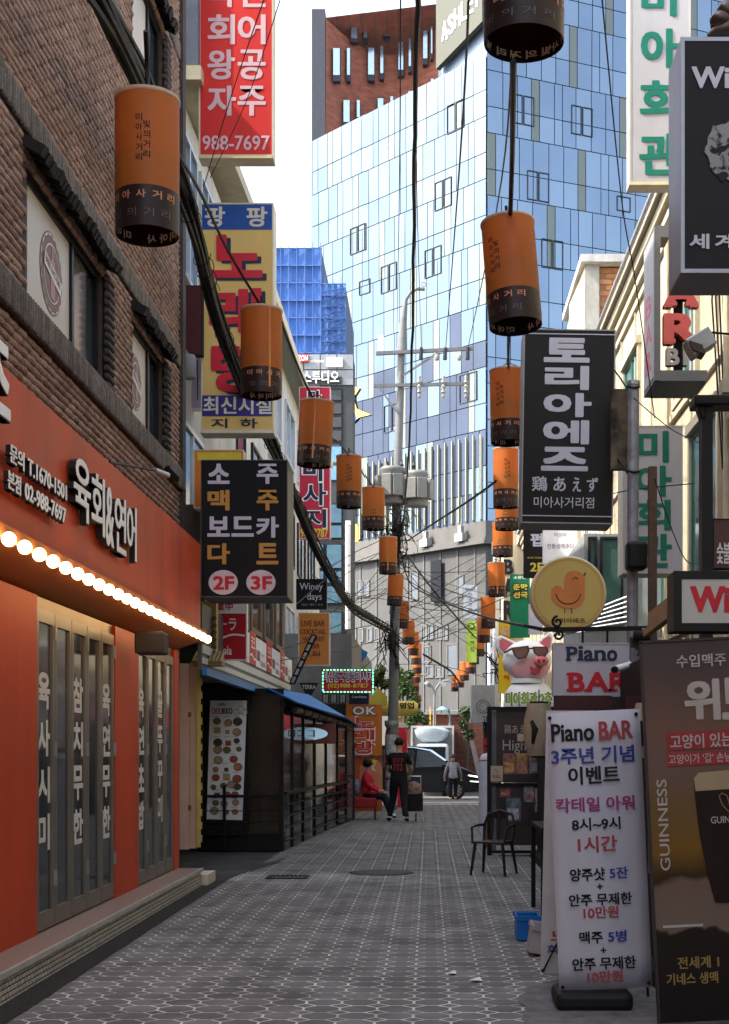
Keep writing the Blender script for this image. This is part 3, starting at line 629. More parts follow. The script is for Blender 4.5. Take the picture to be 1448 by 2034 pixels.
# yellow carved eave with little roof and cream folding panel
t = T('tiled_eave', 'small yellow tiled eave and carved ornament beside the last bulbs', 'eave', W(405, 1330, 16.4))
b = MB(); b.rect(398, 1195, 430, 1300, 16.7, .15); b.build('board', mat('yellow_board', (.48, .36, .10), .6, dirt=.3), t)
for k in range(8):
    p = W(385 + k * 7.5, 1313, 16.35); b = MB(); b.tube([(p.x, 16.32, p.z - .02), (p.x, 16.65, p.z + .12)], .022, 8); b.build('roof_tile', mat('ochre_tile', (.22, .15, .04), .5), t)
b = MB(); b.rect(383, 1313, 441, 1322, 16.33, .3); b.build('eave_board', mat('ochre_tile', (0, 0, 0)), t)
b = MB()
for k in range(3):
    for j in range(6): b.ball(W(408 + k * 9, 1228 + j * 14 + (k % 2) * 6, 16.6), .032, 8, 5, sy=.5)
b.build('carving', mat('carving_brown', (.14, .07, .05), .5), t, smooth=True)
t = T('folding_panel', 'pale pink hinged door panel with a yellow scalloped edge', 'door panel', W(375, 1690, 16.7))
pk = mat('pale_pink_paint', (.56, .38, .30), .6, var=.06, dirt=.25)
b = MB(); b.rect(357, 1318, 376, 1688, 16.62, .03); b.build('leaf', pk, t); b = MB(); b.rect(377, 1318, 391, 1686, 16.64, .03); b.build('leaf', pk, t)
b = MB()
for yy in (1415, 1600): b.rect(374, yy, 380, yy + 10, 16.61, .01)
b.build('hinge', mat('rust', (.18, .08, .05), .7, .3), t)
b = MB(); b.rect(391, 1318, 398, 1684, 16.6, .05); 
for k in range(14): b.rect(398, 1322 + k * 26, 401, 1336 + k * 26, 16.6, .05)
b.build('scalloped_edge', mat('yellow_board', (0, 0, 0)), t)
# tent
YT = 20.4
tent = T('vinyl_tent', 'black framed tent of dark vinyl sheets under the striped fascia', 'tent', (-2.8, 22, 0))
vin = mat('brown_vinyl', (.055, .042, .032), .12, var=.35, scale=2.0, alpha=.72, coat=.5)
vin2 = mat('clear_vinyl', (.05, .045, .042), .08, var=.35, scale=2.0, alpha=.42, coat=.6)
fl_ = W(398, 1690, YT); fr_ = W(561, 1690, YT)
fr_top = W(561, 1375, YT).z
b = MB(); b.rect(396, 1372, 561, 1660, YT + .02, .012); b.build('vinyl_sheet', vin, tent)
b = MB(); b.rect(394, 1655, 563, 1692, YT, .35); b.build('plinth', black, tent, bevel=.01)
b = MB(); b.rect(400, 1640, 478, 1662, YT - .1, .3); b.build('bench', black, tent, bevel=.02)
for px in (400, 492, 561):
    b = MB(); b.rect(px - 3, 1372, px + 3, 1690, YT - .01, .05); b.build('post', black, tent)
b = MB(); b.rect(396, 1368, 564, 1378, YT - .02, .06); b.build('beam', blackm, tent)
C1 = Vector((fr_.x, YT, 0)); C2 = Vector((W(702, 1625, 30.5).x, 30.5, gz(30.5)))
d = (C2 - C1)
def side(u_, z): p = C1 + d * u_; return Vector((p.x, p.y, z))
us = [0, .10, .22, .36, .52, .70, .86]
for k, u_ in enumerate(us + [1.0]):
    b = MB(); b.bar(side(u_, gz(26)), side(u_, 2.15 - .1 * u_), .05); b.build('post', black, tent)
b = MB(); b.bar(side(0, 2.2), side(1, 2.05), .08); b.build('beam', blackm, tent)
for u0, u1 in zip(us, us[1:] + [1.0]):
    b = MB(); b.add([side(u0, .05), side(u1, -.02), side(u1, 2.05), side(u0, 2.15)], [(0, 1, 2, 3)]); o = b.build('vinyl_sheet', vin2, tent)
    so_ = o.modifiers.new('s', 'SOLIDIFY'); so_.thickness = .004
for z in (.16, .35, .52, .69, .86):
    b = MB(); b.bar(side(0, z) + Vector((.06, -.02, 0)), side(.86, z - .03) + Vector((.06, -.02, 0)), .022 if z < .8 else .045); b.build('rail', black, tent)
for z, tk in ((.25, .012), (.43, .012), (.60, .012), (.80, .04)):
    b = MB(); p, q = W(400, 1500, YT - .14), W(563, 1500, YT - .14); b.box(p.x, q.x, YT - .16, YT - .16 + tk, z, z + tk); b.build('rail', black, tent)
for px in (446, 558): b = MB(); b.rect(px - 3, 1560, px + 3, 1690, YT - .17, .03); b.build('rail_post', black, tent)
b = MB(); b.add([side(-.01, 2.32) + Vector((-.2, 0, .1)), side(-.01, 2.2) + Vector((.25, 0, 0)), side(.6, 2.12) + Vector((.3, 0, 0)), side(1.02, 1.98) + Vector((.2, 0, 0)), side(1.02, 2.1) + Vector((-.5, 0, .25)), side(.5, 2.3) + Vector((-.3, 0, .22))], [(0, 1, 2, 5), (2, 3, 4, 5)])
o = b.build('tarp_roof', mat('tarp_blue', (0, 0, 0)), tent); q = o.modifiers.new('s', 'SOLIDIFY'); q.thickness = .02
b = MB()
for k in range(10): b.tube([side(.04 + k * .09, 2.1 - .01 * k) + Vector((.12, 0, 0)), side(.10 + k * .09, 2.08 - .01 * k) + Vector((.14, 0, .02))], .05, 7)
b.build('rolled_tarp', mat('rolled_brown', (.10, .075, .055), .6, bump=.5, bscale=20), tent)
# inside the tent: dark room box, back wall, lit things
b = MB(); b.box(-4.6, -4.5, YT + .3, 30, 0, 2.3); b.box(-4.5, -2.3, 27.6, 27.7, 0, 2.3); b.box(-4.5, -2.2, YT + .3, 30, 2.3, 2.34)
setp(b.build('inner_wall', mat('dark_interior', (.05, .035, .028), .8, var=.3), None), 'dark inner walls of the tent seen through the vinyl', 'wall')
t = T('oval_sign', 'blue oval sign with dark letters on a red board inside the tent', 'sign', (-2.6, 23.4, 1.6))
YO = 24.0
b = MB(); b.rect(562, 1438, 668, 1478, YO, .02); b.build('board', mat('board_brick', (.16, .05, .04), .5), t)
c = W(606, 1458, YO - .004); b = MB(); b.add([(c.x + .40 * math.cos(2 * math.pi * k / 40), c.y, c.z + .115 * math.sin(2 * math.pi * k / 40)) for k in range(40)], [tuple(reversed(range(40)))]); b.build('oval', mat('oval_blue', (.33, .52, .66), .4, emit=.15), t)
letters(t, [('ロ', 573, 1451, 587, 1464), ('コ', 592, 1451, 606, 1464), ('コ', 611, 1451, 626, 1464)], YO - .008, navy, weight=.05)
b = MB()
for k in range(3): b.box(-2.9 + k * .35, -2.68 + k * .35, 22.6 + k * .5, 22.9 + k * .5, .0, .75)
setp(b.build('stacked_stool', mat('pale_stool', (.35, .33, .3), .5), None, bevel=.01), 'pale stools standing inside the dark tent behind the rails', 'stool')
t = T('water_jug_poster', 'blue drink poster low behind the brown vinyl corner', 'poster', W(528, 1650, YT + .2)); b = MB(); b.rect(512, 1570, 543, 1650, YT + .05, .02); b.build('sheet', mat('poster_blue', (.04, .12, .35), .4, var=.4, scale=6), t); b = MB(); b.rect(521, 1585, 533, 1645, YT + .045, .004); b.build('print', mat('poster_pale', (.4, .5, .6), .5, var=.4, scale=10), t)
# tent door leaf standing open
t = T('open_vinyl_door', 'open door leaf of grey vinyl in a black frame at the far end of the tent', 'door', W(700, 1627, 30.0))
a, c_ = W(658, 1640, 27.6), W(703, 1627, 29.9)
b = MB()
for (p, q) in (((a.x, a.y), (a.x, a.y)), ((c_.x, c_.y), (c_.x, c_.y))): b.bar((p[0], p[1], 0.0), (p[0], p[1], 1.95), .05)
for z in (.02, .95, 1.93): b.bar((a.x, a.y, z), (c_.x, c_.y, z), .04)
b.build('frame', black, t)
b = MB(); b.add([(a.x, a.y, .04), (c_.x, c_.y, .04), (c_.x, c_.y, 1.92), (a.x, a.y, 1.92)], [(0, 1, 2, 3)]); o = b.build('vinyl', mat('grey_vinyl', (.13, .11, .11), .15, var=.35, scale=3, alpha=.8), t); q = o.modifiers.new('s', 'SOLIDIFY'); q.thickness = .004
# menu banner on the tent
t = T('menu_banner', 'tall white menu banner with round dishes in rows on the tent front', 'banner', W(455, 1630, YT - .05))
b = MB(); b.rect(412, 1388, 494, 1634, YT - .03, .02); b.build('backing', blackm, t)
YM = YT - .05
pa = [W(418, 1392, YM), W(491, 1392, YM), W(482, 1630, YM), W(411, 1628, YM)]
b = MB(); b.add(pa + [p + Vector((0, .01, 0)) for p in pa], [(3, 2, 1, 0), (0, 1, 5, 4), (1, 2, 6, 5), (2, 3, 7, 6), (3, 0, 4, 7)]); b.build('sheet', mat('menu_white', (.85, .85, .88), .5, var=.03), t)
letters(t, [('OKKI', 421, 1407, 441, 1419)], YM - .003, MATS['letter_red'], weight=.02); letters(t, [('IKKO', 442, 1407, 462, 1419), ('OKKI', 434, 1397, 448, 1402)], YM - .003, navy, weight=.04)
dishes = [mat('dish_' + n, c, .5, var=.5, scale=40) for n, c in (('orange', (.45, .18, .06)), ('brown', (.20, .09, .04)), ('red', (.36, .07, .04)), ('dark', (.07, .055, .05)), ('tan', (.42, .28, .14)), ('green', (.14, .16, .05)))]
rim = mat('dish_rim', (.10, .09, .09), .5); rnd = random.Random(3)
rows = [(1434, 3), (1453, 3), (1474, 3), (1490, 3), (1508, 2), (1527, 3), (1545, 3), (1562, 4), (1580, 3), (1596, 3), (1614, 3)]
rb = MB(); db = [MB() for _ in dishes]; tb = MB()
for ry, n in rows:
    for k in range(n):
        cx_ = 424 + (k + .5) * 62 / n + rnd.uniform(-3, 3) - (ry - 1392) * .03; r = rnd.uniform(5.2, 8.6) * YM / F
        c = W(cx_, ry + rnd.uniform(-3, 3), YM - .003); dx = rnd.random()
        n_ = 4 if dx < .22 else 18; ph = math.pi / 4 if n_ == 4 else 0
        rb.add([(c.x + r * 1.12 * math.cos(ph + 2 * math.pi * q / n_), c.y, c.z + r * math.sin(ph + 2 * math.pi * q / n_)) for q in range(n_)], [tuple(reversed(range(n_)))])
        db[rnd.randrange(6)].add([(c.x + r * .95 * math.cos(ph + 2 * math.pi * q / n_), c.y - .002, c.z + r * .82 * math.sin(ph + 2 * math.pi * q / n_)) for q in range(n_)], [tuple(reversed(range(n_)))])
        tb.rect(cx_ - 8, ry - 10.5, cx_ + 4, ry - 9.5, YM - .003, .001)
rb.build('dish_rim', rim, t); tb.build('caption', steel, t)
for q, x in enumerate(db): x.build('dish_picture', dishes[q], t)
b = MB(); c = W(479, 1411, YM - .003); 
for (dx, dz, r) in ((0, 0, .06), (-.06, -.03, .05), (.05, -.03, .05), (0, .09, .03)): b.lathe([(r, 0), (r * .8, 0)], (0, 0, 0), 3); b.v = b.v[:-6]; b.f = b.f[:-3]; b.mi = b.mi[:-3]; b.add([(c.x + dx + r * s_ * math.cos(2 * math.pi * k / 16), c.y, c.z + dz + r * s_ * math.sin(2 * math.pi * k / 16)) for s_ in (1, .82) for k in range(16)], [(k, k + 16, (k + 1) % 16 + 16, (k + 1) % 16) for k in range(16)])
b.build('doodle', steel, t)
# terra sign & leaning lit gutter
t = T('triangle_sign', 'dark triangular beer sign under the orange live bar sign', 'sign', W(614, 1390, 27)); c = W(614, 1370, 27)
b = MB(); b.prism([(-.19, .13), (.19, .13), (0, -.2)], c, (1, 0, 0), (0, 0, 1), (0, .06, 0)); b.build('body', mat('terra_green', (.02, .03, .022), .4), t)
letters(t, [('TERRA', 601, 1361, 628, 1369)], 26.99, MATS['letter_cream'], weight=.03)
t = T('slanted_lamp', 'dark slanted tube lamp sticking up beside the live bar sign', 'light', W(590, 1330, 24.5))
b = MB(); b.bar(W(581, 1358, 24.5), W(625, 1262, 24), .10, .05); b.build('housing', blackm, t)
b = MB()
for k in range(6): u0 = k / 6 + .02; p, q = W(581, 1358, 24.5), W(625, 1262, 24); b.bar(p.lerp(q, u0) + Vector((.0, -.04, 0)), p.lerp(q, u0 + .12) + Vector((0, -.04, 0)), .05, .02)
b.build('panel', mat('lamp_pale', (.5, .48, .42), .3), t)

# dark ground-floor shops behind the tent
t = T('dark_shop', 'low dark shop behind the tent with upstairs sash windows', 'building', (-3, 33, 0))
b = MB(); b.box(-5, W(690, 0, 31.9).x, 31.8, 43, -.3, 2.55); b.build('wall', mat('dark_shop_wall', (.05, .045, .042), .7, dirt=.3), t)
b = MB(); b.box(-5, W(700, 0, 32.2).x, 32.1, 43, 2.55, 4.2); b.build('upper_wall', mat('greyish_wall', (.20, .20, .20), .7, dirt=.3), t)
for px in (648, 664, 682):
    b = MB(); b.rect(px - 7, 1378, px + 6, 1397, 32.08, .03); w = b.build('window', frm, t); b = MB(); b.rect(px - 5, 1380, px - 1, 1396, 32.07, .01); b.rect(px, 1380, px + 4, 1396, 32.07, .01); b.build('pane', mat('curtained_pane', (.40, .40, .40), .3), w)
t = lightbox('small_sign', 'dark blue shop sign right above the karaoke banner', 'sign', 694, 1378, 732, 1400, 31.6, .1, face_mat('sign_navy', (.02, .03, .06)), mat('red_trim', (.35, .05, .04), .5), .01); letters(t, [('Crom-Prime', 700, 1382, 727, 1387)], 31.597, whl)

# ------------------------------------------------------------------ GREY TILED BUILDING
YG = 46.0
t = T('grey_tiled_building', 'grey tiled building with a studio sign, behind the massage sign', 'building', W(640, 1560, YG))
p, q = W(556, 1560, YG), W(703, 703, YG)
b = MB(); b.box(p.x - 3, q.x - .02, YG + .03, YG + 1.4, -.6, q.z - .03); b.build('wall', mat('joint_dark', (.05, .055, .06), .8), t)
tm = []; pw, ph_ = 33 * YG / F, 31 * YG / F
z = q.z; openings = [(655, 680, 770, 932), (614, 680, 880, 1400)]
row = 0
while z > 2:
    x = q.x
    while x > p.x - .5:
        cx_, cz_ = x - pw / 2, z - ph_ / 2; pxx = 850 + cx_ * F / YG; pyy = 1490 - (cz_ - 1.5) * F / YG
        if not any(a - 12 < pxx < c_ + 10 and d - 10 < pyy < e + 12 for a, c_, d, e in openings): tm.append(TRS(Vector((cx_, YG + .01, cz_)), pw - .03, .05, ph_ - .03))
        x -= pw
    z -= ph_; row += 1
pieces(t, 'cladding_tile', BOX, tm, mat('grey_tile', (.25, .265, .29), .55, var=.12, scale=1, isl=.14, dirt=.2), 300, lambda M: -M.translation.z)
for k in range(6):
    b = MB(); b.rect(655, 772 + k * 27, 681, 796 + k * 27, YG, .04); w = b.build('window', frm, t); b = MB(); b.rect(657, 774 + k * 27, 679, 794 + k * 27, YG - .01, .015); b.build('louvre_pane', mat('louvre', (.05, .055, .06), .5), w)
for (ya, yb) in ((885, 920), (923, 955), (1000, 1040), (1042, 1070), (1080, 1130), (1133, 1160), (1163, 1200), (1215, 1260), (1262, 1300)):
    for xa, xb in ((614, 645), (648, 681)):
        b = MB(); b.rect(xa, ya, xb, yb, YG, .04); w = b.build('window', frm, t); b = MB(); b.rect(xa + 2, ya + 2, xb - 2, yb - 2, YG - .012, .015); b.build('pane', mat('sky_blue_glass', (.16, .30, .42), .08, .5, var=.15), w)
b = MB(); b.rect(588, 1204, 603, 1206, YG - .3, .02); b.tube([W(692, 1040, YG - .2), W(692, 1250, YG - .2)], .09, 10); b.rect(687, 1034, 697, 1042, YG - .3, .2); b.build('vent_pipe', white, t)
letters(t, [('스투디오', 602, 736, 674, 761)], YG - .12, whl, 'channel_letter', .03, .05)
b = MB(); b.rect(596, 748, 680, 762, YG - .05, .04); b.build('letter_rail', mat('slate', (.05, .055, .06), .5), t)
b = MB(); b.rect(583, 703, 613, 718, YG - .1, .08); s_ = b.build('sign_panel', MATS['sign_red'], t); b = MB(); b.ptxt('TEZON', 584, 705, 612, 716, YG - .105, .04); b.build('lettering', whl, s_)
b = MB(); b.rect(649, 710, 681, 728, YG - .1, .08); s_ = b.build('sign_panel', white, t); b = MB(); b.ptxt('미아사거리역점', 652, 713, 678, 718, YG - .105, .02); b.ptxt('02.985.2525', 652, 720, 678, 725, YG - .105, .02); b.build('lettering', steel, s_)
b = MB(); b.ptxt('스튜디오 STUDIO', 616, 714, 644, 720, YG - .05, .02); b.build('lettering', whl, t)

# ------------------------------------------------------------------ BLUE NETTED SCAFFOLD TOWER
YS = 64.0
net = mat('blue_netting', (.06, .16, .47), .6, var=.18, scale=.8, bump=.3, bscale=6)
net2 = mat('blue_netting_pale', (.10, .23, .52), .6, var=.25, scale=.7, bump=.3, bscale=6)
pole = mat('scaffold_pole', (.10, .18, .42), .5, .3)
for (a, c_, top, nm, m_) in ((520, 640, 492, 'taller blue netted scaffold block behind the grey tiled building', net), (640.5, 688, 563, 'lower blue netted scaffold with open corner beside the glass tower', net2)):
    t = T('scaffold', nm, 'scaffolding', W((a + c_) / 2, 1500, YS), 'netted scaffolds behind the grey building')
    b = MB(); b.rect(a, top + 8, c_, 1560, YS + .3, 7); b.build('wall', mat('concrete_shell', (.12, .16, .26), .8), t)
    n = 6; hh = (700 - top) / n
    for k in range(n + 6):
        y0_ = top + k * hh; off = .1 * (k % 2)
        p, q = W(a, y0_, YS + off), W(c_, y0_ + hh - .8, YS + off); b = MB(); nx = 8
        for i in range(nx):
            xa = p.x + (q.x - p.x) * i / nx; xb = p.x + (q.x - p.x) * (i + 1) / nx
            b.add([(xa, YS + off + .06 * (i % 2), p.z), (xb, YS + off + .06 * ((i + 1) % 2), p.z), (xb, YS + off + .06 * ((i + 1) % 2), q.z), (xa, YS + off + .06 * (i % 2), q.z)], [(0, 3, 2, 1)])
        b.build('net_sheet', m_, t)
        b = MB(); b.rect(a, y0_ - 1, c_, y0_ + .6, YS - .1, .08); b.build('ledger', pole, t)
    b = MB()
    k = a + 6
    while k < c_:
        b.rect(k - .6, top - random.uniform(6, 16), k + .4, 700, YS - .12, .05); k += 16
    b.build('standard', pole, t)
    if nm.startswith('lower'):
        b = MB()
        for k in range(9): b.bar(W(643, 580 + k * 15, YS - .2), W(686, 572 + k * 15, YS - .2), .05); 
        for k in range(4): b.bar(W(645, 600 + k * 30, YS - .22), W(684, 575 + k * 30, YS - .22), .05)
        b.build('brace', mat('scaffold_dark', (.03, .07, .25), .5), t)

# ------------------------------------------------------------------ GLASS TOWER
YC = 75.0; sC = F / YC
CN = Vector(((966 - VX) / sC, YC, 0))
dL = Vector((-.689, .725, 0)); dR = Vector((.923, .385, 0))
nL = Vector((-.725, -.689, 0)); nR = Vector((.385, -.923, 0))
ZB, ZTL = 12.9, 39.3
gt = T('glass_tower', 'tall blue glass tower with a sharp corner rising behind the lane', 'building', (CN.x, CN.y, 0))
bk = mat('tower_mullion', (.14, .20, .28), .4, .3)
LL, LR = 15.1, 24.0
b = MB(); 
def poly(pts, z0, z1): b.prism([(p.x, p.y) for p in pts], (0, 0, z0), (1, 0, 0), (0, 1, 0), (0, 0, z1 - z0))
A, B_, C_ = CN + dL * LL, CN, CN + dR * LR
iA, iB, iC = A - nL * .1, CN - (nL + nR) * .09, C_ - nR * .1
poly([iA, iB, iC, iC + Vector((0, 14, 0)), iA + Vector((0, 18, 0))], ZB, ZTL - .1)
poly([CN + dL * 3.6 - nL * .1, iB, iC, iC + Vector((0, 14, 0)), CN + dL * 3.6 + Vector((0, 18, 0))], ZTL - .1, 52)
b.build('core', bk, gt)
gl = [mat('tower_glass_a', (.115, .16, .205), .10, .85, var=.06, scale=.3), mat('tower_glass_b', (.135, .18, .22), .12, .85, var=.05, scale=.3), mat('tower_glass_pale', (.155, .185, .17), .3, .4, var=.05), mat('tower_glass_reflection', (.055, .07, .105), .12, .8, var=.15, scale=.3)]  # last tint is darker: a mirrored neighbouring building put into the pane colour
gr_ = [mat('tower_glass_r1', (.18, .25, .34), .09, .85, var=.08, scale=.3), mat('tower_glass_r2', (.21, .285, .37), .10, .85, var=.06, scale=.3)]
def facade(d, n, length, ztop, sets, seed, floor=3.4, reflection_below=None):
    rn = random.Random(seed); M_ = {}
    rot0 = Matrix(((d.x, n.x, 0, 0), (d.y, n.y, 0, 0), (0, 0, 1, 0), (0, 0, 0, 1)))
    z = ztop; ri = 0
    while z > ZB + .3:
        for frac in (.58, .42):
            h = floor * frac; x = 0.03; shift = rn.random() * 3 if frac == .58 else shift
            k = int(seed + ri // 2 * 3)
            while x < length - .2:
                pale = (k % 7 == 3); w = .5 if pale or k % 7 == 5 else (.85 + .12 * ((k * 3) % 4) / 3)
                w = min(w, length - x - .02)
                cz_ = z - h / 2
                key = 2 if pale else (0 if rn.random() < .55 else 1)
                if reflection_below and not pale and cz_ < reflection_below(x) and rn.random() < .8: key = 3
                if w > .1:
                    tl = Matrix.Rotation(rn.uniform(-.006, .006), 4, 'Z') @ Matrix.Rotation(rn.uniform(-.006, .006), 4, 'X')
                    c = CN + d * (x + w / 2) + Vector((0, 0, cz_))
                    M_.setdefault(key, []).append(Matrix.Translation(c) @ rot0 @ tl @ Matrix.Diagonal((w - .045, .05, h - .05, 1)))
                x += w; k += 1
            z -= h; ri += 1
    return M_
zl = lambda x: 24.0 - .0 * x + 1.2 * math.sin(x * .9)  # uneven upper edge of the reflection painted into the lower panes
ml = facade(dL, nL, LL, ZTL, None, 1, reflection_below=zl)
ml2 = facade(dL, nL, 3.5, 52.0, None, 5)
mr = facade(dR, nR, LR, 52.0, None, 2)
kz = lambda M: abs(M.translation.z - 26)
def splitp(Ms, m_, lim, nm): 
    if Ms: pieces(gt, nm, BOX, Ms, m_, lim, kz)
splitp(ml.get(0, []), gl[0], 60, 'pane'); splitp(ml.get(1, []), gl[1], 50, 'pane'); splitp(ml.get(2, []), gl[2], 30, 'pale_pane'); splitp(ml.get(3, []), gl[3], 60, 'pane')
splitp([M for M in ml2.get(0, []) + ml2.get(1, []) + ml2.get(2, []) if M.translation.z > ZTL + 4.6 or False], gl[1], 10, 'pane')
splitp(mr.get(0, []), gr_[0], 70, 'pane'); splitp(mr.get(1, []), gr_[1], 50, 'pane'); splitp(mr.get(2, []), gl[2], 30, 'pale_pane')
# opening sashes
b_fr = mat('sash_frame', (.05, .06, .075), .5)
def onface(px, py, dface):      # intersect pixel ray with the facade plane
    a = (px - VX) / F
    tt = (a * CN.y - CN.x) / (dface.x - a * dface.y); p = CN + dface * tt
    return tt, CH + (VY - py) * p.y / F
for px, py, df, nf, w2 in ((712, 475, dL, nL, 0), (905, 231, dL, nL, 0), (880, 385, dL, nL, 0), (772, 552, dL, nL, 0), (860, 520, dL, nL, 0), (725, 570, dL, nL, 1), (1150, 0, dL, nL, 0),
                       (1038, 218, dR, nR, 0), (1155, 240, dR, nR, 0), (1068, 370, dR, nR, 0), (1096, 505, dR, nR, 0), (1238, 405, dR, nR, 1), (930, 770, dL, nL, 0), (778, 830, dL, nL, 0)):
    if px == 1150: continue
    tt, zz = onface(px, py, df)
    for k in ((-.35, .35) if not w2 else (0,)):
        c = CN + df * (tt + k) + Vector((0, 0, zz)) + nf * .06
        b = MB(); hw_, hh_ = .3, .78
        if w2: hw_, hh_ = .42, .4
        for sgn in (-1, 1):
            b.obox(c + df * sgn * hw_, df * .02, nf * .02, (0, 0, hh_)); b.obox(c + Vector((0, 0, sgn * hh_)), df * (hw_ + .02), nf * .02, (0, 0, .02))
        f_ = b.build('sash', b_fr, gt)
# olive sign panel
tt0, tt1 = 0.0, 3.55
b = MB(); b.prism([(0, 40.9), (3.6, 39.6), (3.6, 46.5), (0, 47.5)], CN + nL * .05, dL, (0, 0, 1), nL * .3); sp_ = b.build('sign_panel', mat('olive_panel', (.085, .088, .07), .6), gt)
for k, ch in enumerate('ASHLEY'):
    u_ = 2.9 - k * .5; o_ = CN + nL * .38 + dL * (u_ + .2) + Vector((0, 0, 41.95 - .36 * (u_ + .2) + .1))
    b = MB(); b.text(ch, o_, -dL, (0, 0, 1), .42, 1.05, .04, .1); b.build('letter', whl, sp_)
# fins on the lower left facade
b_f = mat('fin_champagne', (.36, .36, .27), .4, .4)
for k in range(26):
    x = .1 + k * .55; top_ = 18.6 - .02 * x; me_ = MB()
    c = CN + dL * x + nL * .35 + Vector((0, 0, (14.0 + top_) / 2)); me_.obox(c, dL * .028, nL * .07, (0, 0, (top_ - 14.0) / 2)); me_.build('fin', b_f, gt)
# star shaped yellow / blue mural on glass at far left
def gpoly(pts, m_, off, nm):
    vs = []
    for px, py in pts:
        tt, zz = onface(px, py, dL); vs.append(CN + dL * tt + nL * off + Vector((0, 0, zz)))
    b = MB(); n = len(vs); b.add(vs + [v - nL * .04 for v in vs], [tuple(range(n)), tuple(reversed(range(n, 2 * n)))] + [(i, i + n, (i + 1) % n + n, (i + 1) % n) for i in range(n)]); b.build(nm, m_, gt)
yel = mat('mural_yellow', (.62, .42, .10), .5, var=.15, scale=.6); blu = mat('mural_blue', (.03, .08, .30), .5)
gpoly([(700, 765), (718, 772), (706, 790), (712, 812), (738, 824), (716, 830), (700, 846)], yel, .12, 'mural_star')
gpoly([(700, 823), (710, 822), (713, 834), (700, 845)], blu, .14, 'mural_patch')
gpoly([(700, 1035), (716, 1045), (722, 1062), (712, 1085), (700, 1080)], yel, .12, 'mural_star')
# podium
b = MB(); iA, iB, iC = A + nL * .25, CN + (nL + nR) * .2, C_ + nR * .25
poly([iA + dL * 10, iB, iC, iC + Vector((0, 14, 0)), iA + dL * 10 + Vector((0, 18, 0))], -1, 12.6)
b.build('podium', mat('podium_concrete', (.092, .092, .092), .8, var=.12, scale=.5, bump=.2, bscale=5, dirt=.3), gt)
for k, (z0, z1, o_) in enumerate(((12.6, 12.8, .55), (12.8, 13.0, .4), (13.0, 13.9, .22))):
    b = MB(); iA2, iB2, iC2 = A + nL * o_ + dL * 10, CN + (nL + nR) * o_ * .9, C_ + nR * o_
    poly([iA2, iB2, iC2, iC2 + Vector((0, 14, 0)), iA2 + Vector((0, 18, 0))], z0 + .001, z1); b.build('ledge' if k < 2 else 'parapet', mat('podium_ledge', (.125, .122, .116), .7, dirt=.2), gt)
for px in (780, 860, 930): 
    tt, zz = onface(px, 1083, dL); c = CN + dL * tt + nL * .6 + Vector((0, 0, 13.1)); b = MB(); b.obox(c, dL * .3, nL * .2, (0, 0, .22)); b.obox(c + Vector((0, 0, .4)), dL * .12, nL * .12, (0, 0, .25)); b.build('floodlight', steel, gt)
pw_m = mat('podium_window', (.10, .12, .15), .15, .3, var=.2)
for (px, py, w, h) in ((722, 1170, 12, 30), (735, 1170, 12, 30), (712, 1262, 10, 25), (726, 1262, 10, 25), (742, 1262, 10, 25), (755, 1262, 10, 25), (850, 1257, 12, 28), (863, 1257, 10, 28), (880, 1257, 11, 28), (892, 1257, 9, 28), (730, 1330, 14, 30), (860, 1335, 18, 22), (880, 1335, 18, 22), (855, 1300, 16, 30), (830, 1165, 16, 55), (905, 1310, 22, 60), (850, 1310, 18, 60), (920, 1165, 16, 40)):
    tt, zz = onface(px, py, dL); s_ = (CN + dL * tt).y / F; c = CN + dL * tt + nL * .28 + Vector((0, 0, zz)); ww = w * s_ * 1.25 / 2; hh_ = h * s_ / 2
    b = MB()
    for sgn in (-1, 1): b.obox(c + dL * sgn * ww, dL * .04, nL * .05, (0, 0, hh_)); b.obox(c + Vector((0, 0, sgn * hh_)), dL * (ww + .04), nL * .05, (0, 0, .04))
    w_ = b.build('window', mat('podium_frame', (.13, .125, .12), .6), gt); b = MB(); b.obox(c - nL * .01, dL * (ww - .04), nL * .02, (0, 0, hh_ - .04)); b.build('pane', pw_m, w_)
# panel joints of podium: pilaster strips
for k in range(18):
    x = .6 + k * 1.35; c = CN + dL * x + nL * .27 + Vector((0, 0, 5.9)); b = MB(); b.obox(c, dL * .05, nL * .05, (0, 0, 6.6)); b.build('pilaster', MATS['podium_ledge'], gt)
tt, zz = onface(877, 1155, dL); c = CN + dL * tt + nL * .45 + Vector((0, 0, zz)); b = MB(); b.obox(c, dL * .42, nL * .03, (0, 0, 1.15)); o = b.build('hanging_banner', mat('banner_slate', (.012, .016, .026), .7), None); setp(o, 'blank dark slate banner hung on the concrete podium wall', 'banner')

# ------------------------------------------------------------------ BRICK TOWER BEHIND
bt = T('brick_tower', 'curved red brick tower with narrow slit windows behind the glass tower', 'building', (0, 98, 0))
bt_m = bpy.data.materials.new('far_red_brick'); bt_m.use_nodes = True; N = bt_m.node_tree.nodes; L = bt_m.node_tree.links; bs = N['Principled BSDF']; bs.inputs['Roughness'].default_value = .85
tc = N.new('ShaderNodeTexCoord'); mp = N.new('ShaderNodeMapping'); mp.inputs['Scale'].default_value = (1, 1, 1); L.new(tc.outputs['Object'], mp.inputs[0])
sx = N.new('ShaderNodeSeparateXYZ'); cx = N.new('ShaderNodeCombineXYZ'); L.new(mp.outputs[0], sx.inputs[0]); L.new(sx.outputs['X'], cx.inputs['X']); L.new(sx.outputs['Z'], cx.inputs['Y'])
ck = N.new('ShaderNodeTexBrick'); ck.inputs['Scale'].default_value = 1; ck.inputs['Brick Width'].default_value = .5; ck.inputs['Row Height'].default_value = .17; ck.inputs['Mortar Size'].default_value = .02
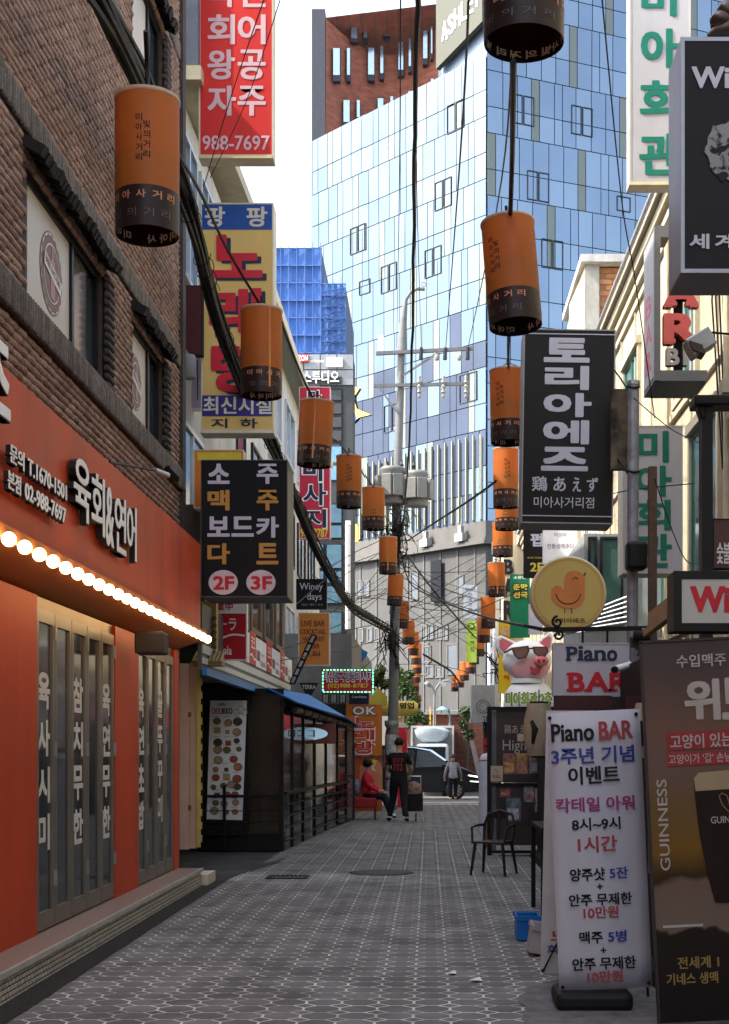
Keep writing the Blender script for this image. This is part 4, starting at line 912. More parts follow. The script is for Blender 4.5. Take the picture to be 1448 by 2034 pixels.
ck.inputs['Color1'].default_value = (.46, .15, .085, 1); ck.inputs['Color2'].default_value = (.36, .115, .065, 1); ck.inputs['Mortar'].default_value = (.30, .12, .08, 1); L.new(cx.outputs[0], ck.inputs['Vector'])
nz = N.new('ShaderNodeTexNoise'); nz.inputs['Scale'].default_value = 1.4; nz.inputs['Detail'].default_value = 8; mp2 = N.new('ShaderNodeMapping'); mp2.inputs['Scale'].default_value = (1, 1, 3); L.new(tc.outputs['Object'], mp2.inputs[0]); L.new(mp2.outputs[0], nz.inputs['Vector'])
mx = N.new('ShaderNodeMix'); mx.data_type = 'RGBA'; mx.blend_type = 'MULTIPLY'; mx.inputs[0].default_value = .9
rp = N.new('ShaderNodeMapRange'); rp.inputs[1].default_value = .35; rp.inputs[2].default_value = .65; rp.inputs[3].default_value = .75; rp.inputs[4].default_value = 1.1; L.new(nz.outputs[0], rp.inputs[0])
L.new(ck.outputs['Color'], mx.inputs[6]); L.new(rp.outputs[0], mx.inputs[7]); L.new(mx.outputs[2], bs.inputs['Base Color'])
YBT = 98.0
def btc(px): u_ = (px - 648) / (900 - 648); return YBT + 4.5 * math.sin(math.pi * min(1, max(0, u_)) * .9)   # concave front
b = MB(); cols = list(range(648, 931, 12)); n = len(cols)
for px in cols:
    Y = btc(px); tp = 53.4 - .5 * math.sin(math.pi * min(1, (px - 648) / 180)) + 1.6 * max(0, (px - 800) / 100); b.v.append((W(px, 0, Y).x, Y, 20)); b.v.append((W(px, 0, Y).x, Y, tp))
for i in range(n - 1): b.f.append((2 * i, 2 * i + 2, 2 * i + 3, 2 * i + 1)); b.mi.append(0)
xb0, xb1 = W(648, 0, 98).x, W(930, 0, btc(930)).x
b.add([(xb0, 98, 53.4), (xb1, btc(930), 55.4), (xb1, 112, 55.4), (xb0, 112, 53.4)], [(0, 1, 2, 3)])
b.build('front', bt_m, bt, smooth=True)
b = MB(); b.box(W(621, 0, 98).x, xb0 - .02, 97.6, 112, 20, 53.8); b.build('side_slab', mat('slate_slab', (.05, .055, .07), .6), bt)
wins = []
S2 = 2.194
for (a, y0_, w, h, d_) in ((170, 85, 30, 95, 0), (225, 82, 15, 97, 0), (308, 84, 28, 84, 1), (92, 205, 32, 145, 0), (152, 205, 17, 145, 0), (240, 203, 30, 145, 0), (293, 196, 17, 146, 0), (372, 178, 25, 150, 1), (417, 162, 14, 150, 1), (480, 128, 22, 150, 1), (514, 110, 10, 145, 1), (137, 432, 30, 118, 0), (195, 432, 17, 92, 0), (282, 424, 28, 62, 0), (337, 415, 16, 42, 0), (415, 392, 20, 32, 0), (455, 375, 14, 28, 0), (514, 338, 16, 34, 1)):
    wins.append((620 + a / S2, y0_ / S2, 620 + (a + w) / S2, (y0_ + h) / S2))
for (x0_, y0_, x1_, y1_) in wins:
    Y = min(btc(x0_), btc(x1_)) - .35; b = MB(); b.rect(x0_, y0_, x1_, y1_, Y, .5); w_ = b.build('window', mat('slit_frame', (.045, .05, .06), .5), bt)
    b = MB(); b.rect(x0_ + .9, y0_ + .8, x1_ - .9, y0_ + (y1_ - y0_) * .82, Y - .05, .08); b.build('pane', mat('slit_glass', (.45, .58, .66), .12, .6), w_)
#END_A
# ------------------------------------------------------------------ THE STREET BEHIND THE VIEWPOINT
for (x0_, x1_, y0_, y1_, h_, m_, lab) in ((-9, -2.9, -30, 0.9, 9.5, wall_l, 'rendered building behind the viewpoint on the brick side'), (3.3, 10, -30, 11.9, 8.0, mat('near_cream', (.50, .45, .36), .8, dirt=.3), 'rendered building on the right nearer than the cream one'), (-12, 12, -70, -62, 6, mat('end_grey', (.30, .29, .28), .8, dirt=.3), 'unseen grey end block behind the viewpoint, kept low to let in front light')):  # unseen end block set low and far back to let front light in
    t = T('row_building', lab, 'building', ((x0_ + x1_) / 2, (y0_ + y1_) / 2, 0)); b = MB(); b.box(x0_, x1_, y0_, y1_, 0, h_); b.build('wall', m_, t)
    for k in range(5):
        for f_ in range(3):
            b = MB(); z = 1.2 + f_ * 2.8
            if x1_ - x0_ > 20: b.box(-8 + k * 3.6, -6 + k * 3.6, y1_, y1_ + .05, z, z + 1.4)
            elif x0_ < 0: b.box(x1_, x1_ + .05, y1_ - 5 - k * 5, y1_ - 3 - k * 5, z, z + 1.4)
            else: b.box(x0_ - .05, x0_, y1_ - 5 - k * 5, y1_ - 3 - k * 5, z, z + 1.4)
            b.build('window', glassd, t)
# ------------------------------------------------------------------ CREAM BUILDING (right)
XR = 3.3
cm = mat('cream_render', (.42, .36, .255), .8, var=.1, scale=1.2, bump=.15, dirt=.4)
t = T('cream_building', 'sunlit cream rendered building with a banded cornice on the right', 'building', (6, 25, 0))
b = MB(); b.box(XR, 12, 12.0, 48, -.4, 8.85); b.build('wall', cm, t)
for k, (z0, z1, o_) in enumerate(((8.45, 8.55, .05), (8.62, 8.72, .10), (8.80, 8.95, .16), (8.98, 9.06, .22))):
    b = MB(); b.box(XR - o_, 12, 12.0, 48.1, z0, z1); b.build('cornice_band', mat('cornice', (.42, .37, .27), .7, dirt=.25), t)
b = MB(); b.tube([(XR - .28, 12, 9.02), (XR - .28, 48, 9.02)], .035); b.build('conduit', alu, t)
# pilaster strips and render joints
y = 12.6
while y < 47:
    b = MB(); b.box(XR - .03, XR, y, y + .05, 0, 8.44); b.build('render_joint', MATS['cornice'], t); y += 1.55
for z in (3.0, 5.9): 
    b = MB(); b.box(XR - .05, XR, 12, 48, z, z + .08); b.build('string_course', MATS['cornice'], t)
grn = mat('green_frame', (.04, .12, .09), .4); ggl = mat('green_glass', (.07, .15, .14), .08, .3, var=.3, scale=2)
for k, (ya, yb, za, zb) in enumerate(((13.0, 14.2, 3.4, 5.3), (15.6, 17.2, 3.5, 5.4), (18.6, 20.2, 3.4, 5.4), (22, 23.4, 3.4, 5.4), (25.4, 26.6, 3.4, 5.4), (16.9, 18.3, 6.1, 7.8), (21.5, 23, 6.1, 7.8), (26, 27.5, 6.1, 7.8), (30, 31.5, 3.4, 5.4), (30, 31.5, 6.1, 7.8))):
    b = MB(); X = XR
    b.box(X - .07, X, ya - .1, yb + .1, za - .1, za); b.box(X - .1, X, ya - .12, yb + .12, zb, zb + .12); b.box(X - .06, X, ya - .1, ya, za, zb); b.box(X - .06, X, yb, yb + .1, za, zb)
    w = b.build('window', MATS['cornice'], t)
    b = MB(); b.box(X - .035, X - .005, ya, ya + .06, za, zb); b.box(X - .035, X - .005, yb - .06, yb, za, zb); b.box(X - .035, X - .005, ya + .06, yb - .06, za, za + .06); b.box(X - .035, X - .005, ya + .06, yb - .06, zb - .06, zb); b.box(X - .035, X - .005, (ya + yb) / 2 - .03, (ya + yb) / 2 + .03, za + .06, zb - .06); b.build('frame', grn, w)
    b = MB(); b.box(X - .018, X - .008, ya + .06, yb - .06, za + .06, zb - .06); b.build('pane', ggl, w)
for (yy, z0, z1) in ((14.75, 2.6, 8.4), (18.45, 2.6, 8.4), (24.3, 1, 8.4), (24.5, 1, 8.4)):
    b = MB(); b.tube([(XR - .12, yy, z0), (XR - .12, yy, z1)], .035); b.build('pipe', mat('cream_pipe', (.55, .46, .32), .6, dirt=.3), t)
for yy in (14.3, 20.9, 28):
    b = MB(); b.box(XR - .25, XR, yy, yy + .22, 5.2, 5.35); b.box(XR - .18, XR, yy + .03, yy + .19, 4.95, 5.2); b.box(XR - .1, XR, yy + .06, yy + .16, 4.6, 4.95); b.build('bracket', MATS['cornice'], t)
b = MB()
for k in range(5): b.tube([(XR - .05, 14.9 + k * .09, 4.6), (XR - .06 - .02 * k, 15.0 + k * .1, 6.5), (XR - .05, 15.1 + .05 * k, 8.5)], .011, 5)
b.build('wall_cable', wire_m, t)
# penthouse of concrete and brick behind
YP = 45.0
t = T('brick_penthouse', 'concrete and orange brick roof block above the cream building', 'building', W(1190, 655, YP))
b = MB(); p, q = W(1163, 900, YP), W(1190, 520, YP); b.box(p.x, q.x, YP, YP + 6, 5, q.z); b.build('concrete_pier', mat('pale_concrete', (.30, .295, .27), .8, dirt=.3, bump=.3, bscale=8), t)
b = MB(); p2 = W(1290, 520, YP); b.box(q.x + .01, p2.x, YP + .25, YP + 6, 5, q.z - .1); b.build('wall', mat('mortar_orange', (.30, .17, .10), .85), t)
bmx = []; bw = .42; z = q.z - .2; r_ = 0
while z > 10.4:
    x = q.x + .03 + (r_ % 2) * bw / 2
    while x < p2.x - .2: bmx.append(TRS(Vector((x + bw / 2, YP + .24, z)), bw - .03, .06, .155)); x += bw
    z -= .185; r_ += 1
pieces(t, 'brick', BOX, bmx, mat('orange_brick', (.42, .19, .09), .8, var=.15, isl=.18), 300)
b = MB(); p, q = W(1130, 900, 49), W(1158, 512, 49); b.add([(p.x, 49, 5), (W(1162, 0, YP).x, YP + .02, 5), (W(1162, 0, YP).x, YP + .02, W(0, 520, YP).z), (p.x, 49, W(0, 512, YP).z)], [(0, 1, 2, 3)]); b.build('side_wall', cm, t)
b = MB(); p, q = W(1152, 0, YP), W(1295, 0, YP); b.box(p.x, q.x, YP - .25, YP + 6, W(0, 524, YP).z, W(0, 509, YP).z); b.build('coping', mat('white_coping', (.42, .42, .41), .7, dirt=.4), t)
b = MB(); b.box(3.2, 12, 40, 52, 8.9, 10.2); b.build('lower_block', cm, t)

# farther right-hand buildings down the lane
t = T('bar_building', 'cream corner building with black BAR letters far down the right side', 'building', (4, 52, 0))
YB = 50.0
b = MB(); p, q = W(1000, 1500, YB), W(1040, 960, YB); b.box(p.x, 9, YB, YB + 1.8, -.6, q.z); b.build('wall', cm, t)
letters(t, [('B', 1001, 1112, 1018, 1140), ('A', 1001, 1150, 1018, 1184), ('R', 1001, 1194, 1018, 1232)], YB - .02, blackm, 'bar_letter', .07, .05)
b = MB(); b.rect(1001, 1240, 1022, 1256, YB - .06, .05); s_ = b.build('sign_panel', blackm, t); b = MB(); b.ptxt('3F', 1004, 1243, 1018, 1253, YB - .07, .05); b.build('lettering', whl, s_)
t = T('white_block', 'pale blue-white building edge beside the right lantern row', 'building', (3, 55, 0))
b = MB(); b.rect(972, 1180, 1002, 1520, 53, 2); b.build('wall', mat('bluish_white', (.50, .55, .60), .6, dirt=.2), t)
for k in range(6): b = MB(); b.rect(974, 1190 + k * 36, 1000, 1214 + k * 36, 52.95, .04); b.build('window', glassb, t)
# lattice pole
t = T('utility_pole', 'thin pale pole wrapped in cables behind the right lantern row', 'utility pole', W(983, 1560, 44))
b = MB(); b.tube([W(983, 1575, 44), W(985, 1100, 44)], [.13, .10], 12); b.build('shaft', alu, t)
b = MB(); b.rect(977, 1075, 993, 1100, 43.8, .3); b.build('junction_box', steel, t)
b = MB(); rnd = random.Random(8)
for k in range(14):
    p = W(984, 1330 + rnd.uniform(-15, 10), 43.8); q = W(984 + rnd.uniform(-30, 34), 1330 + rnd.uniform(-60, 40), 43.6); m_ = (p + q) / 2 + Vector((rnd.uniform(-.3, .3), 0, rnd.uniform(-.5, .3))); b.tube([p, p.lerp(m_, .6), m_, q], .018, 5)
b.build('cable_tangle', wire_m, t)
# second-floor shopfront with black frames behind the chick sign
t = T('black_framed_shop', 'upstairs shop with tall black window frames behind the chick sign', 'building', W(1160, 1500, 19))
YK = 19.5
b = MB(); b.box(W(1160, 0, YK).x, 3.28, YK + .02, YK + 3, 2.3, W(0, 1060, YK).z); b.build('wall', mat('shop_grey_wall', (.28, .30, .30), .7, dirt=.3), t)
for (xa, xb, ya, yb) in ((1168, 1186, 1066, 1235), (1192, 1238, 1066, 1235)):
    b = MB(); b.rect(xa, ya, xb, ya + 5, YK - .05, .07); b.rect(xa, yb - 5, xb, yb, YK - .05, .07); b.rect(xa, ya + 5, xa + 5, yb - 5, YK - .05, .07); b.rect(xb - 5, ya + 5, xb, yb - 5, YK - .05, .07)
    w = b.build('window', blackm, t); b = MB(); b.rect(xa + 5, ya + 5, xb - 5, yb - 5, YK - .02, .02); b.build('pane', ggl, w)
b = MB()
for k in range(7): b.tube([W(1098, 1262 - k * 3, YK - .2), W(1245, 1246 - k * 10, YK - .6)], .018, 6)
b.build('awning_bar', alu, t)

t = T('shop_row', 'dark ground-floor shops along the foot of the cream building', 'shops', (3, 32, 0))
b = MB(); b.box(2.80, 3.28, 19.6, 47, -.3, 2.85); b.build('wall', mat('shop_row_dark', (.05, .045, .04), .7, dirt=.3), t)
for k in range(7): b = MB(); b.box(2.75, 2.80, 20.2 + k * 3.8, 23.4 + k * 3.8, 2.2, 2.75); b.build('sign_panel', [redd, white, MATS['sign_green'] if 'sign_green' in MATS else navy][k % 3], t)
t = T('shop_row', 'dark ground-floor shops on the right nearer than the posters', 'shops', (3, -5, 0))
b = MB(); b.box(2.9, 3.29, -28, 8.5, 0, 2.85); b.build('wall', MATS['shop_row_dark'], t)
# ------------------------------------------------------------------ RIGHT SIGNS
dk = face_mat('sign_charcoal', (.022, .019, .019)); grn_l = mat('letter_green', (.0, .14, .09), .4)
# 토리아에즈
t = lightbox('vertical_sign', 'large dark brown chicken restaurant sign with Korean and Japanese letters', 'sign', 1034, 653, 1217, 1040, 13.0, .42, dk, mat('grey_case', (.22, .22, .23), .45, .3), .012)
t.rotation_euler = (0, R(.9), 0)
letters(t, [('토', 1078, 673, 1162, 717), ('리', 1080, 728, 1162, 772), ('아', 1078, 782, 1168, 826), ('에', 1078, 836, 1164, 880), ('즈', 1076, 890, 1162, 933)], 12.997, mat('letter_silver', (.46, .46, .54), .4, var=.03), weight=.13)
letters(t, [('鶏', 1055, 947, 1085, 976), ('あ', 1098, 948, 1122, 976), ('え', 1136, 948, 1152, 976), ('ず', 1164, 948, 1186, 976), ('미아사거리점', 1059, 987, 1179, 1009, .005)], 12.997, MATS['letter_silver'], weight=.03)
b = MB(); b.rect(1036, 662, 1216, 664, 12.997, .002); b.rect(1036, 1024, 1214, 1026, 12.997, .002); b.build('line', MATS['letter_silver'], t)
# 미아회관 x2
cs = mat('case_white', (.45, .43, .38), .5, dirt=.2)
t = lightbox('vertical_sign', 'tall white sign with green letters at the top right', 'sign', 1250, -150, 1372, 366, 14.2, .22, face_mat('sign_white', (.40, .395, .41)), cs, .02)
b = MB(); b.rect(1250, 360, 1372, 366, 14.19, .009); b.build('bottom_rail', MATS['yellowed_trim'], t)
letters(t, [('미', 1276, -36, 1342, 29), ('아', 1275, 57, 1346, 132), ('회', 1273, 160, 1346, 238), ('관', 1272, 266, 1346, 345)], 14.197, grn_l, weight=.07)
t = lightbox('vertical_sign', 'white sign with green letters half hidden by the grey pole', 'sign', 1237, 845, 1356, 1139, 16.0, .45, face_mat('sign_white2', (.42, .41, .43)), cs, .015)
letters(t, [('미', 1268, 857, 1326, 917), ('아', 1264, 926, 1332, 985), ('회', 1264, 994, 1330, 1052), ('관', 1264, 1062, 1332, 1126)], 15.997, grn_l, weight=.07)
# Wi- sign top
t = lightbox('vertical_sign', 'big black bar sign with hand drawn white letters, upper right corner', 'sign', 1352, 72, 1600, 541, 7.0, .36, face_mat('sign_black5', (.014, .014, .019)), mat('case_steel', (.26, .28, .33), .4, .4), .02)
letters(t, [('Wi', 1375, 132, 1448, 173), ('세', 1370, 464, 1408, 493), ('계', 1421, 464, 1462, 493)], 6.997, MATS['letter_silver'], weight=.06)
pm = bpy.data.materials.new('photo_print'); pm.use_nodes = True; N = pm.node_tree.nodes; L = pm.node_tree.links; bs = N['Principled BSDF']; bs.inputs['Roughness'].default_value = .5; bs.inputs['Specular IOR Level'].default_value = .15
tc = N.new('ShaderNodeTexCoord'); nz = N.new('ShaderNodeTexNoise'); nz.inputs['Scale'].default_value = 16; nz.inputs['Detail'].default_value = 5; nz.inputs['Distortion'].default_value = 1.2; cr = N.new('ShaderNodeValToRGB')
cr.color_ramp.elements[0].position = .47; cr.color_ramp.elements[0].color = (.010, .010, .012, 1); cr.color_ramp.elements[1].position = .54; cr.color_ramp.elements[1].color = (.22, .22, .235, 1)
L.new(tc.outputs['Object'], nz.inputs['Vector']); L.new(nz.outputs[0], cr.inputs[0]); L.new(cr.outputs[0], bs.inputs['Base Color'])
b = MB(); n_ = 30; rnd = random.Random(5)
b.add([W(1446 + 45 * math.cos(2 * math.pi * q / n_) * rnd.uniform(.85, 1.1), 298 + 62 * math.sin(2 * math.pi * q / n_) * rnd.uniform(.85, 1.08), 6.997) for q in range(n_)], [tuple(range(n_))]); b.build('printed_picture', pm, t)
t = T('carved_ornament', 'dark carved ornament on top of the big black bar sign', 'ornament', W(1425, 72, 7.1))
b = MB(); b.ball(W(1432, 40, 7.1), .06, 10, 7, sz=.8); b.ball(W(1446, 22, 7.1), .06, 10, 7); b.ball(W(1424, 50, 7.1), .035, 8, 6); b.tube([W(1406, 70, 7.1), W(1420, 62, 7.1), W(1440, 58, 7.1), W(1460, 50, 7.1)], [.01, .03, .05, .05], 8); b.build('body', mat('bronze_brown', (.05, .03, .025), .35, .3), t, smooth=True)
# BAR sign
t = T('bar_sign', 'L-shaped grey bar sign with red letters stacked above a B1 mark', 'sign', W(1340, 770, 14.0))
YA = 14.0; cg = mat('case_dark_grey', (.12, .12, .12), .5)
xw = W(1300, 0, YA).x
b = MB(); b.box(xw, xw + .06, YA, YA + .7, W(0, 755, YA).z, W(0, 447, YA).z); b.build('side_board', cg, t)
b = MB(); b.box(xw - .004, xw, YA + .03, YA + .67, W(0, 745, YA).z, W(0, 455, YA).z); s_ = b.build('side_face', mat('side_face_grey', (.40, .40, .42), .5, dirt=.3), t)
b = MB()
for k, ch in enumerate('BAR'): b.text(ch, (xw - .006, YA + .55, W(0, 610 + k * 56, YA).z), (0, -1, 0), (0, 0, 1), .38, .22, .06)
b.build('lettering', MATS['letter_red'], s_)
b = MB(); b.box(xw + .06, W(1405, 0, YA).x, YA, YA + .7, W(0, 756, YA).z, W(0, 735, YA).z); b.box(xw + .06, W(1330, 0, YA).x, YA, YA + .3, W(0, 470, YA).z, W(0, 447, YA).z); b.build('ledge', cg, t)
b = MB(); b.rect(1339, 540, 1356, 736, YA + .12, .05); b.build('letter_post', blackm, t)
salm = mat('letter_coral', (.50, .08, .07), .4)
letters(t, [('A', 1321, 552, 1385, 607), ('R', 1322, 624, 1385, 680)], YA, salm, 'channel_letter', .10, .09)
b = MB(); b.rect(1322, 598, 1345, 606, YA - .002, .09); b.rect(1362, 598, 1387, 606, YA - .002, .09); b.rect(1322, 672, 1342, 680, YA - .002, .09); b.build('letter_serif', salm, t)
letters(t, [('B1', 1325, 692, 1364, 724)], YA, mat('letter_brass', (.24, .22, .20), .4, .3), 'floor_mark', .07, .08)
# floodlight on arm
t = T('floodlight', 'grey floodlight on a thin arm below the big black bar sign', 'light', W(1395, 680, 9))
b = MB(); c = W(1389, 683, 9); b.obox(c, Vector((.075, 0, .045)), Vector((-.03, 0, .055)), (0, .07, 0)); b.build('housing', steel, t, bevel=.01)
b = MB(); b.obox(W(1380, 697, 9) + Vector((0, -.02, 0)), Vector((.06, 0, -.02)) * .7, Vector((-.01, 0, .03)), (0, .07, 0)); b.build('shade', mat('flood_brown', (.06, .045, .045), .5), t)
b = MB(); b.tube([W(1400, 666, 9), W(1415, 660, 9), W(1460, 664, 9)], .008); b.build('arm', blackm, t)
# grey pole, rusty board, speaker, brown post
t = T('sign_pole', 'grey steel pole holding the large dark brown sign', 'pole', W(1253, 1700, 12.6))
b = MB(); b.tube([(W(1253, 0, 12.6).x, 12.6, 0), W(1258, 757, 12.6)], .052, 14); b.build('shaft', mat('galvanised', (.26, .27, .31), .45, .4, var=.3, scale=12, dirt=.3), t)
b = MB(); b.tube([W(1258, 765, 12.6), W(1258, 757, 12.6)], .06, 14); b.build('cap', steel, t)
for py in (768, 936):
    b = MB(); b.tube([W(1245, py - 1, 12.5), W(1258, py + 2, 12.52), W(1270, py, 12.56)], .012, 6); b.tube([W(1246, py + 5, 12.5), W(1230, py - 20, 12.7), W(1218, py - 35, 12.9)], .008, 6); b.build('wire_tie', wire_m, t)
b = MB(); b.rect(1214, 772, 1252, 932, 12.75, .08); o = b.build('rusty_board', mat('mottled_board', (.08, .06, .04), .7, var=1.0, scale=5), None); setp(o, 'mottled black and rust board between the dark sign and its pole', 'board')
b = MB(); b.rect(1246, 1074, 1287, 1130, 12.35, .2); o = b.build('loudspeaker', black, None, bevel=.03); setp(o, 'black box loudspeaker strapped to the grey pole', 'loudspeaker')
b = MB(); b.rect(1289, 926, 1305, 1400, 12.0, .07); o = b.build('brown_post', mat('brown_wood', (.075, .045, .03), .7, var=.3, scale=20), None); setp(o, 'brown wooden post in front of the half hidden green lettered sign', 'post')
# black gantry
t = T('gantry', 'black metal gantry post and beam at the right edge', 'frame', W(1405, 1300, 9))
b = MB(); b.rect(1394, 800, 1416, 1330, 9, .1); b.build('post', black, t)
b = MB(); b.rect(1380, 783, 1500, 803, 8.95, .2); b.prism([(0, 0), (.06, 0), (.06, -.09), (.03, -.09)], W(1384, 803, 8.99), (1, 0, 0), (0, 0, 1), (0, .1, 0)); b.build('beam', black, t, bevel=.01)
t = lightbox('small_sign', 'maroon grill sign with slanted pale letters behind the gantry', 'sign', 1416, 1030, 1500, 1130, 9.6, .1, face_mat('sign_dull_maroon', (.13, .07, .065)), blackm, .008)
letters(t, [('숯불수제', 1424, 1078, 1475, 1120)], 9.597, whl, weight=.03)
# Wi lightbox
t = lightbox('small_sign', 'white lightbox with red letters in a thick black frame at the right edge', 'sign', 1338, 1134, 1500, 1254, 7.6, .22, face_mat('sign_offwhite', (.52, .50, .46)), black, .045)
letters(t, [('Wi', 1373, 1166, 1448, 1215), ('ll', 1456, 1166, 1480, 1215)], 7.6, MATS['letter_red'], weight=.08)
# Guinness poster board
YQ = 7.45
t = T('beer_poster', 'tall brown beer poster board with a dark pint glass', 'poster', W(1400, 2030, YQ))
t.rotation_euler = (0, R(-2.8), 0)
def up_(items): return [(i[0], i[1] + (2030 - (i[2] + i[4]) / 2) * .049, i[2], i[3] + (2030 - (i[2] + i[4]) / 2) * .049, i[4]) + tuple(i[5:]) for i in items]
gpm = bpy.data.materials.new('poster_print'); gpm.use_nodes = True; N = gpm.node_tree.nodes; L = gpm.node_tree.links; bs = N['Principled BSDF']; bs.inputs['Roughness'].default_value = .5; bs.inputs['Specular IOR Level'].default_value = .15
tc = N.new('ShaderNodeTexCoord'); sx = N.new('ShaderNodeSeparateXYZ'); L.new(tc.outputs['Object'], sx.inputs[0])
nz = N.new('ShaderNodeTexNoise'); nz.inputs['Scale'].default_value = 2.2; nz.inputs['Detail'].default_value = 4; L.new(tc.outputs['Object'], nz.inputs['Vector'])
ad = N.new('ShaderNodeMath'); ad.operation = 'MULTIPLY_ADD'; ad.inputs[1].default_value = .35; L.new(nz.outputs[0], ad.inputs[0]); L.new(sx.outputs['Z'], ad.inputs[2])
cr = N.new('ShaderNodeValToRGB'); mr = N.new('ShaderNodeMapRange'); mr.inputs[1].default_value = 0.17; mr.inputs[2].default_value = 2.22; L.new(ad.outputs[0], mr.inputs[0]); L.new(mr.outputs[0], cr.inputs[0])
e = cr.color_ramp.elements; e[0].position = 0; e[0].color = (.012, .01, .009, 1); e[1].position = 1; e[1].color = (.07, .05, .05, 1)
for pos, c in ((.245, (.02, .014, .01, 1)), (.25, (.17, .12, .09, 1)), (.36, (.16, .10, .07, 1)), (.38, (.035, .02, .008, 1)), (.46, (.18, .09, .015, 1)), (.55, (.15, .085, .03, 1)), (.68, (.15, .09, .075, 1)), (.8, (.16, .085, .06, 1)), (.9, (.09, .06, .055, 1))):
    q = e.new(pos); q.color = c
L.new(cr.outputs[0], bs.inputs['Base Color'])
b = MB(); b.rect(1312, 1274, 1680, 2030, YQ, .03); b.build('board', gpm, t)
b = MB(); b.rect(1308, 1270, 1312, 2034, YQ - .005, .05); b.rect(1308, 1268, 1680, 1273, YQ - .005, .05); b.build('frame', mat('poster_frame', (.04, .03, .03), .5), t)
pl = mat('print_pale', (.42, .37, .34), .5); pg = mat('print_gold', (.30, .19, .06), .45)
Yf = YQ - .004
letters(t, up_([('수입맥주', 1343, 1300, 1442, 1325)]), Yf, pl, weight=.03); letters(t, up_([('위', 1362, 1352, 1427, 1430), ('드', 1437, 1352, 1500, 1430)]), Yf, pl, weight=.08)
b = MB(); b.rect(1351, 1453, 1640, 1489, Yf, .002); b.rect(1350, 1494, 1640, 1520, Yf, .002); b.build('band', mat('print_red', (.30, .03, .03), .5), t)
letters(t, up_([('고양이 있는', 1331, 1458, 1455, 1486), ("고양이가 '갑' 손님", 1328, 1497, 1452, 1516, .01)]), Yf - .002, pl, weight=.03)
b = MB(); o_ = W(1347, 1727, Yf); b.text('GUINNESS', o_, (0, 0, 1), (-1, 0, 0), (1727 - 1545) * Yf / F, 20 * Yf / F, .01); b.build('vertical_lettering', pl, t)
b = MB(); g0 = W(1384, 1536, Yf - .002)
gp = [(1382, 1546), (1392, 1534), (1480, 1532), (1480, 1800), (1412, 1795), (1400, 1740), (1388, 1660), (1382, 1580)]
b.add([W(x + 20, y, Yf - .002) for x, y in gp], [tuple(range(8))]); b.build('pint_glass', mat('stout', (.028, .015, .011), .4, var=.2), t)
b = MB(); b.add([W(x + 20, y, Yf - .004) for x, y in ((1382, 1546), (1392, 1535), (1480, 1532), (1480, 1570), (1384, 1572))], [(0, 1, 2, 3, 4)]); b.build('beer_head', mat('foam_cream', (.36, .26, .15), .6), t)
letters(t, up_([('GUIN', 1412, 1624, 1450, 1638), ('NESS', 1452, 1624, 1488, 1638)]), Yf - .005, pl, weight=.01)
b = MB(); h_ = [W(x + 20, y, Yf - .006) for x, y in ((1430, 1584), (1436, 1578), (1446, 1584), (1452, 1610), (1448, 1616), (1436, 1602))]; b.tube(h_ + [h_[0]], .003, 5); b.build('harp_mark', pg, t)
letters(t, up_([('전세계 1', 1346, 1900, 1428, 1924), ('기네스 생맥', 1324, 1932, 1426, 1955)]), Yf, pg, weight=.03)
b = MB(); b.rect(1326, 1836, 1406, 1841, Yf, .002); b.build('table_edge', pl, t)
# dark bar front on the right behind the posters
t = T('dark_bar', 'dark bar frontage with black notice boards behind the banners', 'building', (2.5, 14, 0))
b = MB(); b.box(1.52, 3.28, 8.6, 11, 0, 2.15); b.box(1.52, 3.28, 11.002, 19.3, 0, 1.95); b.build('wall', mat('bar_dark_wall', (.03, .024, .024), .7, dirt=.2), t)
b = MB(); b.rect(1245, 1382, 1330, 1500, 9.4, .04); b.build('notice_board', mat('maroon_board', (.05, .012, .012), .5), t)
b = MB(); b.rect(1288, 1530, 1312, 1700, 8.5, .03); b.build('black_menu', black, t)
b = MB()
for k in range(5): b.ptxt('술안주', 1290, 1536 + k * 30, 1310, 1552 + k * 30, 8.49, .02)
b.build('lettering', steel, t)
b = MB(); b.rect(1288, 1640, 1313, 1735, 8.45, .01); b.build('pale_notice', mat('notice_grey', (.24, .24, .27), .5), t)
b = MB(); b.rect(1100, 1382, 1215, 1600, 10.6, .05); b.build('maroon_panel', mat('maroon_board', (0, 0, 0)), t)
b = MB(); b.box(1.42, 1.52, 8.62, 19.3, 0, .1); b.build('kerb', blackm, t)
# round chick sign on wrought iron arm
YCK = 11.2
t = T('round_sign', 'round yellow sign with an orange smiling chick', 'sign', W(1128, 1258, YCK)); c = W(1129, 1180, YCK); sr = 76 * YCK / F
def circ(c, rx, rz, n=48): return [(c.x + rx * math.cos(2 * math.pi * k / n), c.y, c.z + rz * math.sin(2 * math.pi * k / n)) for k in range(n)]
def fcirc(b, c, rx, rz=None, n=48): b.add(circ(c, rx, rz or rx, n), [tuple(range(n))])
b = MB(); b.tube([c + Vector((0, .14, 0)), c + Vector((0, .015, 0)), c], [sr, sr, sr - .012], 56); b.build('casing', mat('case_ivory', (.60, .54, .38), .5), t, smooth=True)
b = MB(); fcirc(b, c + Vector((0, -.003, 0)), sr * .95); b.build('face', face_mat('face_yellow', (.56, .42, .13)), t)
b = MB(); n = 60; c2 = c + Vector((0, -.006, 0)); a1, a2 = circ(c2, sr * .90, sr * .90, n), circ(c2, sr * .885, sr * .885, n); b.add(a1 + a2, [(k, (k + 1) % n, (k + 1) % n + n, k + n) for k in range(n)]); b.build('ring', mat('chick_orange', (.55, .19, .04), .5), t)
def pw_(px, py, dy): v = W(px, py, YCK); v.y -= dy; return v
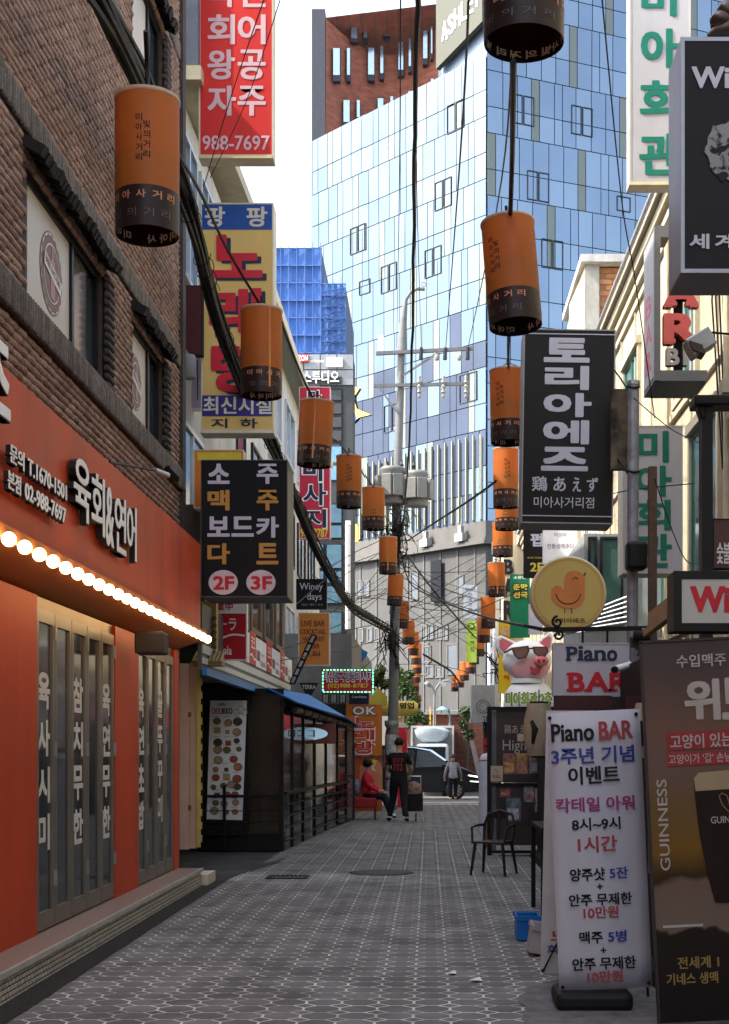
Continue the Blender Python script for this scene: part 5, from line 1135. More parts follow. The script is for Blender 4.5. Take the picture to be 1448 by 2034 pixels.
b = MB(); body = [(1094, 1186), (1094, 1172), (1101, 1164), (1111, 1164), (1119, 1172), (1120, 1170), (1120, 1150), (1125, 1139), (1134, 1134), (1143, 1134), (1153, 1138), (1160, 1147), (1161, 1158), (1161, 1188), (1155, 1200), (1145, 1208), (1132, 1210), (1120, 1208), (1106, 1202), (1098, 1194)]
b.add([pw_(x, y, .008) for x, y in body], [tuple(reversed(range(len(body))))]); b.build('chick', mat('chick_body', (.58, .20, .055), .5), t)
b = MB(); b.tube([pw_(1102 + 26 + 25 * math.cos(a), 1176 + 24 * math.sin(a), .011) for a in [R(10 + k * 16) for k in range(11)]], .0035, 6)
b.tube([pw_(1142 + 5 * math.cos(a), 1152 - 5 * math.sin(a), .011) for a in [R(k * 30) for k in range(7)]], .003, 6)
b.tube([pw_(1121, 1209, .011), pw_(1121, 1219, .011)], .003, 6); b.tube([pw_(1135, 1209, .011), pw_(1135, 1219, .011)], .003, 6)
b.add([pw_(1157, 1143, .011), pw_(1163, 1136, .011), pw_(1162, 1144, .011)], [(0, 1, 2)]); b.build('ink_line', mat('ink_brown', (.05, .02, .01), .5), t)
letters(t, [('토리아에즈', 1098, 1228, 1162, 1238)], YCK - .008, MATS['ink_brown'], weight=.03)
t = T('iron_bracket', 'black wrought iron bracket with scrolls holding the piano bar sign', 'bracket', W(1290, 1249, 11.0))
b = MB(); b.bar(W(1078, 1251, 11), W(1300, 1248, 11), .035); b.tube([W(1040, 1242, 11), W(1062, 1246, 11), W(1078, 1250, 11)], .008, 6); b.build('bar', blackm, t)
def scroll(cx_, cy_, r, sgn): return [W(cx_ + r * (1 - k / 26) * math.cos(R(90 + sgn * k * 22)), cy_ + r * (1 - k / 26) * math.sin(R(90 + sgn * k * 22)) * -1, 11 - .02) for k in range(22)]
b = MB(); b.tube(scroll(1107, 1236, 12, 1), .011, 6); b.tube(scroll(1108, 1262, 11, -1), .011, 6); b.build('scroll', blackm, t)
b = MB(); b.tube([W(1157, 1252, 11), W(1157, 1278, 11)], .01, 6); b.tube([W(1206, 1252, 11), W(1206, 1278, 11)], .01, 6); b.build('hanger', blackm, t)
t = lightbox('piano_sign', 'grey-white piano bar lightbox hanging from the iron bracket', 'sign', 1098, 1277, 1262, 1384, 10.95, .12, face_mat('face_lilac_white', (.46, .45, .50)), mat('case_pale', (.42, .41, .42), .5), .014)
b = MB(); n_ = 1
letters(t, [('P', 1126, 1285, 1146, 1312), ('i', 1149, 1284, 1157, 1312), ('a', 1160, 1292, 1178, 1313), ('n', 1181, 1292, 1202, 1312), ('o', 1206, 1292, 1225, 1313), ('o', 1229, 1292, 1248, 1313)][:5], 10.945, navy, weight=.05)
b = MB()
for (x, w_) in ((1123, 12), (1146, 13), (1178, 11), (1193, 12)): b.rect(x, 1309, x + w_, 1312, 10.944, .003)
b.rect(1123, 1285, 1136, 1288, 10.944, .003); b.build('letter_serif', navy, t)
letters(t, [('B', 1130, 1337, 1160, 1373), ('A', 1164, 1336, 1208, 1373), ('R', 1212, 1337, 1246, 1373)], 10.945, redd, weight=.06)
b = MB()
for (x, w_) in ((1125, 16), (1160, 16), (1198, 18), (1210, 16), (1240, 16)): b.rect(x, 1369, x + w_, 1373, 10.944, .003)
for x in (1125, 1210): b.rect(x, 1337, x + 14, 1341, 10.944, .003)
b.build('letter_serif', redd, t)
# carved Piano board & camera
t = T('carved_sign', 'dark wooden hanging sign with raised grey letters over the piano bar lightbox', 'sign', W(1276, 1355, 10.5))
b = MB(); b.rect(1252, 1266, 1296, 1356, 10.5, .05); b.build('board', mat('dark_wood', (.035, .032, .036), .6, var=.3), t); letters(t, [('Piano', 1254, 1288, 1294, 1338)], 10.5, mat('letter_grey', (.16, .16, .18), .5, .3), 'raised_letter', .05, .02)
b = MB(); b.tube([W(1258, 1262, 10.45), W(1290, 1266, 10.45)], .04, 12); b.build('top_roll', blackm, t)
t = T('security_camera', 'white security camera pointing left below the word Piano', 'camera', W(1240, 1330, 10.4))
b = MB(); b.tube([W(1250, 1322, 10.5), W(1222, 1330, 10.3)], .028, 14); b.build('body', white, t, smooth=True); b = MB(); b.tube([W(1222, 1330, 10.3), W(1219, 1331, 10.27)], [.026, .024], 14); b.build('lens', black, t); b = MB(); b.tube([W(1250, 1322, 10.5), W(1252, 1312, 10.55)], .01, 6); b.build('mount', white, t)
b = MB(); b.tube([W(1275, 1250, 10.8), W(1290, 1252, 10.8)], .01); b.bar(W(1284, 1258, 10.2), W(1340, 1215, 9.4), .05, .05); b.bar(W(1292, 1234, 10.2), W(1340, 1198, 9.4), .04, .12)
o = b.build('small_roof', mat('pale_wood', (.30, .22, .13), .7, var=.2, scale=12), None); setp(o, 'small pitched wooden roof above the carved sign', 'canopy')
# Piano BAR banner stand
t = T('banner_stand', 'white piano bar banner on a black base, Korean event prices', 'banner', W(1205, 1990, 8.0))
YN = 8.0; yb_ = 1.5 * F / (2004 - VY) if False else 8.0
t.rotation_euler = (0, R(-2.7), 0)
DX = lambda px, py: px - (py - 1965) * math.tan(R(2.7)) * -1 * -1     # straighten the leaning banner
def bt_(s, a, b_, c, d):
    cxm = (a + c) / 2 - ((b_ + d) / 2 - 1965) * .0472; w = (c - a) / 2; return (s, cxm - w, b_, cxm + w, d)
wb = mat('banner_white', (.50, .49, .55), .55, var=.05, scale=2, bump=.5, bscale=3, dirt=.1)
b = MB(); nx, nz_ = 8, 10; p, q = W(1112, 1966, YN), W(1297, 1412, YN)
for i in range(nx + 1):
    for j in range(nz_ + 1): b.v.append((p.x + (q.x - p.x) * i / nx, YN + .009 * math.sin(i * 1.1 + j * .3) * (1 if 0 < j < nz_ else .3), p.z + (q.z - p.z) * j / nz_))
for i in range(nx):
    for j in range(nz_): b.f.append((i * (nz_ + 1) + j, (i + 1) * (nz_ + 1) + j, (i + 1) * (nz_ + 1) + j + 1, i * (nz_ + 1) + j + 1)); b.mi.append(0)
o = b.build('sheet', wb, t, smooth=True); md = o.modifiers.new('s', 'SOLIDIFY'); md.thickness = .003; md.offset = 1
Yt = YN - .015
nk = mat('print_black', (.015, .015, .018), .5); nb = mat('print_blue', (.03, .05, .27), .5); nr = mat('print_brick_red', (.36, .05, .055), .5); nm = mat('print_magenta', (.30, .035, .16), .5)
letters(t, [bt_('Piano', 1096, 1435, 1180, 1470), bt_('이벤트', 1130, 1522, 1231, 1557), bt_('8시~9시', 1137, 1624, 1233, 1649), bt_('양주샷', 1133, 1724, 1202, 1749), bt_('+', 1187, 1756, 1198, 1767), bt_('안주 무제한', 1131, 1775, 1256, 1799), bt_('맥주', 1152, 1850, 1198, 1874), bt_('+', 1194, 1883, 1205, 1894), bt_('안주 무제한', 1138, 1902, 1264, 1927)], Yt, nk, weight=.045)
letters(t, [bt_('3주년 기념', 1096, 1483, 1260, 1516), bt_('5잔', 1212, 1724, 1248, 1747), bt_('5병', 1209, 1850, 1245, 1873)], Yt, nb, weight=.045)
letters(t, [bt_('BAR', 1191, 1434, 1257, 1469), bt_('1시간', 1149, 1661, 1226, 1692), bt_('10만원', 1160, 1801, 1229, 1824), bt_('10만원', 1168, 1929, 1238, 1952)], Yt, nr, weight=.045)
letters(t, [bt_('칵테일 아워', 1105, 1583, 1261, 1611)], Yt, nm, weight=.045)
b = MB()
for px, py in ((1118, 1422), (1290, 1422), (1119, 1958), (1290, 1958)): b.ball(W(px, py, YN - .012), .011, 8, 6)
b.build('grommet', black, t)
b = MB()
for px in (1122, 1287): b.tube([W(px, 1416, YN + .05), W(px, 1985, YN + .05)], .008, 6)
b.build('support', blackm, t)
b = MB(); p, q = W(1102, 2012, YN), W(1254, 1975, YN); b.box(p.x, q.x, YN - .10, YN + .28, .0, .11)
o = b.build('base', mat('base_rubber', (.018, .018, .019), .55, var=.2, scale=15), None, bevel=.035); o.parent = None
setp(o, 'rounded black base block under the white piano bar banner', 'banner base')
# second banner behind
t = T('banner_stand', 'white banner seen edge-on behind the piano bar banner', 'banner', W(1092, 1935, 9.0))
b = MB(); Ys = 8.75; pts = [W(1085, 1412, Ys), W(1180, 1412, Ys), W(1180, 1938, Ys), W(1073, 1933, Ys)]
b.add(pts + [p + Vector((0, .004, 0)) for p in pts], [(3, 2, 1, 0), (4, 5, 6, 7), (0, 1, 5, 4), (1, 2, 6, 5), (2, 3, 7, 6), (3, 0, 4, 7)]); b.build('sheet', mat('banner_grey_white', (.52, .50, .50), .55), t)
letters(t, [('노', 1094, 1851, 1124, 1869)], Ys - .003, nr, weight=.05); letters(t, [('화환', 1086, 1878, 1140, 1896)], Ys - .003, nb, weight=.04)
b = MB(); b.tube([W(1078, 1930, Ys - .02), W(1110, 1868, Ys - .04)], .006, 6); b.ball(W(1078, 1929, Ys - .02), .012, 8, 6); b.build('stay', black, t)
# crates by the banner
def tray(name, lab, px0, py0, px1, py1, Y, m_, tilt=0):
    p, q = W(px0, py1, Y), W(px1, py0, Y); t = T(name, lab, 'crate', ((p.x + q.x) / 2, Y, max(0.0, p.z)), rot=(0, R(tilt), 0))
    z0, z1 = max(0.004, p.z), q.z; x0_, x1_ = p.x, q.x; d_ = .3; th = .012
    b = MB(); b.box(x0_, x1_, Y, Y + th, z0, z1); b.box(x0_, x1_, Y + d_, Y + d_ + th, z0, z1); b.box(x0_, x0_ + th, Y + th, Y + d_, z0, z1); b.box(x1_ - th, x1_, Y + th, Y + d_, z0, z1); b.box(x0_ + th, x1_ - th, Y + th, Y + d_, z0, z0 + th)
    b.build('box', m_, t, bevel=.004); b = MB(); b.box(x0_ - .01, x1_ + .01, Y - .012, Y - .002, z1 - .03, z1 + .006); b.box(x0_ - .01, x1_ + .01, Y + d_ + th + .002, Y + d_ + th + .012, z1 - .03, z1 + .006); b.build('lip', m_, t); return t
tray('plastic_crate', 'bright blue plastic tray on the ground beside the white banner', 1026, 1822, 1074, 1869, 10.8, mat('crate_blue', (.01, .13, .42), .35), 0)
tray('plastic_crate', 'grey-white plastic tray leaning against the banner in front of the blue one', 1050, 1842, 1078, 1896, 10.0, mat('crate_grey', (.38, .35, .36), .5), 10)
# table behind
t = T('side_table', 'black table edge with blue packets behind the white banner', 'table', (1.25, 12.2, 0))
b = MB(); b.box(.98, 1.45, 12.0, 13.2, .78, .82); b.build('tabletop', blackm, t)
for (x, y) in ((1.0, 12.03), (1.42, 12.03), (1.0, 13.17), (1.42, 13.17)): b = MB(); b.box(x - .02, x + .02, y - .02, y + .02, 0, .78); b.build('leg', blackm, t)
b = MB(); b.box(1.06, 1.16, 12.1, 12.3, .822, .89); o = b.build('blue_packet', mat('packet_blue', (.03, .05, .2), .4), None, bevel=.005); setp(o, 'small dark blue packet on the black table edge', 'packet')
# paper lanterns
def plantern(nm, cx_, cy_, Y, w, h, lab):
    t = T('paper_lantern', lab, 'lantern', W(cx_, cy_ + h / 2, Y)); c = W(cx_, cy_, Y); r = w / 2 * Y / F; hh = h / 2 * Y / F
    prof = [(r * (.66 + .34 * math.sin(math.pi * (k + .5) / 17)) * (1 + .012 * (k % 2)), -hh * .93 + 2 * hh * .93 * k / 16) for k in range(17)]
    b = MB(); b.lathe(prof, c, 28); b.build('paper', mat('lantern_paper', (.34, .285, .20), .7, var=.15, scale=9, bump=.3), t, smooth=True)
    b = MB(); b.lathe([(.001, hh * .93), (r * .62, hh * .93), (r * .62, hh * 1.0), (.001, hh)], c, 24); b.lathe([(.001, -hh * 1.0), (r * .5, -hh), (r * .5, -hh * .93), (.001, -hh * .93)], c, 24); b.build('cap', black, t)
    b = MB(); b.tube([c + Vector((-r * .5, -r * .75, hh * .3)), c + Vector((-r * .3, -r * .92, 0)), c + Vector((-r * .45, -r * .8, -hh * .5))], [.02, .03, .015], 6); b.tube([c + Vector((r * .7, -r * .72, hh * .45)), c + Vector((r * .62, -r * .8, 0)), c + Vector((r * .72, -r * .7, -hh * .4))], [.02, .035, .02], 6); b.build('ink_stroke', black, t, smooth=True)
    b = MB(); b.tube([c + Vector((0, 0, hh)), c + Vector((0, 0, hh + .1))], .006, 6); b.build('cord', black, t)
    return t
plantern('a', 1070, 1450, 11.6, 62, 112, 'cream paper lantern with black strokes hanging left of the piano bar banner')
plantern('b', 1284, 1452, 9.2, 60, 118, 'cream paper lantern half hidden by the top right of the piano bar banner')
# glass stall with drink menu
YZ = 19.6
t = T('menu_screen', 'black framed screen with chalk writing and drink pictures', 'screen', W(1024, 1700, YZ))
b = MB(); b.rect(967, 1404, 1100, 1412, YZ, .06); b.rect(967, 1412, 976, 1702, YZ, .06); b.rect(976, 1556, 1095, 1563, YZ, .06); b.rect(1092, 1412, 1100, 1702, YZ, .06); b.rect(976, 1690, 1092, 1696, YZ, .06); b.build('frame', black, t)
b = MB(); b.rect(985, 1412, 1092, 1555, YZ + .02, .02); b.rect(985, 1563, 1092, 1680, YZ + .02, .02); b.build('board', mat('menu_brown', (.045, .032, .032), .35, var=.3, scale=3), t)
b = MB(); b.rect(976, 1413, 985, 1555, YZ + .02, .01); b.rect(976, 1564, 985, 1690, YZ + .02, .01); b.build('glass_strip', mat('grey_glass', (.14, .15, .17), .1, .2, var=.4, scale=3), t)
Ym = YZ + .016
letters(t, [('鶏あえず', 1001, 1440, 1058, 1458, 0), ('Highball', 998, 1470, 1080, 1498, 0)], Ym, pl, weight=0)
cols_ = ((.30, .13, .10), (.34, .20, .08), (.22, .12, .11), (.24, .10, .09), (.26, .25, .30), (.13, .17, .20), (.32, .21, .2))
for k, (x0_, y0_, x1_, y1_) in enumerate(((999, 1497, 1023, 1538), (1025, 1497, 1047, 1538), (1050, 1500, 1078, 1537), (992, 1567, 1014, 1584), (1040, 1563, 1060, 1594), (1005, 1586, 1034, 1632), (1062, 1566, 1080, 1614))):
    b = MB(); b.rect(x0_, y0_, x1_, y1_, Ym, .003); b.build('drink_picture', mat('drink_%s' % 'abcdefg'[k], cols_[k], .4, var=.6, scale=14), t)
    b = MB(); b.rect(x0_ + 3, y0_ + (y1_ - y0_) * .45, x1_ - 4, y1_ - 4, Ym - .004, .003); b.build('drink_fill', mat('drinkf_%s' % 'abcdefg'[k], tuple(min(1, c * 1.5) for c in cols_[(k * 2 + 1) % 7]), .4, var=.6, scale=20), t)
b = MB(); b.rect(974, 1522, 998, 1553, YZ - .02, .01); p_ = b.build('notice', mat('notice_cream', (.46, .37, .28), .5), t)
b = MB(); b.ptxt('PULL', 978, 1540, 994, 1546, YZ - .024, .02); b.bar(W(982, 1528, YZ - .024), W(990, 1536, YZ - .024), .015, .004); b.build('lettering', MATS['ink_brown'], p_)
b = MB(); b.rect(1027, 1458, 1042, 1473, YZ - .01, .006); b.build('sticker', MATS['notice_cream'], t)
b = MB(); b.tube([W(967, 1712, YZ - .1), W(1080, 1706, YZ - .1)], .02); b.rect(990, 1700, 1086, 1716, YZ - .1, .3); b.build('base_bar', black, t)
# brown plastic chair
t = T('plastic_chair', 'dark brown plastic armchair standing in the lane before the menu screen', 'chair', (.78, 16.6, 0), rot=(0, 0, R(-22)))
ORG[t.name] = Vector((0, 0, 0)); t.scale = (.9, .9, .95); chm = mat('chair_brown', (.030, .020, .018), .35, var=.1)
b = MB(); n = 10; 
b.box(-.21, .21, -.2, .2, .40, .43); b.build('seat', chm, t, bevel=.015)
for sx_ in (-1, 1):
    for sy_ in (-1, 1):
        b = MB(); b.tube([(sx_ * .19, sy_ * .18, .41), (sx_ * .24, sy_ * (.22 if sy_ < 0 else .27), 0)], [.026, .018], 8); b.build('leg', chm, t, smooth=True)
b = MB(); arc = [(-.20, .19, .42), (-.215, .25, .62), (-.17, .28, .75), (0, .29, .80), (.17, .28, .75), (.215, .25, .62), (.20, .19, .42)]; b.tube(arc, .02, 8)
for x in (-.1, 0, .1): b.tube([(x, .2, .42), (x, .28, .76)], .018, 6)
b.box(-.09, .09, .27, .30, .70, .79); b.build('backrest', chm, t, smooth=True)
for sx_ in (-1, 1):
    b = MB(); b.tube([(sx_ * .22, -.2, .40), (sx_ * .245, -.17, .60), (sx_ * .245, .05, .62), (sx_ * .215, .25, .62)], .018, 8); b.build('armrest', chm, t, smooth=True)
# leaning boards near stall
b = MB(); b.bar((W(963, 1575, 21).x, 21, .02), (W(975, 1480, 21).x + .05, 21.1, 1.0), .08, .02); o = b.build('leaning_plank', mat('orange_wood', (.20, .09, .045), .7), None); setp(o, 'thin brown plank leaning on the menu screen frame', 'plank')
# ------------------------------------------------------------------ farther signs on right
t = lightbox('vertical_sign', 'dark second floor pub sign with white letters, partly behind a white poster', 'sign', 1040, 1030, 1086, 1147, 24, .15, dk, blackm, .01); letters(t, [('펍', 1054, 1060, 1077, 1085)], 23.997, lw, weight=.08); letters(t, [('2F', 1053, 1118, 1078, 1135), ('배내밋 피자BAR', 1047, 1106, 1080, 1110, 0)], 23.997, MATS['letter_yellow'], weight=.06)
t = lightbox('poster_board', 'white poster board with purple handwriting under the dark brown sign', 'sign', 1078, 1044, 1146, 1120, 22, .1, white, white, .008)
pu = mat('ink_purple', (.16, .03, .14), .5); letters(t, [('이것이', 1100, 1058, 1124, 1066, .0), ('전통생맥주다', 1086, 1080, 1140, 1090, 0)], 21.997, pu, weight=.0)
t = lightbox('poster_board', 'pale shop board with thin scribbled lettering right of the white poster', 'sign', 1156, 1040, 1190, 1078, 21, .08, white, white, .006); letters(t, [('Roun', 1162, 1052, 1186, 1074, 0)], 20.997, navy, weight=0)
t = lightbox('vertical_sign', 'green food sign with yellow Korean letters behind the chick sign', 'sign', 1013, 1141, 1052, 1266, 30, .15, face_mat('sign_green', (.01, .16, .08)), mat('green_case', (.01, .12, .07), .5), .01)
grp_text(t, [('춘', 1019, 1160, 1032, 1172), ('천', 1019, 1176, 1032, 1188), ('막', 1034, 1160, 1047, 1172), ('국', 1034, 1176, 1047, 1188)], 29.98, MATS['letter_yellow'], blackm, .08, .05); letters(t, [('소문난', 1020, 1144, 1044, 1150)], 29.99, whl)
b = MB(); b.rect(1050, 1200, 1078, 1260, 28, .1); o = b.build('blank_board', mat('panel_lilac_grey', (.42, .42, .50), .5), None); setp(o, 'plain lilac-grey board between the green sign and the chick sign', 'board')
t = lightbox('vertical_sign', 'yellow restaurant banner with red letters beside the pig balloon', 'sign', 990, 1232, 1020, 1378, 33, .1, face_mat('sign_bright_yellow', (.68, .47, .02)), mat('yellow_case', (.5, .36, .03), .5), .008)
b = MB()
for k in range(5): fcirc(b, W(997 + k * 4, 1256 - 3 * math.sin(k), 32.98 - .001 * k), .06, .11, 14)
b.build('hand_picture', mat('hand_tan', (.55, .33, .16), .5, var=.3, scale=20), t); letters(t, [('맛', 999, 1300, 1010, 1312), ('집', 999, 1318, 1010, 1332), ('식', 999, 1340, 1010, 1350)], 32.98, MATS['letter_red'], weight=.08)
t = T('wall_banner', 'white cloth banner with thin vertical writing below the right lanterns', 'banner', W(933, 1228, 48)); b = MB(); b.rect(920, 1162, 947, 1228, 48, .03); b.build('cloth', mat('banner_bluewhite', (.48, .55, .66), .6), t)
letters(t, [('대한 민속', 923, 1168, 944, 1173)], 47.98, navy, weight=.02); letters(t, [(c_, 930, 1178 + k * 10, 937, 1185 + k * 10, 0) for k, c_ in enumerate('민속주점')], 47.98, navy)
t = T('wall_banner', 'lime green banner with round emblem below the white cloth banner', 'banner', W(935, 1310, 47)); b = MB(); b.rect(925, 1234, 946, 1316, 47, .03); b.build('cloth', mat('banner_lime', (.28, .42, .06), .6), t)
b = MB(); c = W(935, 1244, 46.98); fcirc(b, c, .12, .12, 24); b.build('emblem', mat('emblem_green', (.03, .07, .03), .5), t); b = MB(); fcirc(b, c + Vector((0, -.01, 0)), .08, .08, 24); b.build('emblem_centre', mat('banner_lime', (0, 0, 0)), t)
letters(t, [(c_, 933, 1260 + k * 13, 941, 1268 + k * 13) for k, c_ in enumerate('스맥집')], 46.97, blackm)
# corrugated cabin
t = T('corrugated_cabin', 'grey corrugated metal cabin with a round wire drawing on it', 'cabin', W(958, 1440, 42)); YV = 42.0
b = MB(); p, q = W(936, 1432, YV), W(981, 1361, YV); b.box(p.x, q.x, YV + .04, YV + 1.2, p.z, q.z); b.build('wall', steel, t)
cmx = [TRS(Vector((p.x + .02 + k * (q.x - p.x - .02) / 14, YV + .02, (p.z + q.z) / 2)), .028, .05, q.z - p.z - .02) for k in range(15)]; pieces(t, 'rib', BOX, cmx, mat('rib_grey', (.40, .41, .42), .45, .3), 300)
b = MB(); c = W(959, 1404, YV - .03); b.tube([c + Vector((.2 * math.cos(R(k * 20)), 0, .2 * math.sin(R(k * 20)))) for k in range(19)], .008, 5); b.tube([c + Vector((.12 * math.cos(R(k * 20)), 0, .14 * math.sin(R(k * 20)))) for k in range(19)], .006, 5); b.build('wire_drawing', blackm, t)
b = MB(); b.rect(934, 1428, 984, 1436, YV - .05, 1.3); b.build('shelf', steel, t)
b = MB(); b.rect(961, 1436, 979, 1600, YV + .2, 1); b.build('base', mat('dark_base', (.03, .03, .032), .7), t)
# ------------------------------------------------------------------ UTILITY POLE
YU = 38.0
t = T('transformer_pole', 'concrete utility pole with two transformers, crossarms and street lamp', 'utility pole', W(776, 1615, YU))
conc = mat('pole_concrete', (.14, .143, .147), .7, var=.12, dirt=.3)
b = MB(); b.tube([(W(777, 0, YU).x, YU, gz(YU)), W(787, 1000, YU), W(797, 680, YU)], [.150, .125, .10], 16); b.build('shaft', conc, t, smooth=True)
b = MB(); b.tube([W(798, 700, YU - .05), W(800, 640, YU - .05), W(805, 595, YU - .05), W(815, 580, YU - .05), W(828, 573, YU - .05)], [.14, .10, .055, .045, .04], 12); b.tube([W(826, 573, YU - .05), W(843, 573, YU - .05)], [.05, .06], 10); b.build('lamp_arm', gal_ if False else conc, t, smooth=True)
b = MB(); c = W(841, 568, YU - .05); b.tube([c + Vector((.06 * math.cos(R(k * 30)), 0, .05 + .06 * math.sin(R(k * 30)))) for k in range(13)], .008, 5); b.build('loop_wire', wire_m, t)
gal = mat('galvanised_light', (.12, .123, .127), .45, .4, var=.2, dirt=.2)
for (xa, ya, xb, yb, h) in ((746, 702, 938, 692, 7), (742, 766, 926, 762, 5)):
    b = MB(); b.bar(W(xa, ya, YU - .15), W(xb, yb, YU - .15), h * YU / F, .09); b.build('crossarm', gal, t)
b = MB(); b.bar(W(800, 745, YU - .17), W(880, 694, YU - .17), .05); b.bar(W(750, 766, YU - .17), W(790, 822, YU - .17), .04); b.build('brace', gal, t)
b = MB(); b.rect(749, 664, 761, 697, YU - .2, .12); b.build('antenna_box', alu, t)
ins = mat('insulator_black', (.03, .032, .035), .3); insp = mat('insulator_pale', (.20, .19, .17), .3)
for px in (836, 884, 929):
    b = MB(); b.tube([W(px, 690, YU - .2), W(px - 1, 714, YU - .2)], [.045, .06], 10); b.build('insulator', ins, t)
    b = MB(); c = W(px - 4, 768, YU - .2)
    b.lathe([(.03, -.30), (.05, -.27), (.03, -.2), (.07, -.15), (.035, -.08), (.07, 0), (.035, .06), (.07, .12), (.03, .2), (.05, .26), (.02, .32)], c, 12); b.build('fuse_cutout', insp, t, smooth=True)
for px in (867, 912):
    b = MB(); c = W(px, 709, YU - .25); b.lathe([(.001, -.1), (.06, -.08), (.085, 0), (.06, .06), (.001, .08)], c, 12); b.build('disc_insulator', insp, t, smooth=True)
def transf(c, r, h, lab):
    b = MB(); b.lathe([(.001, 0), (r * .97, 0), (r, .04), (r, h - .1), (r * 1.03, h - .08), (r * 1.03, h - .02), (r * .9, h + .03), (.001, h + .05)], c, 28); tk = b.build('tank', mat('transformer_grey', (.155, .158, .152), .5, .1, dirt=.25), t, smooth=True)
    b = MB()
    for a in (-70, -20, 200, 250): 
        d_ = Vector((math.cos(R(a)), math.sin(R(a)), 0)); w_ = Vector((-d_.y, d_.x, 0)); b.obox(c + d_ * (r + .07) + Vector((0, 0, h * .48)), d_ * .07, w_ * .14, (0, 0, h * .3))
    b.build('radiator', mat('radiator_grey', (.175, .175, .165), .5, .1, dirt=.2), tk, bevel=.02)
    return tk
c1, c2 = W(779, 1002, YU - .30), W(827, 1006, YU - .35)
tk = transf(c1, .34, .98, ''); transf(c2, .31, .92, '')
b = MB(); b.ptxt('OOAL', 760, 978, 780, 986, YU - .68, .03); b.build('lettering', mat('faded_red', (.3, .1, .1), .5), tk)
b = MB(); c = W(770, 963, YU - .6); b.tube([c + Vector((.04 * math.cos(R(k * 30)), 0, .04 * math.sin(R(k * 30)))) for k in range(13)], .007, 5); b.build('mark', MATS['faded_red'], tk)
for (px, py) in ((768, 930), (797, 926), (821, 928)):
    b = MB(); c = W(px, py, YU - .35); b.lathe([(.02, -.28), (.07, -.24), (.03, -.2), (.075, -.15), (.03, -.11), (.075, -.06), (.03, -.02), (.07, .03), (.03, .07), (.025, .18)], c, 12); b.build('bushing', ins, t, smooth=True)
b = MB(); b.tube([W(777, 1440, YU), W(777, 1432, YU)], .2, 14); b.tube([W(777, 1447, YU), W(777, 1440, YU)], [.15, .2], 14); b.build('collar', steel, t)
for z0, z1 in ((1460, 1500), (1510, 1545), (1550, 1600)):
    b = MB(); c = W(777, 0, YU); 
    pz0, pz1 = W(0, z1, YU).z, W(0, z0, YU).z
    n = 8; vs = []
    for k in range(n + 1):
        a = R(200 + k * 140 / n); 
        for zz in (pz0, pz1): vs.append((c.x + .172 * math.cos(a), YU + .172 * math.sin(a), zz))
    b.add(vs, [(2 * k, 2 * k + 2, 2 * k + 3, 2 * k + 1) for k in range(n)]); b.build('pasted_bill', mat('bill_paper', (.35, .37, .38), .7, var=.5, scale=14), t)
# cable tangle round the pole
rnd = random.Random(11)
b = MB()
for k in range(46):
    cx_, cy_ = 790 + rnd.gauss(0, 12), 1060 + rnd.gauss(0, 32); pts = []
    a0 = rnd.uniform(0, 6.28); r = rnd.uniform(6, 26)
    for j in range(9): pts.append(W(cx_ + r * (.6 + .1 * j) * math.cos(a0 + j * .55) * .8 , cy_ + r * math.sin(a0 + j * .55) * 1.2, YU - .2 - rnd.uniform(0, .25)))
    b.tube(pts, rnd.choice((.008, .011, .016)), 5)
for k in range(10):
    b.tube([W(803, 1000 + k * 4, YU - .3), W(800 - k * 2, 1060, YU - .35), W(785 + rnd.uniform(-6, 6), 1120, YU - .25), W(776 + rnd.uniform(-8, 8), 1180 + k * 8, YU - .22)], .012, 5)
b.build('cable_tangle', wire_m, t)
b = MB()
for k in range(30):
    p = W(776 + rnd.gauss(0, 7), 1255 + rnd.gauss(0, 12), YU - .25); q = W(776 + rnd.gauss(0, 16), 1300 + rnd.gauss(0, 22), YU - .3); b.tube([p, p.lerp(q, .5) + Vector((rnd.gauss(0, .12), 0, rnd.gauss(0, .1))), q], rnd.choice((.01, .014)), 5)
b.tube([W(776, 1262, YU - .28), W(778, 1290, YU - .28)], [.09, .07], 10); b.build('splice_bundle', wire_m, t)

# ------------------------------------------------------------------ WIRES
def cable(pts, r, lab, name='cable', group=None, wob=0.0, n=6, sub=6):
    P3 = [W(*p) for p in pts]; out = []
    for i in range(len(P3) - 1):      # catmull-rom through the points
        p0 = P3[max(i - 1, 0)]; p1 = P3[i]; p2 = P3[i + 1]; p3 = P3[min(i + 2, len(P3) - 1)]
        for k in range(sub):
            u = k / sub; out.append(.5 * ((2 * p1) + (p2 - p0) * u + (2 * p0 - 5 * p1 + 4 * p2 - p3) * u * u + (3 * p1 - p0 - 3 * p2 + p3) * u ** 3))
    out.append(P3[-1])
    if wob: out = [p + Vector((rnd.gauss(0, wob), 0, rnd.gauss(0, wob))) for p in out]
    b = MB(); b.tube(out, r, n); o = b.build(name, wire_m, None, smooth=True); setp(o, lab, 'cable', group); return o
cable([(829, -60, 7.6), (823, 310, 11), (819, 620, 16), (811, 900, 24), (797, 1075, 37.6)], .017, 'thickest black cable falling almost straight down the middle to the transformer pole', wob=.004, sub=9)
cable([(795, -50, 8), (792, 400, 15), (787, 690, 37.6)], .005, 'thin wire falling just left of the thick middle cable')
cable([(822, 180, 12), (828, 420, 17), (836, 700, 37.6)], .006, 'thin wire running close beside the thick middle cable to the crossarm')
cable([(932, -50, 9), (912, 330, 15), (884, 698, 37.6)], .010, 'wire sloping left down to the middle insulator of the crossarm')
cable([(1016, 135, 12), (985, 420, 18), (929, 690, 37.6)], .010, 'wire sloping left from the second right lantern to the last insulator')
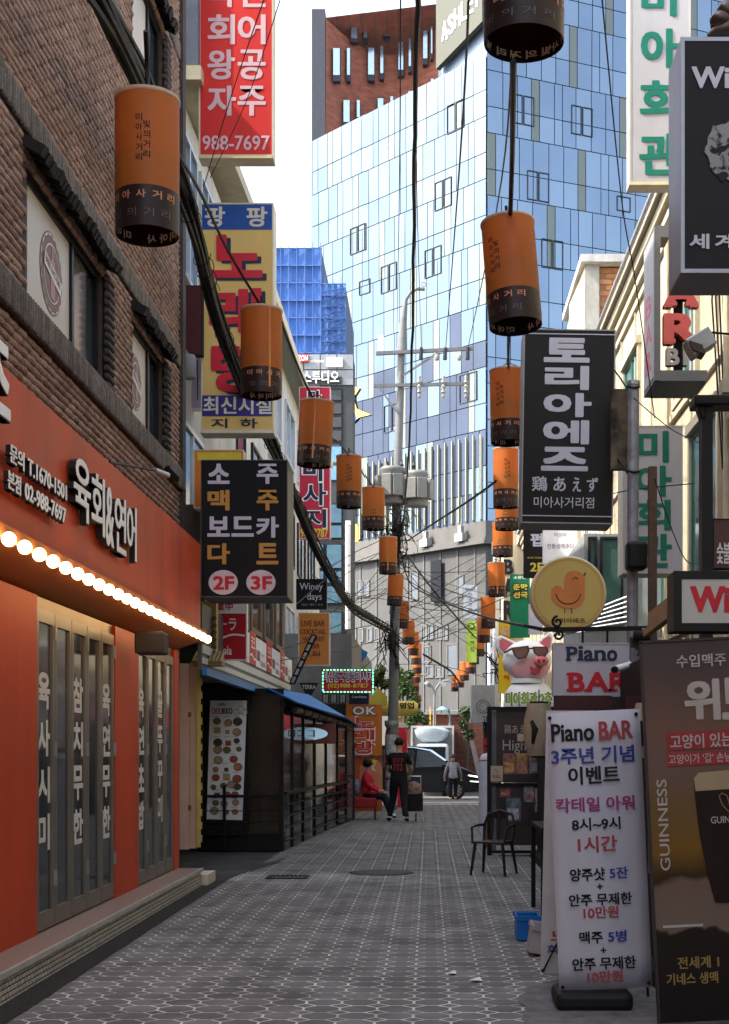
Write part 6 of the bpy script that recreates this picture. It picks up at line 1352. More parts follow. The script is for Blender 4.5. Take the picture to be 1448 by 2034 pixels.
cable([(1193, -30, 8), (1235, 400, 10.5), (1262, 560, 11.5), (1300, 830, 12.5)], .005, 'thin wire crossing the cream building down past the bar sign')
cable([(545, -60, 12), (463, 180, 15.5), (405, 370, 16.6)], .006, 'left one of two thin wires across the tall red sign')
cable([(563, -20, 12), (490, 200, 15.5), (418, 352, 16.6)], .005, 'right one of two thin wires across the tall red sign')
cable([(803, 1078, 37.6), (860, 1040, 25), (930, 995, 20), (984, 956, 16.5)], .016, 'thick black cable rising right from the transformer pole to the right lantern row')
cable([(797, 1105, 37.6), (815, 1160, 37.6), (880, 1195, 28), (960, 1225, 22), (1075, 1250, 11.4)], .017, 'thick black cable crossing right from the pole to the iron bracket')
cable([(806, 1100, 37.6), (850, 1160, 34), (905, 1225, 36), (945, 1268, 40)], .022, 'black cable slanting down right across the podium to the right lantern row')
cable([(840, 1300, 40), (870, 1318, 41), (896, 1335, 42), (915, 1362, 43)], .030, 'short thick cable sagging behind the hanging lanterns low in the middle')
for k, (pts, lab) in enumerate((
    ([(700, 1190, 30), (760, 1190, 37.6), (860, 1212, 36), (1000, 1210, 42)], 'thin cable crossing the podium just under the black banner'),
    ([(805, 1180, 37.6), (900, 1130, 36), (985, 1085, 43)], 'thin cable rising right toward the pale pole top'),
    ([(805, 1215, 37.6), (890, 1160, 37), (984, 1110, 43)], 'second thin cable rising right below the one to the pale pole top'),
    ([(805, 1240, 37.6), (900, 1190, 37), (984, 1140, 43)], 'third thin cable rising right toward the pale pole'),
    ([(800, 1290, 37.6), (900, 1235, 36), (1050, 1165, 26)], 'thin cable from the pole rising behind the chick sign'),
    ([(650, 1130, 28), (720, 1090, 31), (785, 1060, 37.6)], 'upper of the thin cables from the left wall rising to the pole'),
    ([(650, 1165, 28), (720, 1120, 31), (785, 1080, 37.6)], 'lower of the thin cables from the left wall rising to the pole'),
    ([(590, 1200, 22), (680, 1130, 28), (785, 1085, 37.6)], 'long thin cable from the wine bar sign to the transformer pole'),
    ([(560, 1290, 22), (680, 1255, 28), (770, 1235, 37.6)], 'thin cable across the live bar sign toward the pole'),
    ([(560, 1312, 22), (690, 1290, 28), (772, 1262, 37.6)], 'lowest thin cable across the live bar sign toward the pole'),
    ([(700, 1345, 31), (740, 1310, 32), (772, 1275, 37.6)], 'short cable from the running-light sign to the pole splice'),
    ([(800, 1135, 37.6), (900, 1137, 36), (1000, 1130, 40)], 'level thin cable in front of the black banner'),
    ([(780, 1320, 37.6), (870, 1322, 38), (960, 1345, 42)], 'thin low cable between the pole and the corrugated cabin'),
    ([(1085, 970, 14), (1180, 985, 14), (1260, 972, 13), (1380, 960, 12)], 'thin wire crossing from the brown sign to the gantry'),
    ([(1258, 790, 12.5), (1330, 850, 12), (1390, 880, 11)], 'thin wire from the grey pole sloping toward the gantry'),
    ([(1300, 950, 12), (1330, 1040, 12), (1360, 1110, 12), (1385, 1120, 11.5)], 'loose wire drooping over the green lettered sign'),
    ([(600, 1160, 26), (655, 1190, 28), (720, 1215, 31), (773, 1250, 37.6)], 'thin cable running below the looped bundle to the pole'),
    ([(819, 1290, 37.6), (860, 1255, 36), (984, 1190, 43)], 'thin diagonal cable below the black banner'),
    )): cable(pts, .009 if k < 13 or k > 15 else .005, lab, 'thin_cable')
for k in range(16):      # fan of look-alike thin cables between the two poles
    y0_, y1_ = rnd.uniform(1080, 1300), rnd.uniform(1085, 1330); yl = (y0_ + y1_) / 2 + rnd.uniform(4, 26)
    cable([(786, y0_, 37.7), (880, yl, 40), (983, y1_, 43.6)], rnd.choice((.007, .009, .012)), 'one of the look-alike thin cables fanning out between the two poles across the podium', 'fan_cable', 'thin cables fanning between the two poles')
for k in range(8):
    y0_, y1_ = rnd.uniform(1075, 1200), rnd.uniform(1120, 1300)
    cable([(640 + rnd.uniform(-30, 30), y1_, 30), (705, (y0_ + y1_) / 2 + rnd.uniform(5, 25), 34), (768, y0_, 37.7)], rnd.choice((.006, .008)), 'one of the look-alike thin cables from the left wall to the transformer pole', 'fan_cable', 'thin cables from the left wall to the pole')

# main left bundle: several strands in one looped bundle
bun = T('cable_bundle', 'thick bundle of black cables with coils running down past the left signs to the pole', 'cable bundle', W(430, 620, 15))
BP = [(170, -60, 8.6), (232, 60, 9.6), (290, 190, 11.0), (352, 350, 12.8), (392, 470, 14.0), (430, 620, 15.6), (478, 760, 17.2), (525, 850, 18.6), (575, 960, 20.5), (640, 1110, 24.5), (700, 1205, 30.5), (773, 1250, 37.6)]
for s_ in range(17):
    ox, oz = rnd.gauss(0, .028), rnd.gauss(0, .03); P3 = []
    for i, p in enumerate(BP):
        v = W(*p); k_ = 1.0 + .5 * math.sin(i * 1.7 + s_); P3.append(v + Vector((ox * k_, rnd.gauss(0, .05), oz * k_ + rnd.gauss(0, .01))))
    out = []
    for i in range(len(P3) - 1):
        p0 = P3[max(i - 1, 0)]; p1 = P3[i]; p2 = P3[i + 1]; p3 = P3[min(i + 2, len(P3) - 1)]
        for k in range(5):
            u = k / 5; out.append(.5 * ((2 * p1) + (p2 - p0) * u + (2 * p0 - 5 * p1 + 4 * p2 - p3) * u * u + (3 * p1 - p0 - 3 * p2 + p3) * u ** 3))
    out.append(P3[-1]); b = MB(); b.tube(out, rnd.choice((.014, .019, .025)), 6); b.build('strand', wire_m, bun, smooth=True)
def coil(p, r, ln, ax, turns, tr=.006, nm='coil'):
    ax = ax.normalized(); u = ax.cross(Vector((0, 0, 1))).normalized(); v = ax.cross(u); b = MB(); pts = []
    for k in range(int(turns * 12) + 1):
        a = k * math.pi / 6; pts.append(p + ax * (ln * k / (turns * 12)) + u * r * math.cos(a) + v * r * math.sin(a))
    b.tube(pts, tr, 5); b.build(nm, wire_m, bun)
for i in range(len(BP) - 1):
    p, q = W(*BP[i]), W(*BP[i + 1])
    if i in (3, 4, 5, 6, 7): coil(p.lerp(q, .2), .10, (q - p).length * .5, q - p, 3, .005)
    if i >= 8: coil(p, .085, (q - p).length, q - p, 12 if i > 8 else 6, .009)
# tie lines holding the left lanterns
cable([(352, 300, 9.2), (400, 385, 11), (455, 500, 12.6), (522, 612, 13.4)], .014, 'black rope between the first and second left lanterns')
cable([(560, 640, 13.4), (600, 745, 15.5), (625, 795, 16.2)], .014, 'black rope between the second and third left lanterns')
cable([(655, 868, 16.2), (675, 880, 18), (694, 905, 22)], .014, 'black rope between the third and fourth left lanterns')
cable([(716, 930, 22), (728, 950, 24), (742, 968, 25)], .014, 'black rope between the fourth and fifth left lanterns')
cable([(290, 60, 8.6), (293, 130, 8.75), (294, 190, 8.75)], .016, 'thick dark rope holding the nearest left lantern')
cable([(1019, 122, 6.5), (1017, 300, 9), (1013, 430, 10.3)], .017, 'thick black rope down to the second right lantern')
cable([(1010, 655, 10.3), (1009, 700, 13), (1010, 733, 15.3)], .013, 'black rope between the second and third right lanterns')

# ------------------------------------------------------------------ LANTERNS
lo = mat('lantern_orange', (.53, .150, .028), .5, var=.10, scale=3, dirt=.3, bump=.25, bscale=7); lb = mat('lantern_brown', (.034, .016, .014), .4, var=.15, dirt=.1); li = mat('lantern_inside', (.025, .010, .009), .6)
RL, HL = .2, .80
# the fabric drum lets light through: thin cloth with a little translucency
N = lo.node_tree.nodes; L = lo.node_tree.links; bs = N['Principled BSDF']; tr = N.new('ShaderNodeBsdfTranslucent'); tr.inputs[0].default_value = (.85, .26, .03, 1); mxs = N.new('ShaderNodeMixShader'); mxs.inputs[0].default_value = .4
L.new(bs.outputs[0], mxs.inputs[1]); L.new(tr.outputs[0], mxs.inputs[2]); L.new(mxs.outputs[0], N['Material Output'].inputs[0])
def bend(s, a0, z0, w, h, weight, r, out=1):
    vs, fs, tw, th = glyphs(s, weight); res = []
    for x, y in vs:
        a = a0 + out * (x / tw * w) / r; res.append((r * math.sin(a), -r * math.cos(a), z0 + y / th * h))
    return res, fs
def lantern_meshes(variant):
    ms = {}
    n = 32
    b = MB(); b.lathe([(RL, .235), (RL * 1.004, .5), (RL, HL)], (0, 0, 0), n); ms['shade'] = (b, lo, True)
    b = MB(); b.lathe([(RL * 1.001, .235), (RL * 1.004, .1), (RL * .995, .0), (RL * .975, .0), (RL * .975, .235), (RL * .975, .45)], (0, 0, 0), n); ms['band'] = (b, lb, True)
    b = MB(); b.lathe([(.001, HL - .005), (RL * .985, HL - .005)], (0, 0, 0), n); ms['top_disc'] = (b, li, False)
    b = MB(); b.lathe([(RL * 1.0, HL - .012), (RL * 1.035, HL - .006), (RL * 1.035, HL + .008), (RL * .99, HL + .008)], (0, 0, 0), n); ms['rim'] = (b, mat('lantern_rim', (.55, .40, .30), .5), True)
    b = MB()
    if variant == 0:
        for k, ch in enumerate('미아사거리'): v, f = bend(ch, -.16, .60 - k * .058, .042, .044, .015, RL * 1.008); b.add(v, f)
        for k, ch in enumerate('빛의거리'): v, f = bend(ch, .08, .56 - k * .058, .042, .044, .015, RL * 1.008); b.add(v, f)
    elif variant == 1:
        v, f = bend('강북구', -.25, .27, .10, .035, .03, RL * 1.008); b.add(v, f)
        q = [(x, y) for x, y in ((-.05, 0), (.05, 0), (.035, .03), (.01, .05), (-.02, .045), (-.04, .02))]; r = RL * 1.01
        b.add([(r * math.sin(x / r), -r * math.cos(x / r), .32 + y) for x, y in q], [tuple(range(len(q)))])
    else:      # seam side
        r = RL * 1.012
        b.add([(r * math.sin(.02), -r * math.cos(.02), .80), (r * math.sin(-.02), -r * math.cos(-.02), .80), (r * math.sin(-.06), -r * math.cos(-.06), .05), (r * math.sin(.05), -r * math.cos(.05), .05)], [(0, 1, 2, 3)])
    ms['lettering' if variant < 2 else 'seam'] = (b, blackm if variant == 0 else (mat('logo_green', (.03, .07, .025), .5) if variant == 1 else mat('seam_tan', (.55, .20, .05), .4)), False)
    b = MB()
    for a0 in (-1.15, 1.9):
        for k, ch in enumerate('미아사거리'): v, f = bend(ch, a0 + k * .5, .155, .062, .05, .02, RL * 1.010); b.add(v, f)
    ms['print'] = (b, mat('print_orange', (.50, .20, .10), .5), False)
    b = MB()
    for a0 in (-1.0, 1.6):
        for k, ch in enumerate('빛의거리'): v, f = bend(ch, a0 + k * .55, .05, .062, .05, .0, RL * 1.010); b.add(v, f)
    ms['faint_print'] = (b, mat('print_faint', (.10, .08, .085), .5), False)
    b = MB()
    for a0 in (-1.2, .6, 2.2, 3.9):
        for k, ch in enumerate('빛의거리' if a0 < 1 else '미아사'): v, f = bend(ch, a0 + k * .42, .022, .06, .055, .03, RL * .965); b.add(v, f)
    ms['inner_print'] = (b, mat('print_white', (.75, .75, .72), .5), False)
    b = MB(); b.tube([(0, 0, HL), (0, 0, HL + .14)], .012, 6); b.tube([(-RL, 0, HL), (0, 0, HL + .1), (RL, 0, HL)], .005, 5); ms['hanger'] = (b, wire_m, False)
    return ms
LM = {}
def lantern(px, top, bot, w, variant, rot, label, group, lean=0, simple=False):
    Y = RL * 2 * F / w; zt, zb = W(px, top, Y).z, W(px, bot, Y).z; H = zt - zb
    loc = W(px, bot, Y); t = T('street_lantern', label, 'lantern', loc, group); t.rotation_euler = (0, R(lean), R(rot))
    t.scale = (1, 1, max(.8, min(1.3, H / HL)))
    for nm, (b, m_, sm_) in (LM.setdefault(variant, lantern_meshes(variant))).items():
        if simple and nm not in ('shade', 'band', 'top_disc', 'rim'): continue
        key = (variant, nm)
        if key not in LM:
            o = b.build(nm, m_, None, smooth=sm_); LM[key] = o.data; o.parent = t
        else:
            o = bpy.data.objects.new(nm, LM[key]); col.objects.link(o); o.parent = t
    return t
GL, GR = 'orange lanterns strung along the left wall', 'orange lanterns strung along the right wall'
LEFT = [(293, 200, 468, 126, 0, 0, 0, 'largest left lantern with two columns of Korean letters, in front of the brick wall'),
 (520, 617, 787, 82, 2, 30, 0, 'lantern with a pale seam hanging over the yellow karaoke sign'),
 (624, 799, 925, 68, 2, 0, 3, 'tilted lantern with a long seam in front of the red massage sign'),
 (694, 907, 1008, 50, 0, 0, 0, 'lantern with two letter columns left of the grey transformers'),
 (742, 970, 1052, 43, 1, 0, 0, 'lantern with green emblem hanging beside the left transformer'),
 (770, 1068, 1140, 36, 2, 0, 0, 'seamed lantern below the transformers in front of the pole cables'),
 (783, 1142, 1203, 31, 2, 150, -3, 'leaning lantern just under the cable tangle of the pole'),
 (797, 1195, 1248, 28, 0, 60, 0, 'lantern right of the pole level with the wine bar sign')]
RIGHT = [(1040, -105, 85, 160, 0, 200, 0, 'nearest right lantern cut by the top edge, showing its dark underside'),
 (1024, 437, 648, 106, 0, -45, -6, 'tilting lantern with letter columns in front of the glass tower corner'),
 (1010, 737, 880, 72, 0, -35, -1, 'lantern touching the left edge of the dark brown sign'),
 (1004, 893, 1008, 50, 0, 0, 0, 'lantern with letter columns directly below the one touching the brown sign'),
 (1006, 985, 1052, 46, 1, -10, 0, 'lantern with green emblem low beside the brown sign'),
 (998, 1048, 1105, 41, 1, -20, 0, 'lantern with green emblem just under the brown sign corner'),
 (987, 1119, 1185, 34, 2, 0, -2, 'seamed lantern left of the black BAR letters'),
 (969, 1186, 1248, 29, 0, 60, 0, 'lantern right of the white cloth banner')]
for i, r in enumerate(LEFT): lantern(*r[:4], r[4], r[5], r[7], GL, r[6])
for i, r in enumerate(RIGHT): lantern(*r[:4], r[4], r[5], r[7], GR, r[6])
far_l = [(811, 1234, 1280, 25), (820, 1256, 1302, 22), (826, 1278, 1320, 20), (828, 1300, 1338, 18), (826, 1322, 1356, 17), (823, 1340, 1374, 16), (824, 1362, 1392, 15), (832, 1380, 1406, 14), (842, 1384, 1408, 13)]
far_r = [(960, 1226, 1277, 26), (950, 1256, 1304, 23), (941, 1274, 1320, 21), (934, 1298, 1338, 19), (922, 1316, 1352, 18), (913, 1332, 1366, 17), (903, 1346, 1374, 15), (897, 1358, 1384, 14), (905, 1374, 1396, 13), (890, 1380, 1402, 13), (925, 1380, 1402, 12), (878, 1380, 1402, 12), (860, 1376, 1398, 12)]
near_txt = ['', 'second', 'third', 'fourth', 'fifth', 'sixth', 'seventh', 'eighth', 'ninth', 'tenth', 'eleventh', 'twelfth', 'thirteenth']
for i, r in enumerate(far_l): lantern(*r, 2 if i % 3 == 2 else 0, 40 + 50 * i, ('small plain far lantern right of the pole, first past the wine bar level' if i == 0 else 'small far lantern, %s down the curve right of the utility pole' % near_txt[i]), GL, rnd.uniform(-2, 2), simple=True)
for i, r in enumerate(far_r): lantern(*r, 0, 100 + 50 * i, ('small far lantern, first one behind the lantern by the white cloth banner' if i == 0 else 'small far lantern, %s down the curve toward the corrugated cabin' % near_txt[i]), GR, rnd.uniform(-2, 2), simple=True)

# ------------------------------------------------------------------ INFLATABLES
wt = mat('inflatable_white', (.70, .70, .72), .4, var=.04, bump=.15, bscale=9)
t = T('pig_balloon', 'white inflatable pig wearing brown sunglasses above the menu screen', 'inflatable', W(1048, 1420, 27))
YI = 27.0; s_ = YI / F
c = W(1050, 1395, YI); b = MB(); b.lathe([(.48, -.9), (.50, -.3), (.50, 0), (.46, .2), (.34, .34), (.2, .40), (.12, .42)], c, 28, 1, .8); b.build('body', wt, t, smooth=True)
c = W(1046, 1312, YI); b = MB(); b.lathe([(44 * s_ * math.sin(math.pi * i / 14) * (1 + .06 * math.sin(math.pi * i / 14)), -40 * s_ * math.cos(math.pi * i / 14)) for i in range(15)], c, 28, 1.05, .75); b.tube([c - Vector((0, 0, .45)), c - Vector((0, 0, .2))], [.32, .30], 20); b.build('head', wt, t, smooth=True)
pkm = mat('pig_pink', (.62, .32, .34), .45, var=.06); pkd = mat('pig_rose', (.55, .14, .16), .45)
for sg, pts in ((-1, [(1008, 1315), (985, 1288), (984, 1268), (994, 1262), (1022, 1275), (1036, 1288)]), (1, [(1060, 1285), (1076, 1266), (1092, 1256), (1098, 1264), (1096, 1288), (1084, 1308)])):
    b = MB(); b.prism([((x - 1046) * s_, (1312 - y) * s_) for x, y in reversed(pts)], c + Vector((0, -.02, 0)), (1, 0, 0), (0, 0, 1), (0, .12, 0)); e_ = b.build('ear', wt, t, bevel=.03)
    mx_, my_ = sum(p[0] for p in pts) / 6, sum(p[1] for p in pts) / 6
    b = MB(); b.prism([((mx_ + (x - mx_) * .68 - 1046) * s_, (1312 - (my_ + (y - my_) * .68)) * s_) for x, y in reversed(pts)], c + Vector((0, -.035, 0)), (1, 0, 0), (0, 0, 1), (0, .02, 0)); b.build('inner_ear', pkd, e_)
fy = YI - .36
def fr(px, py, d=0): v = W(px, py, YI); return Vector((v.x, YI - .345 - d, v.z))
b = MB(); b.lathe([(.001, -.34 * .9), (.30, -.25), (.40, -.05), (.33, .12), (.001, .16)], Vector((c.x + .04, YI - .14, c.z - .1)), 24, 1, .62); b.build('face_pink', pkm, t, smooth=True)
b = MB(); b.ball(fr(1071, 1316, .06), .13, 16, 10, sx=1.15, sy=.5, sz=.85); sn = b.build('snout', pkd, t, smooth=True)
b = MB(); b.ball(fr(1066, 1316, .125), .028, 8, 6, sy=.4, sz=1.5); b.ball(fr(1076, 1316, .125), .028, 8, 6, sy=.4, sz=1.5); b.build('nostril', mat('dark_rose', (.20, .03, .04), .5), sn)
b = MB(); b.prism([((x - 1046) * s_, (1312 - y) * s_) for x, y in reversed([(1048, 1325), (1058, 1330), (1072, 1328), (1068, 1340), (1060, 1343), (1052, 1338)])], c + Vector((0, -.40, 0)), (1, 0, 0), (0, 0, 1), (0, .08, 0)); b.build('mouth', mat('mouth_red', (.35, .04, .05), .4), t)
for pts in ([(1012, 1290), (1046, 1286), (1048, 1296), (1042, 1310), (1026, 1313), (1018, 1306)], [(1054, 1288), (1082, 1288), (1086, 1298), (1078, 1309), (1066, 1308), (1056, 1300)]):
    b = MB(); b.prism([((x - 1046) * s_, (1312 - y) * s_) for x, y in reversed(pts)], c + Vector((0, -.44, 0)), (1, 0, 0), (0, 0, 1), (0, .05, 0)); l_ = b.build('sunglass_frame', mat('shades_brown', (.07, .035, .03), .35), t)
    mx_, my_ = sum(p[0] for p in pts) / 6, sum(p[1] for p in pts) / 6
    b = MB(); b.prism([((mx_ + (x - mx_) * .78 - 1046) * s_, (1312 - (my_ + (y - my_) * .78)) * s_) for x, y in reversed(pts)], c + Vector((0, -.445, 0)), (1, 0, 0), (0, 0, 1), (0, .02, 0)); b.build('lens', mat('lens_brown', (.20, .10, .09), .1, .2), l_)
b = MB(); b.bar(c + Vector((.0, -.43, .2)), c + Vector((.1, -.43, .2)), .03); b.bar(c + Vector((-.33, -.42, .19)), c + Vector((-.44, -.15, .14)), .03); b.build('bridge', MATS['shades_brown'], t)
grp_text(t, [('미아회관 2층', 1006, 1377, 1094, 1401)], YI - .50, mat('lime_letter', (.32, .50, .05), .4), blackm, .07, .035)
# white column inflatable
t = T('air_column', 'white inflatable column with dark and red letters left of the menu screen', 'inflatable', W(968, 1560, 25)); YI2 = 25.0
c = W(970, 1560, YI2); b = MB(); b.lathe([(.17, .0), (.18, .3), (.18, 1.2), (.17, 1.34), (.12, 1.42), (.001, 1.45)], (c.x, YI2, gz(YI2)), 24); b.build('body', mat('inflatable_lilac', (.50, .50, .58), .45, bump=.2, bscale=8), t, smooth=True)
letters(t, [('고', 957, 1424, 968, 1436), ('기', 957, 1440, 968, 1452)], YI2 - .19, navy, weight=.06); letters(t, [('술', 958, 1466, 970, 1480), ('집', 958, 1484, 970, 1496)], YI2 - .19, MATS['letter_red'], weight=.06)
b = MB(); b.lathe([(.185, 1.30), (.185, 1.32)], (c.x, YI2, 0), 24); b.build('red_seam', redd, t)
# red inflatable with yellow top
t = T('air_column', 'red inflatable column topped by a yellow open-for-business block', 'inflatable', W(785, 1600, 40.5)); YI3 = 40.5
c = W(786, 1600, YI3); b = MB(); b.lathe([(.30, gz(YI3)), (.33, .5), (.33, 1.9), (.28, 2.2), (.1, 2.28)], (c.x, YI3, 0), 24); b.build('body', mat('inflatable_red', (.50, .02, .04), .35, bump=.2, bscale=6), t, smooth=True)
b = MB(); b.lathe([(.30, 2.15), (.30, 2.27), (.001, 2.33)], (c.x, YI3, 0), 24); b.build('white_cap', wt, t, smooth=True)
b = MB(); p, q = W(738, 1426, YI3), W(829, 1390, YI3); b.tube([(p.x + .0, YI3, (p.z + q.z) / 2), (p.x + .25, YI3, (p.z + q.z) / 2), (q.x - .12, YI3, (p.z + q.z) / 2), (q.x, YI3, (p.z + q.z) / 2)], [.08, .22, .23, .15], 18); b.tube([W(790, 1425, YI3), W(790, 1440, YI3)], .12, 14); b.build('top_block', mat('inflatable_yellow', (.60, .48, .10), .45, bump=.2, bscale=6), t, smooth=True)
letters(t, [('영업', 793, 1396, 821, 1408)], YI3 - .235, blackm, weight=.07); letters(t, [('2', 748, 1396, 758, 1410)], YI3 - .225, redd, weight=.07)
letters(t, [('ㄷ', 776, 1440, 790, 1454), ('ㄱ', 776, 1462, 790, 1472)], YI3 - .335, whl, weight=.06)
# small wall signs & drapes left of pole
b = MB(); rn2 = random.Random(2); pts = [W(700, 1300, 37), W(712, 1282, 37), W(728, 1295, 37), W(722, 1310, 37), W(705, 1322, 37)]
b.add(pts + [p + Vector((.02, .05, -.02)) for p in pts], [(0, 1, 2, 3, 4), (9, 8, 7, 6, 5), (0, 5, 6, 1), (1, 6, 7, 2), (2, 7, 8, 3), (3, 8, 9, 4), (4, 9, 5, 0)]); o = b.build('blue_tarp', MATS['tarp_blue'], None); setp(o, 'scrap of bright blue tarp above the running-light sign', 'tarp')
# parasol bits behind red inflatable etc: street lights in the back
for (px, py, lab) in ((735, 1395, 'yellow striped awning corner behind the running-light sign'),):
    b = MB(); b.prism([(0, 0), (.55, 0), (.55, .25), (.3, .5), (.12, .25)], W(728, 1402, 38), (1, 0, 0), (0, 0, 1), (0, .3, 0)); o = b.build('awning', mat('awning_yellow', (.50, .42, .06), .6), None); setp(o, lab, 'awning')

# ------------------------------------------------------------------ CROSS STREET: van, truck, wall, trees
YVN = 50.0; G50 = gz(50)
t = T('black_van', 'black people carrier parked across the end of the lane', 'van', (W(850, 0, YVN).x, YVN, G50))
vb = mat('van_black', (.006, .007, .010), .22, 0, spec=.2, var=.1); vg = mat('van_glass', (.014, .018, .024), .06, 0, spec=.4, var=.1)
X0 = W(955, 0, YVN).x     # nose
side_ = [(0, .42), (-.02, .72), (-.12, .92), (-.55, 1.10), (-1.05, 1.30), (-1.75, 1.78), (-2.25, 1.93), (-3.2, 1.98), (-5.0, 1.95), (-5.15, 1.7), (-5.2, .9), (-5.2, .35), (-4.75, .28), (-.35, .28)]
b = MB(); n = len(side_)
ring = lambda y, k, dz: [(X0 - .0 + (x * k if False else x + (2.6 if False else 0)), y, G50 + z * 1.0 + dz) for x, z in side_]
secs = [(YVN, .06), (YVN + .04, .0), (YVN + 1.90, .0), (YVN + 1.94, .06)]
for y_, ins_ in secs:
    for x, z in side_:
        cxx, czz = -2.6, 1.0; b.v.append((X0 + cxx + (x - cxx) * (1 - ins_ * .35), y_ + (.10 if z > 1.3 else 0) * (z - 1.1) * (1 if y_ < YVN + 1 else -1) * 1.6, G50 + czz + (z - czz) * (1 - ins_ * .4)))
for i in range(3):
    for k in range(n): b.f.append((i * n + k, i * n + (k + 1) % n, (i + 1) * n + (k + 1) % n, (i + 1) * n + k)); b.mi.append(0)
b.f.append(tuple(range(n))); b.f.append(tuple(3 * n + k for k in reversed(range(n)))); b.mi += [0, 0]
b.build('body', vb, t, smooth=True)
def vpoly(pts, dy, m_, nm, par=t, th=.02):
    bb2 = MB(); a = [Vector((X0 + x, YVN + (.10 if z > 1.3 else 0) * (z - 1.1) * 1.6 - dy, G50 + z)) for x, z in pts]; n_ = len(a)
    bb2.add(a + [p + Vector((0, th, 0)) for p in a], [tuple(range(n_)), tuple(reversed(range(n_, 2 * n_)))] + [(i, i + n_, (i + 1) % n_ + n_, (i + 1) % n_) for i in range(n_)]); return bb2.build(nm, m_, par)
vpoly([(-1.12, 1.20), (-1.30, 1.42), (-1.80, 1.74), (-2.30, 1.80), (-2.38, 1.16)], .012, vg, 'side_window'); vpoly([(-2.45, 1.16), (-2.40, 1.80), (-3.55, 1.82), (-3.58, 1.16)], .012, vg, 'side_window'); vpoly([(-3.66, 1.16), (-3.64, 1.82), (-4.9, 1.80), (-4.95, 1.16)], .012, vg, 'side_window')
vpoly([(-1.25, 1.42), (-1.78, 1.80), (-2.4, 1.90), (-3.0, 1.93), (-3.0, 1.90), (-2.4, 1.865), (-1.85, 1.76), (-1.32, 1.40)], .03, mat('chrome_strip', (.65, .72, .80), .15, .9), 'roof_strip')
vpoly([(-.06, .78), (-.02, .84), (-.45, .90), (-.48, .86)], .02, mat('lamp_glass_white', (.80, .82, .74), .1, emit=.6), 'headlight')
vpoly([(-.02, .62), (-.0, .66), (-.40, .68), (-.40, .645)], .02, MATS['lamp_glass_white'], 'running_light')
b = MB(); b.box(X0 - 1.42, X0 - 1.22, YVN - .18, YVN - .03, G50 + 1.12, G50 + 1.28); b.build('mirror', vb, t, bevel=.03)
vpoly([(-2.42, .4), (-2.41, 1.85), (-2.405, 1.85), (-2.415, .4)], .012, blackm, 'door_gap'); vpoly([(-3.60, .4), (-3.60, 1.85), (-3.59, 1.85), (-3.59, .4)], .012, blackm, 'door_gap')
b = MB(); b.box(X0 - 2.7, X0 - 2.5, YVN - .03, YVN, G50 + .98, G50 + 1.01); b.build('door_handle', alu, t)
for xw_ in (-.92, -4.15):
    b = MB(); cw = Vector((X0 + xw_, YVN - .03, G50 + .34)); 
    b.tube([cw, cw + Vector((0, .03, 0)), cw + Vector((0, .24, 0))], [.32, .345, .345], 32); w_ = b.build('wheel', mat('tyre', (.014, .014, .014), .8), t, smooth=True)
    b = MB(); b.tube([cw + Vector((0, -.006, 0)), cw + Vector((0, .01, 0))], [.235, .24], 28); b.build('rim', mat('rim_dark', (.10, .10, .11), .3, .8), w_)
    b = MB()
    for k in range(10): a = R(k * 36); b.bar(cw + Vector((.04 * math.cos(a), -.015, .04 * math.sin(a))), cw + Vector((.225 * math.cos(a + .25), -.015, .225 * math.sin(a + .25))), .028, .015)
    b.build('spoke', alu, w_)
# truck
YTK = 57.0; t = T('box_truck', 'white box truck with rounded roof deflector behind the black van', 'truck', W(857, 1600, YTK)); G = gz(56)
p, q = W(815, 1560, YTK), W(901, 1442, YTK)
b = MB(); b.box(p.x, q.x, YTK, YTK + 4.5, G + .6, q.z); b.build('cargo_box', mat('cargo_silver', (.17, .175, .18), .45, .3, dirt=.2), t)
b = MB(); fr_t = .05
b.box(p.x, q.x, YTK - .04, YTK, q.z - .09, q.z); b.box(p.x, p.x + .08, YTK - .04, YTK, G + .6, q.z - .09); b.box(q.x - .08, q.x, YTK - .04, YTK, G + .6, q.z - .09); b.build('edge_frame', alu, t)
b = MB(); pts = [(822, 1452), (828, 1447), (845, 1444), (865, 1444), (884, 1447), (892, 1453), (888, 1464), (880, 1472), (872, 1476), (842, 1476), (834, 1472), (826, 1464)]
vs = [W(x, y, YTK - .45) for x, y in pts]; cc = sum(vs, Vector()) / len(vs); bk_ = [v + Vector((0, .45, 0)) for v in vs]; fr2 = [cc + (v - cc) * .8 + Vector((0, -.12, 0)) for v in vs]; n_ = len(vs)
b.add(bk_ + vs + fr2, [(i, (i + 1) % n_, n_ + (i + 1) % n_, n_ + i) for i in range(n_)] + [(n_ + i, n_ + (i + 1) % n_, 2 * n_ + (i + 1) % n_, 2 * n_ + i) for i in range(n_)] + [tuple(range(2 * n_, 3 * n_))]); b.build('deflector', mat('truck_white', (.24, .28, .31), .3, coat=.4), t, smooth=True)
b = MB(); pc, qc = W(826, 1600, YTK - 1.5), W(890, 1478, YTK - 1.5); b.box(pc.x, qc.x, YTK - 1.6, YTK - .1, G + .4, qc.z); b.build('cab', MATS['truck_white'], t, bevel=.12)
b = MB(); b.box(pc.x + .12, qc.x - .12, YTK - 1.62, YTK - 1.55, G + 1.1, qc.z - .12); b.build('windscreen', vg, t)
for xx in (pc.x + .15, qc.x - .15): b = MB(); b.tube([(xx - .1, YTK - 1.2, G + .36), (xx + .1, YTK - 1.2, G + .36)], .36, 20); b.build('wheel', MATS['tyre'], t)
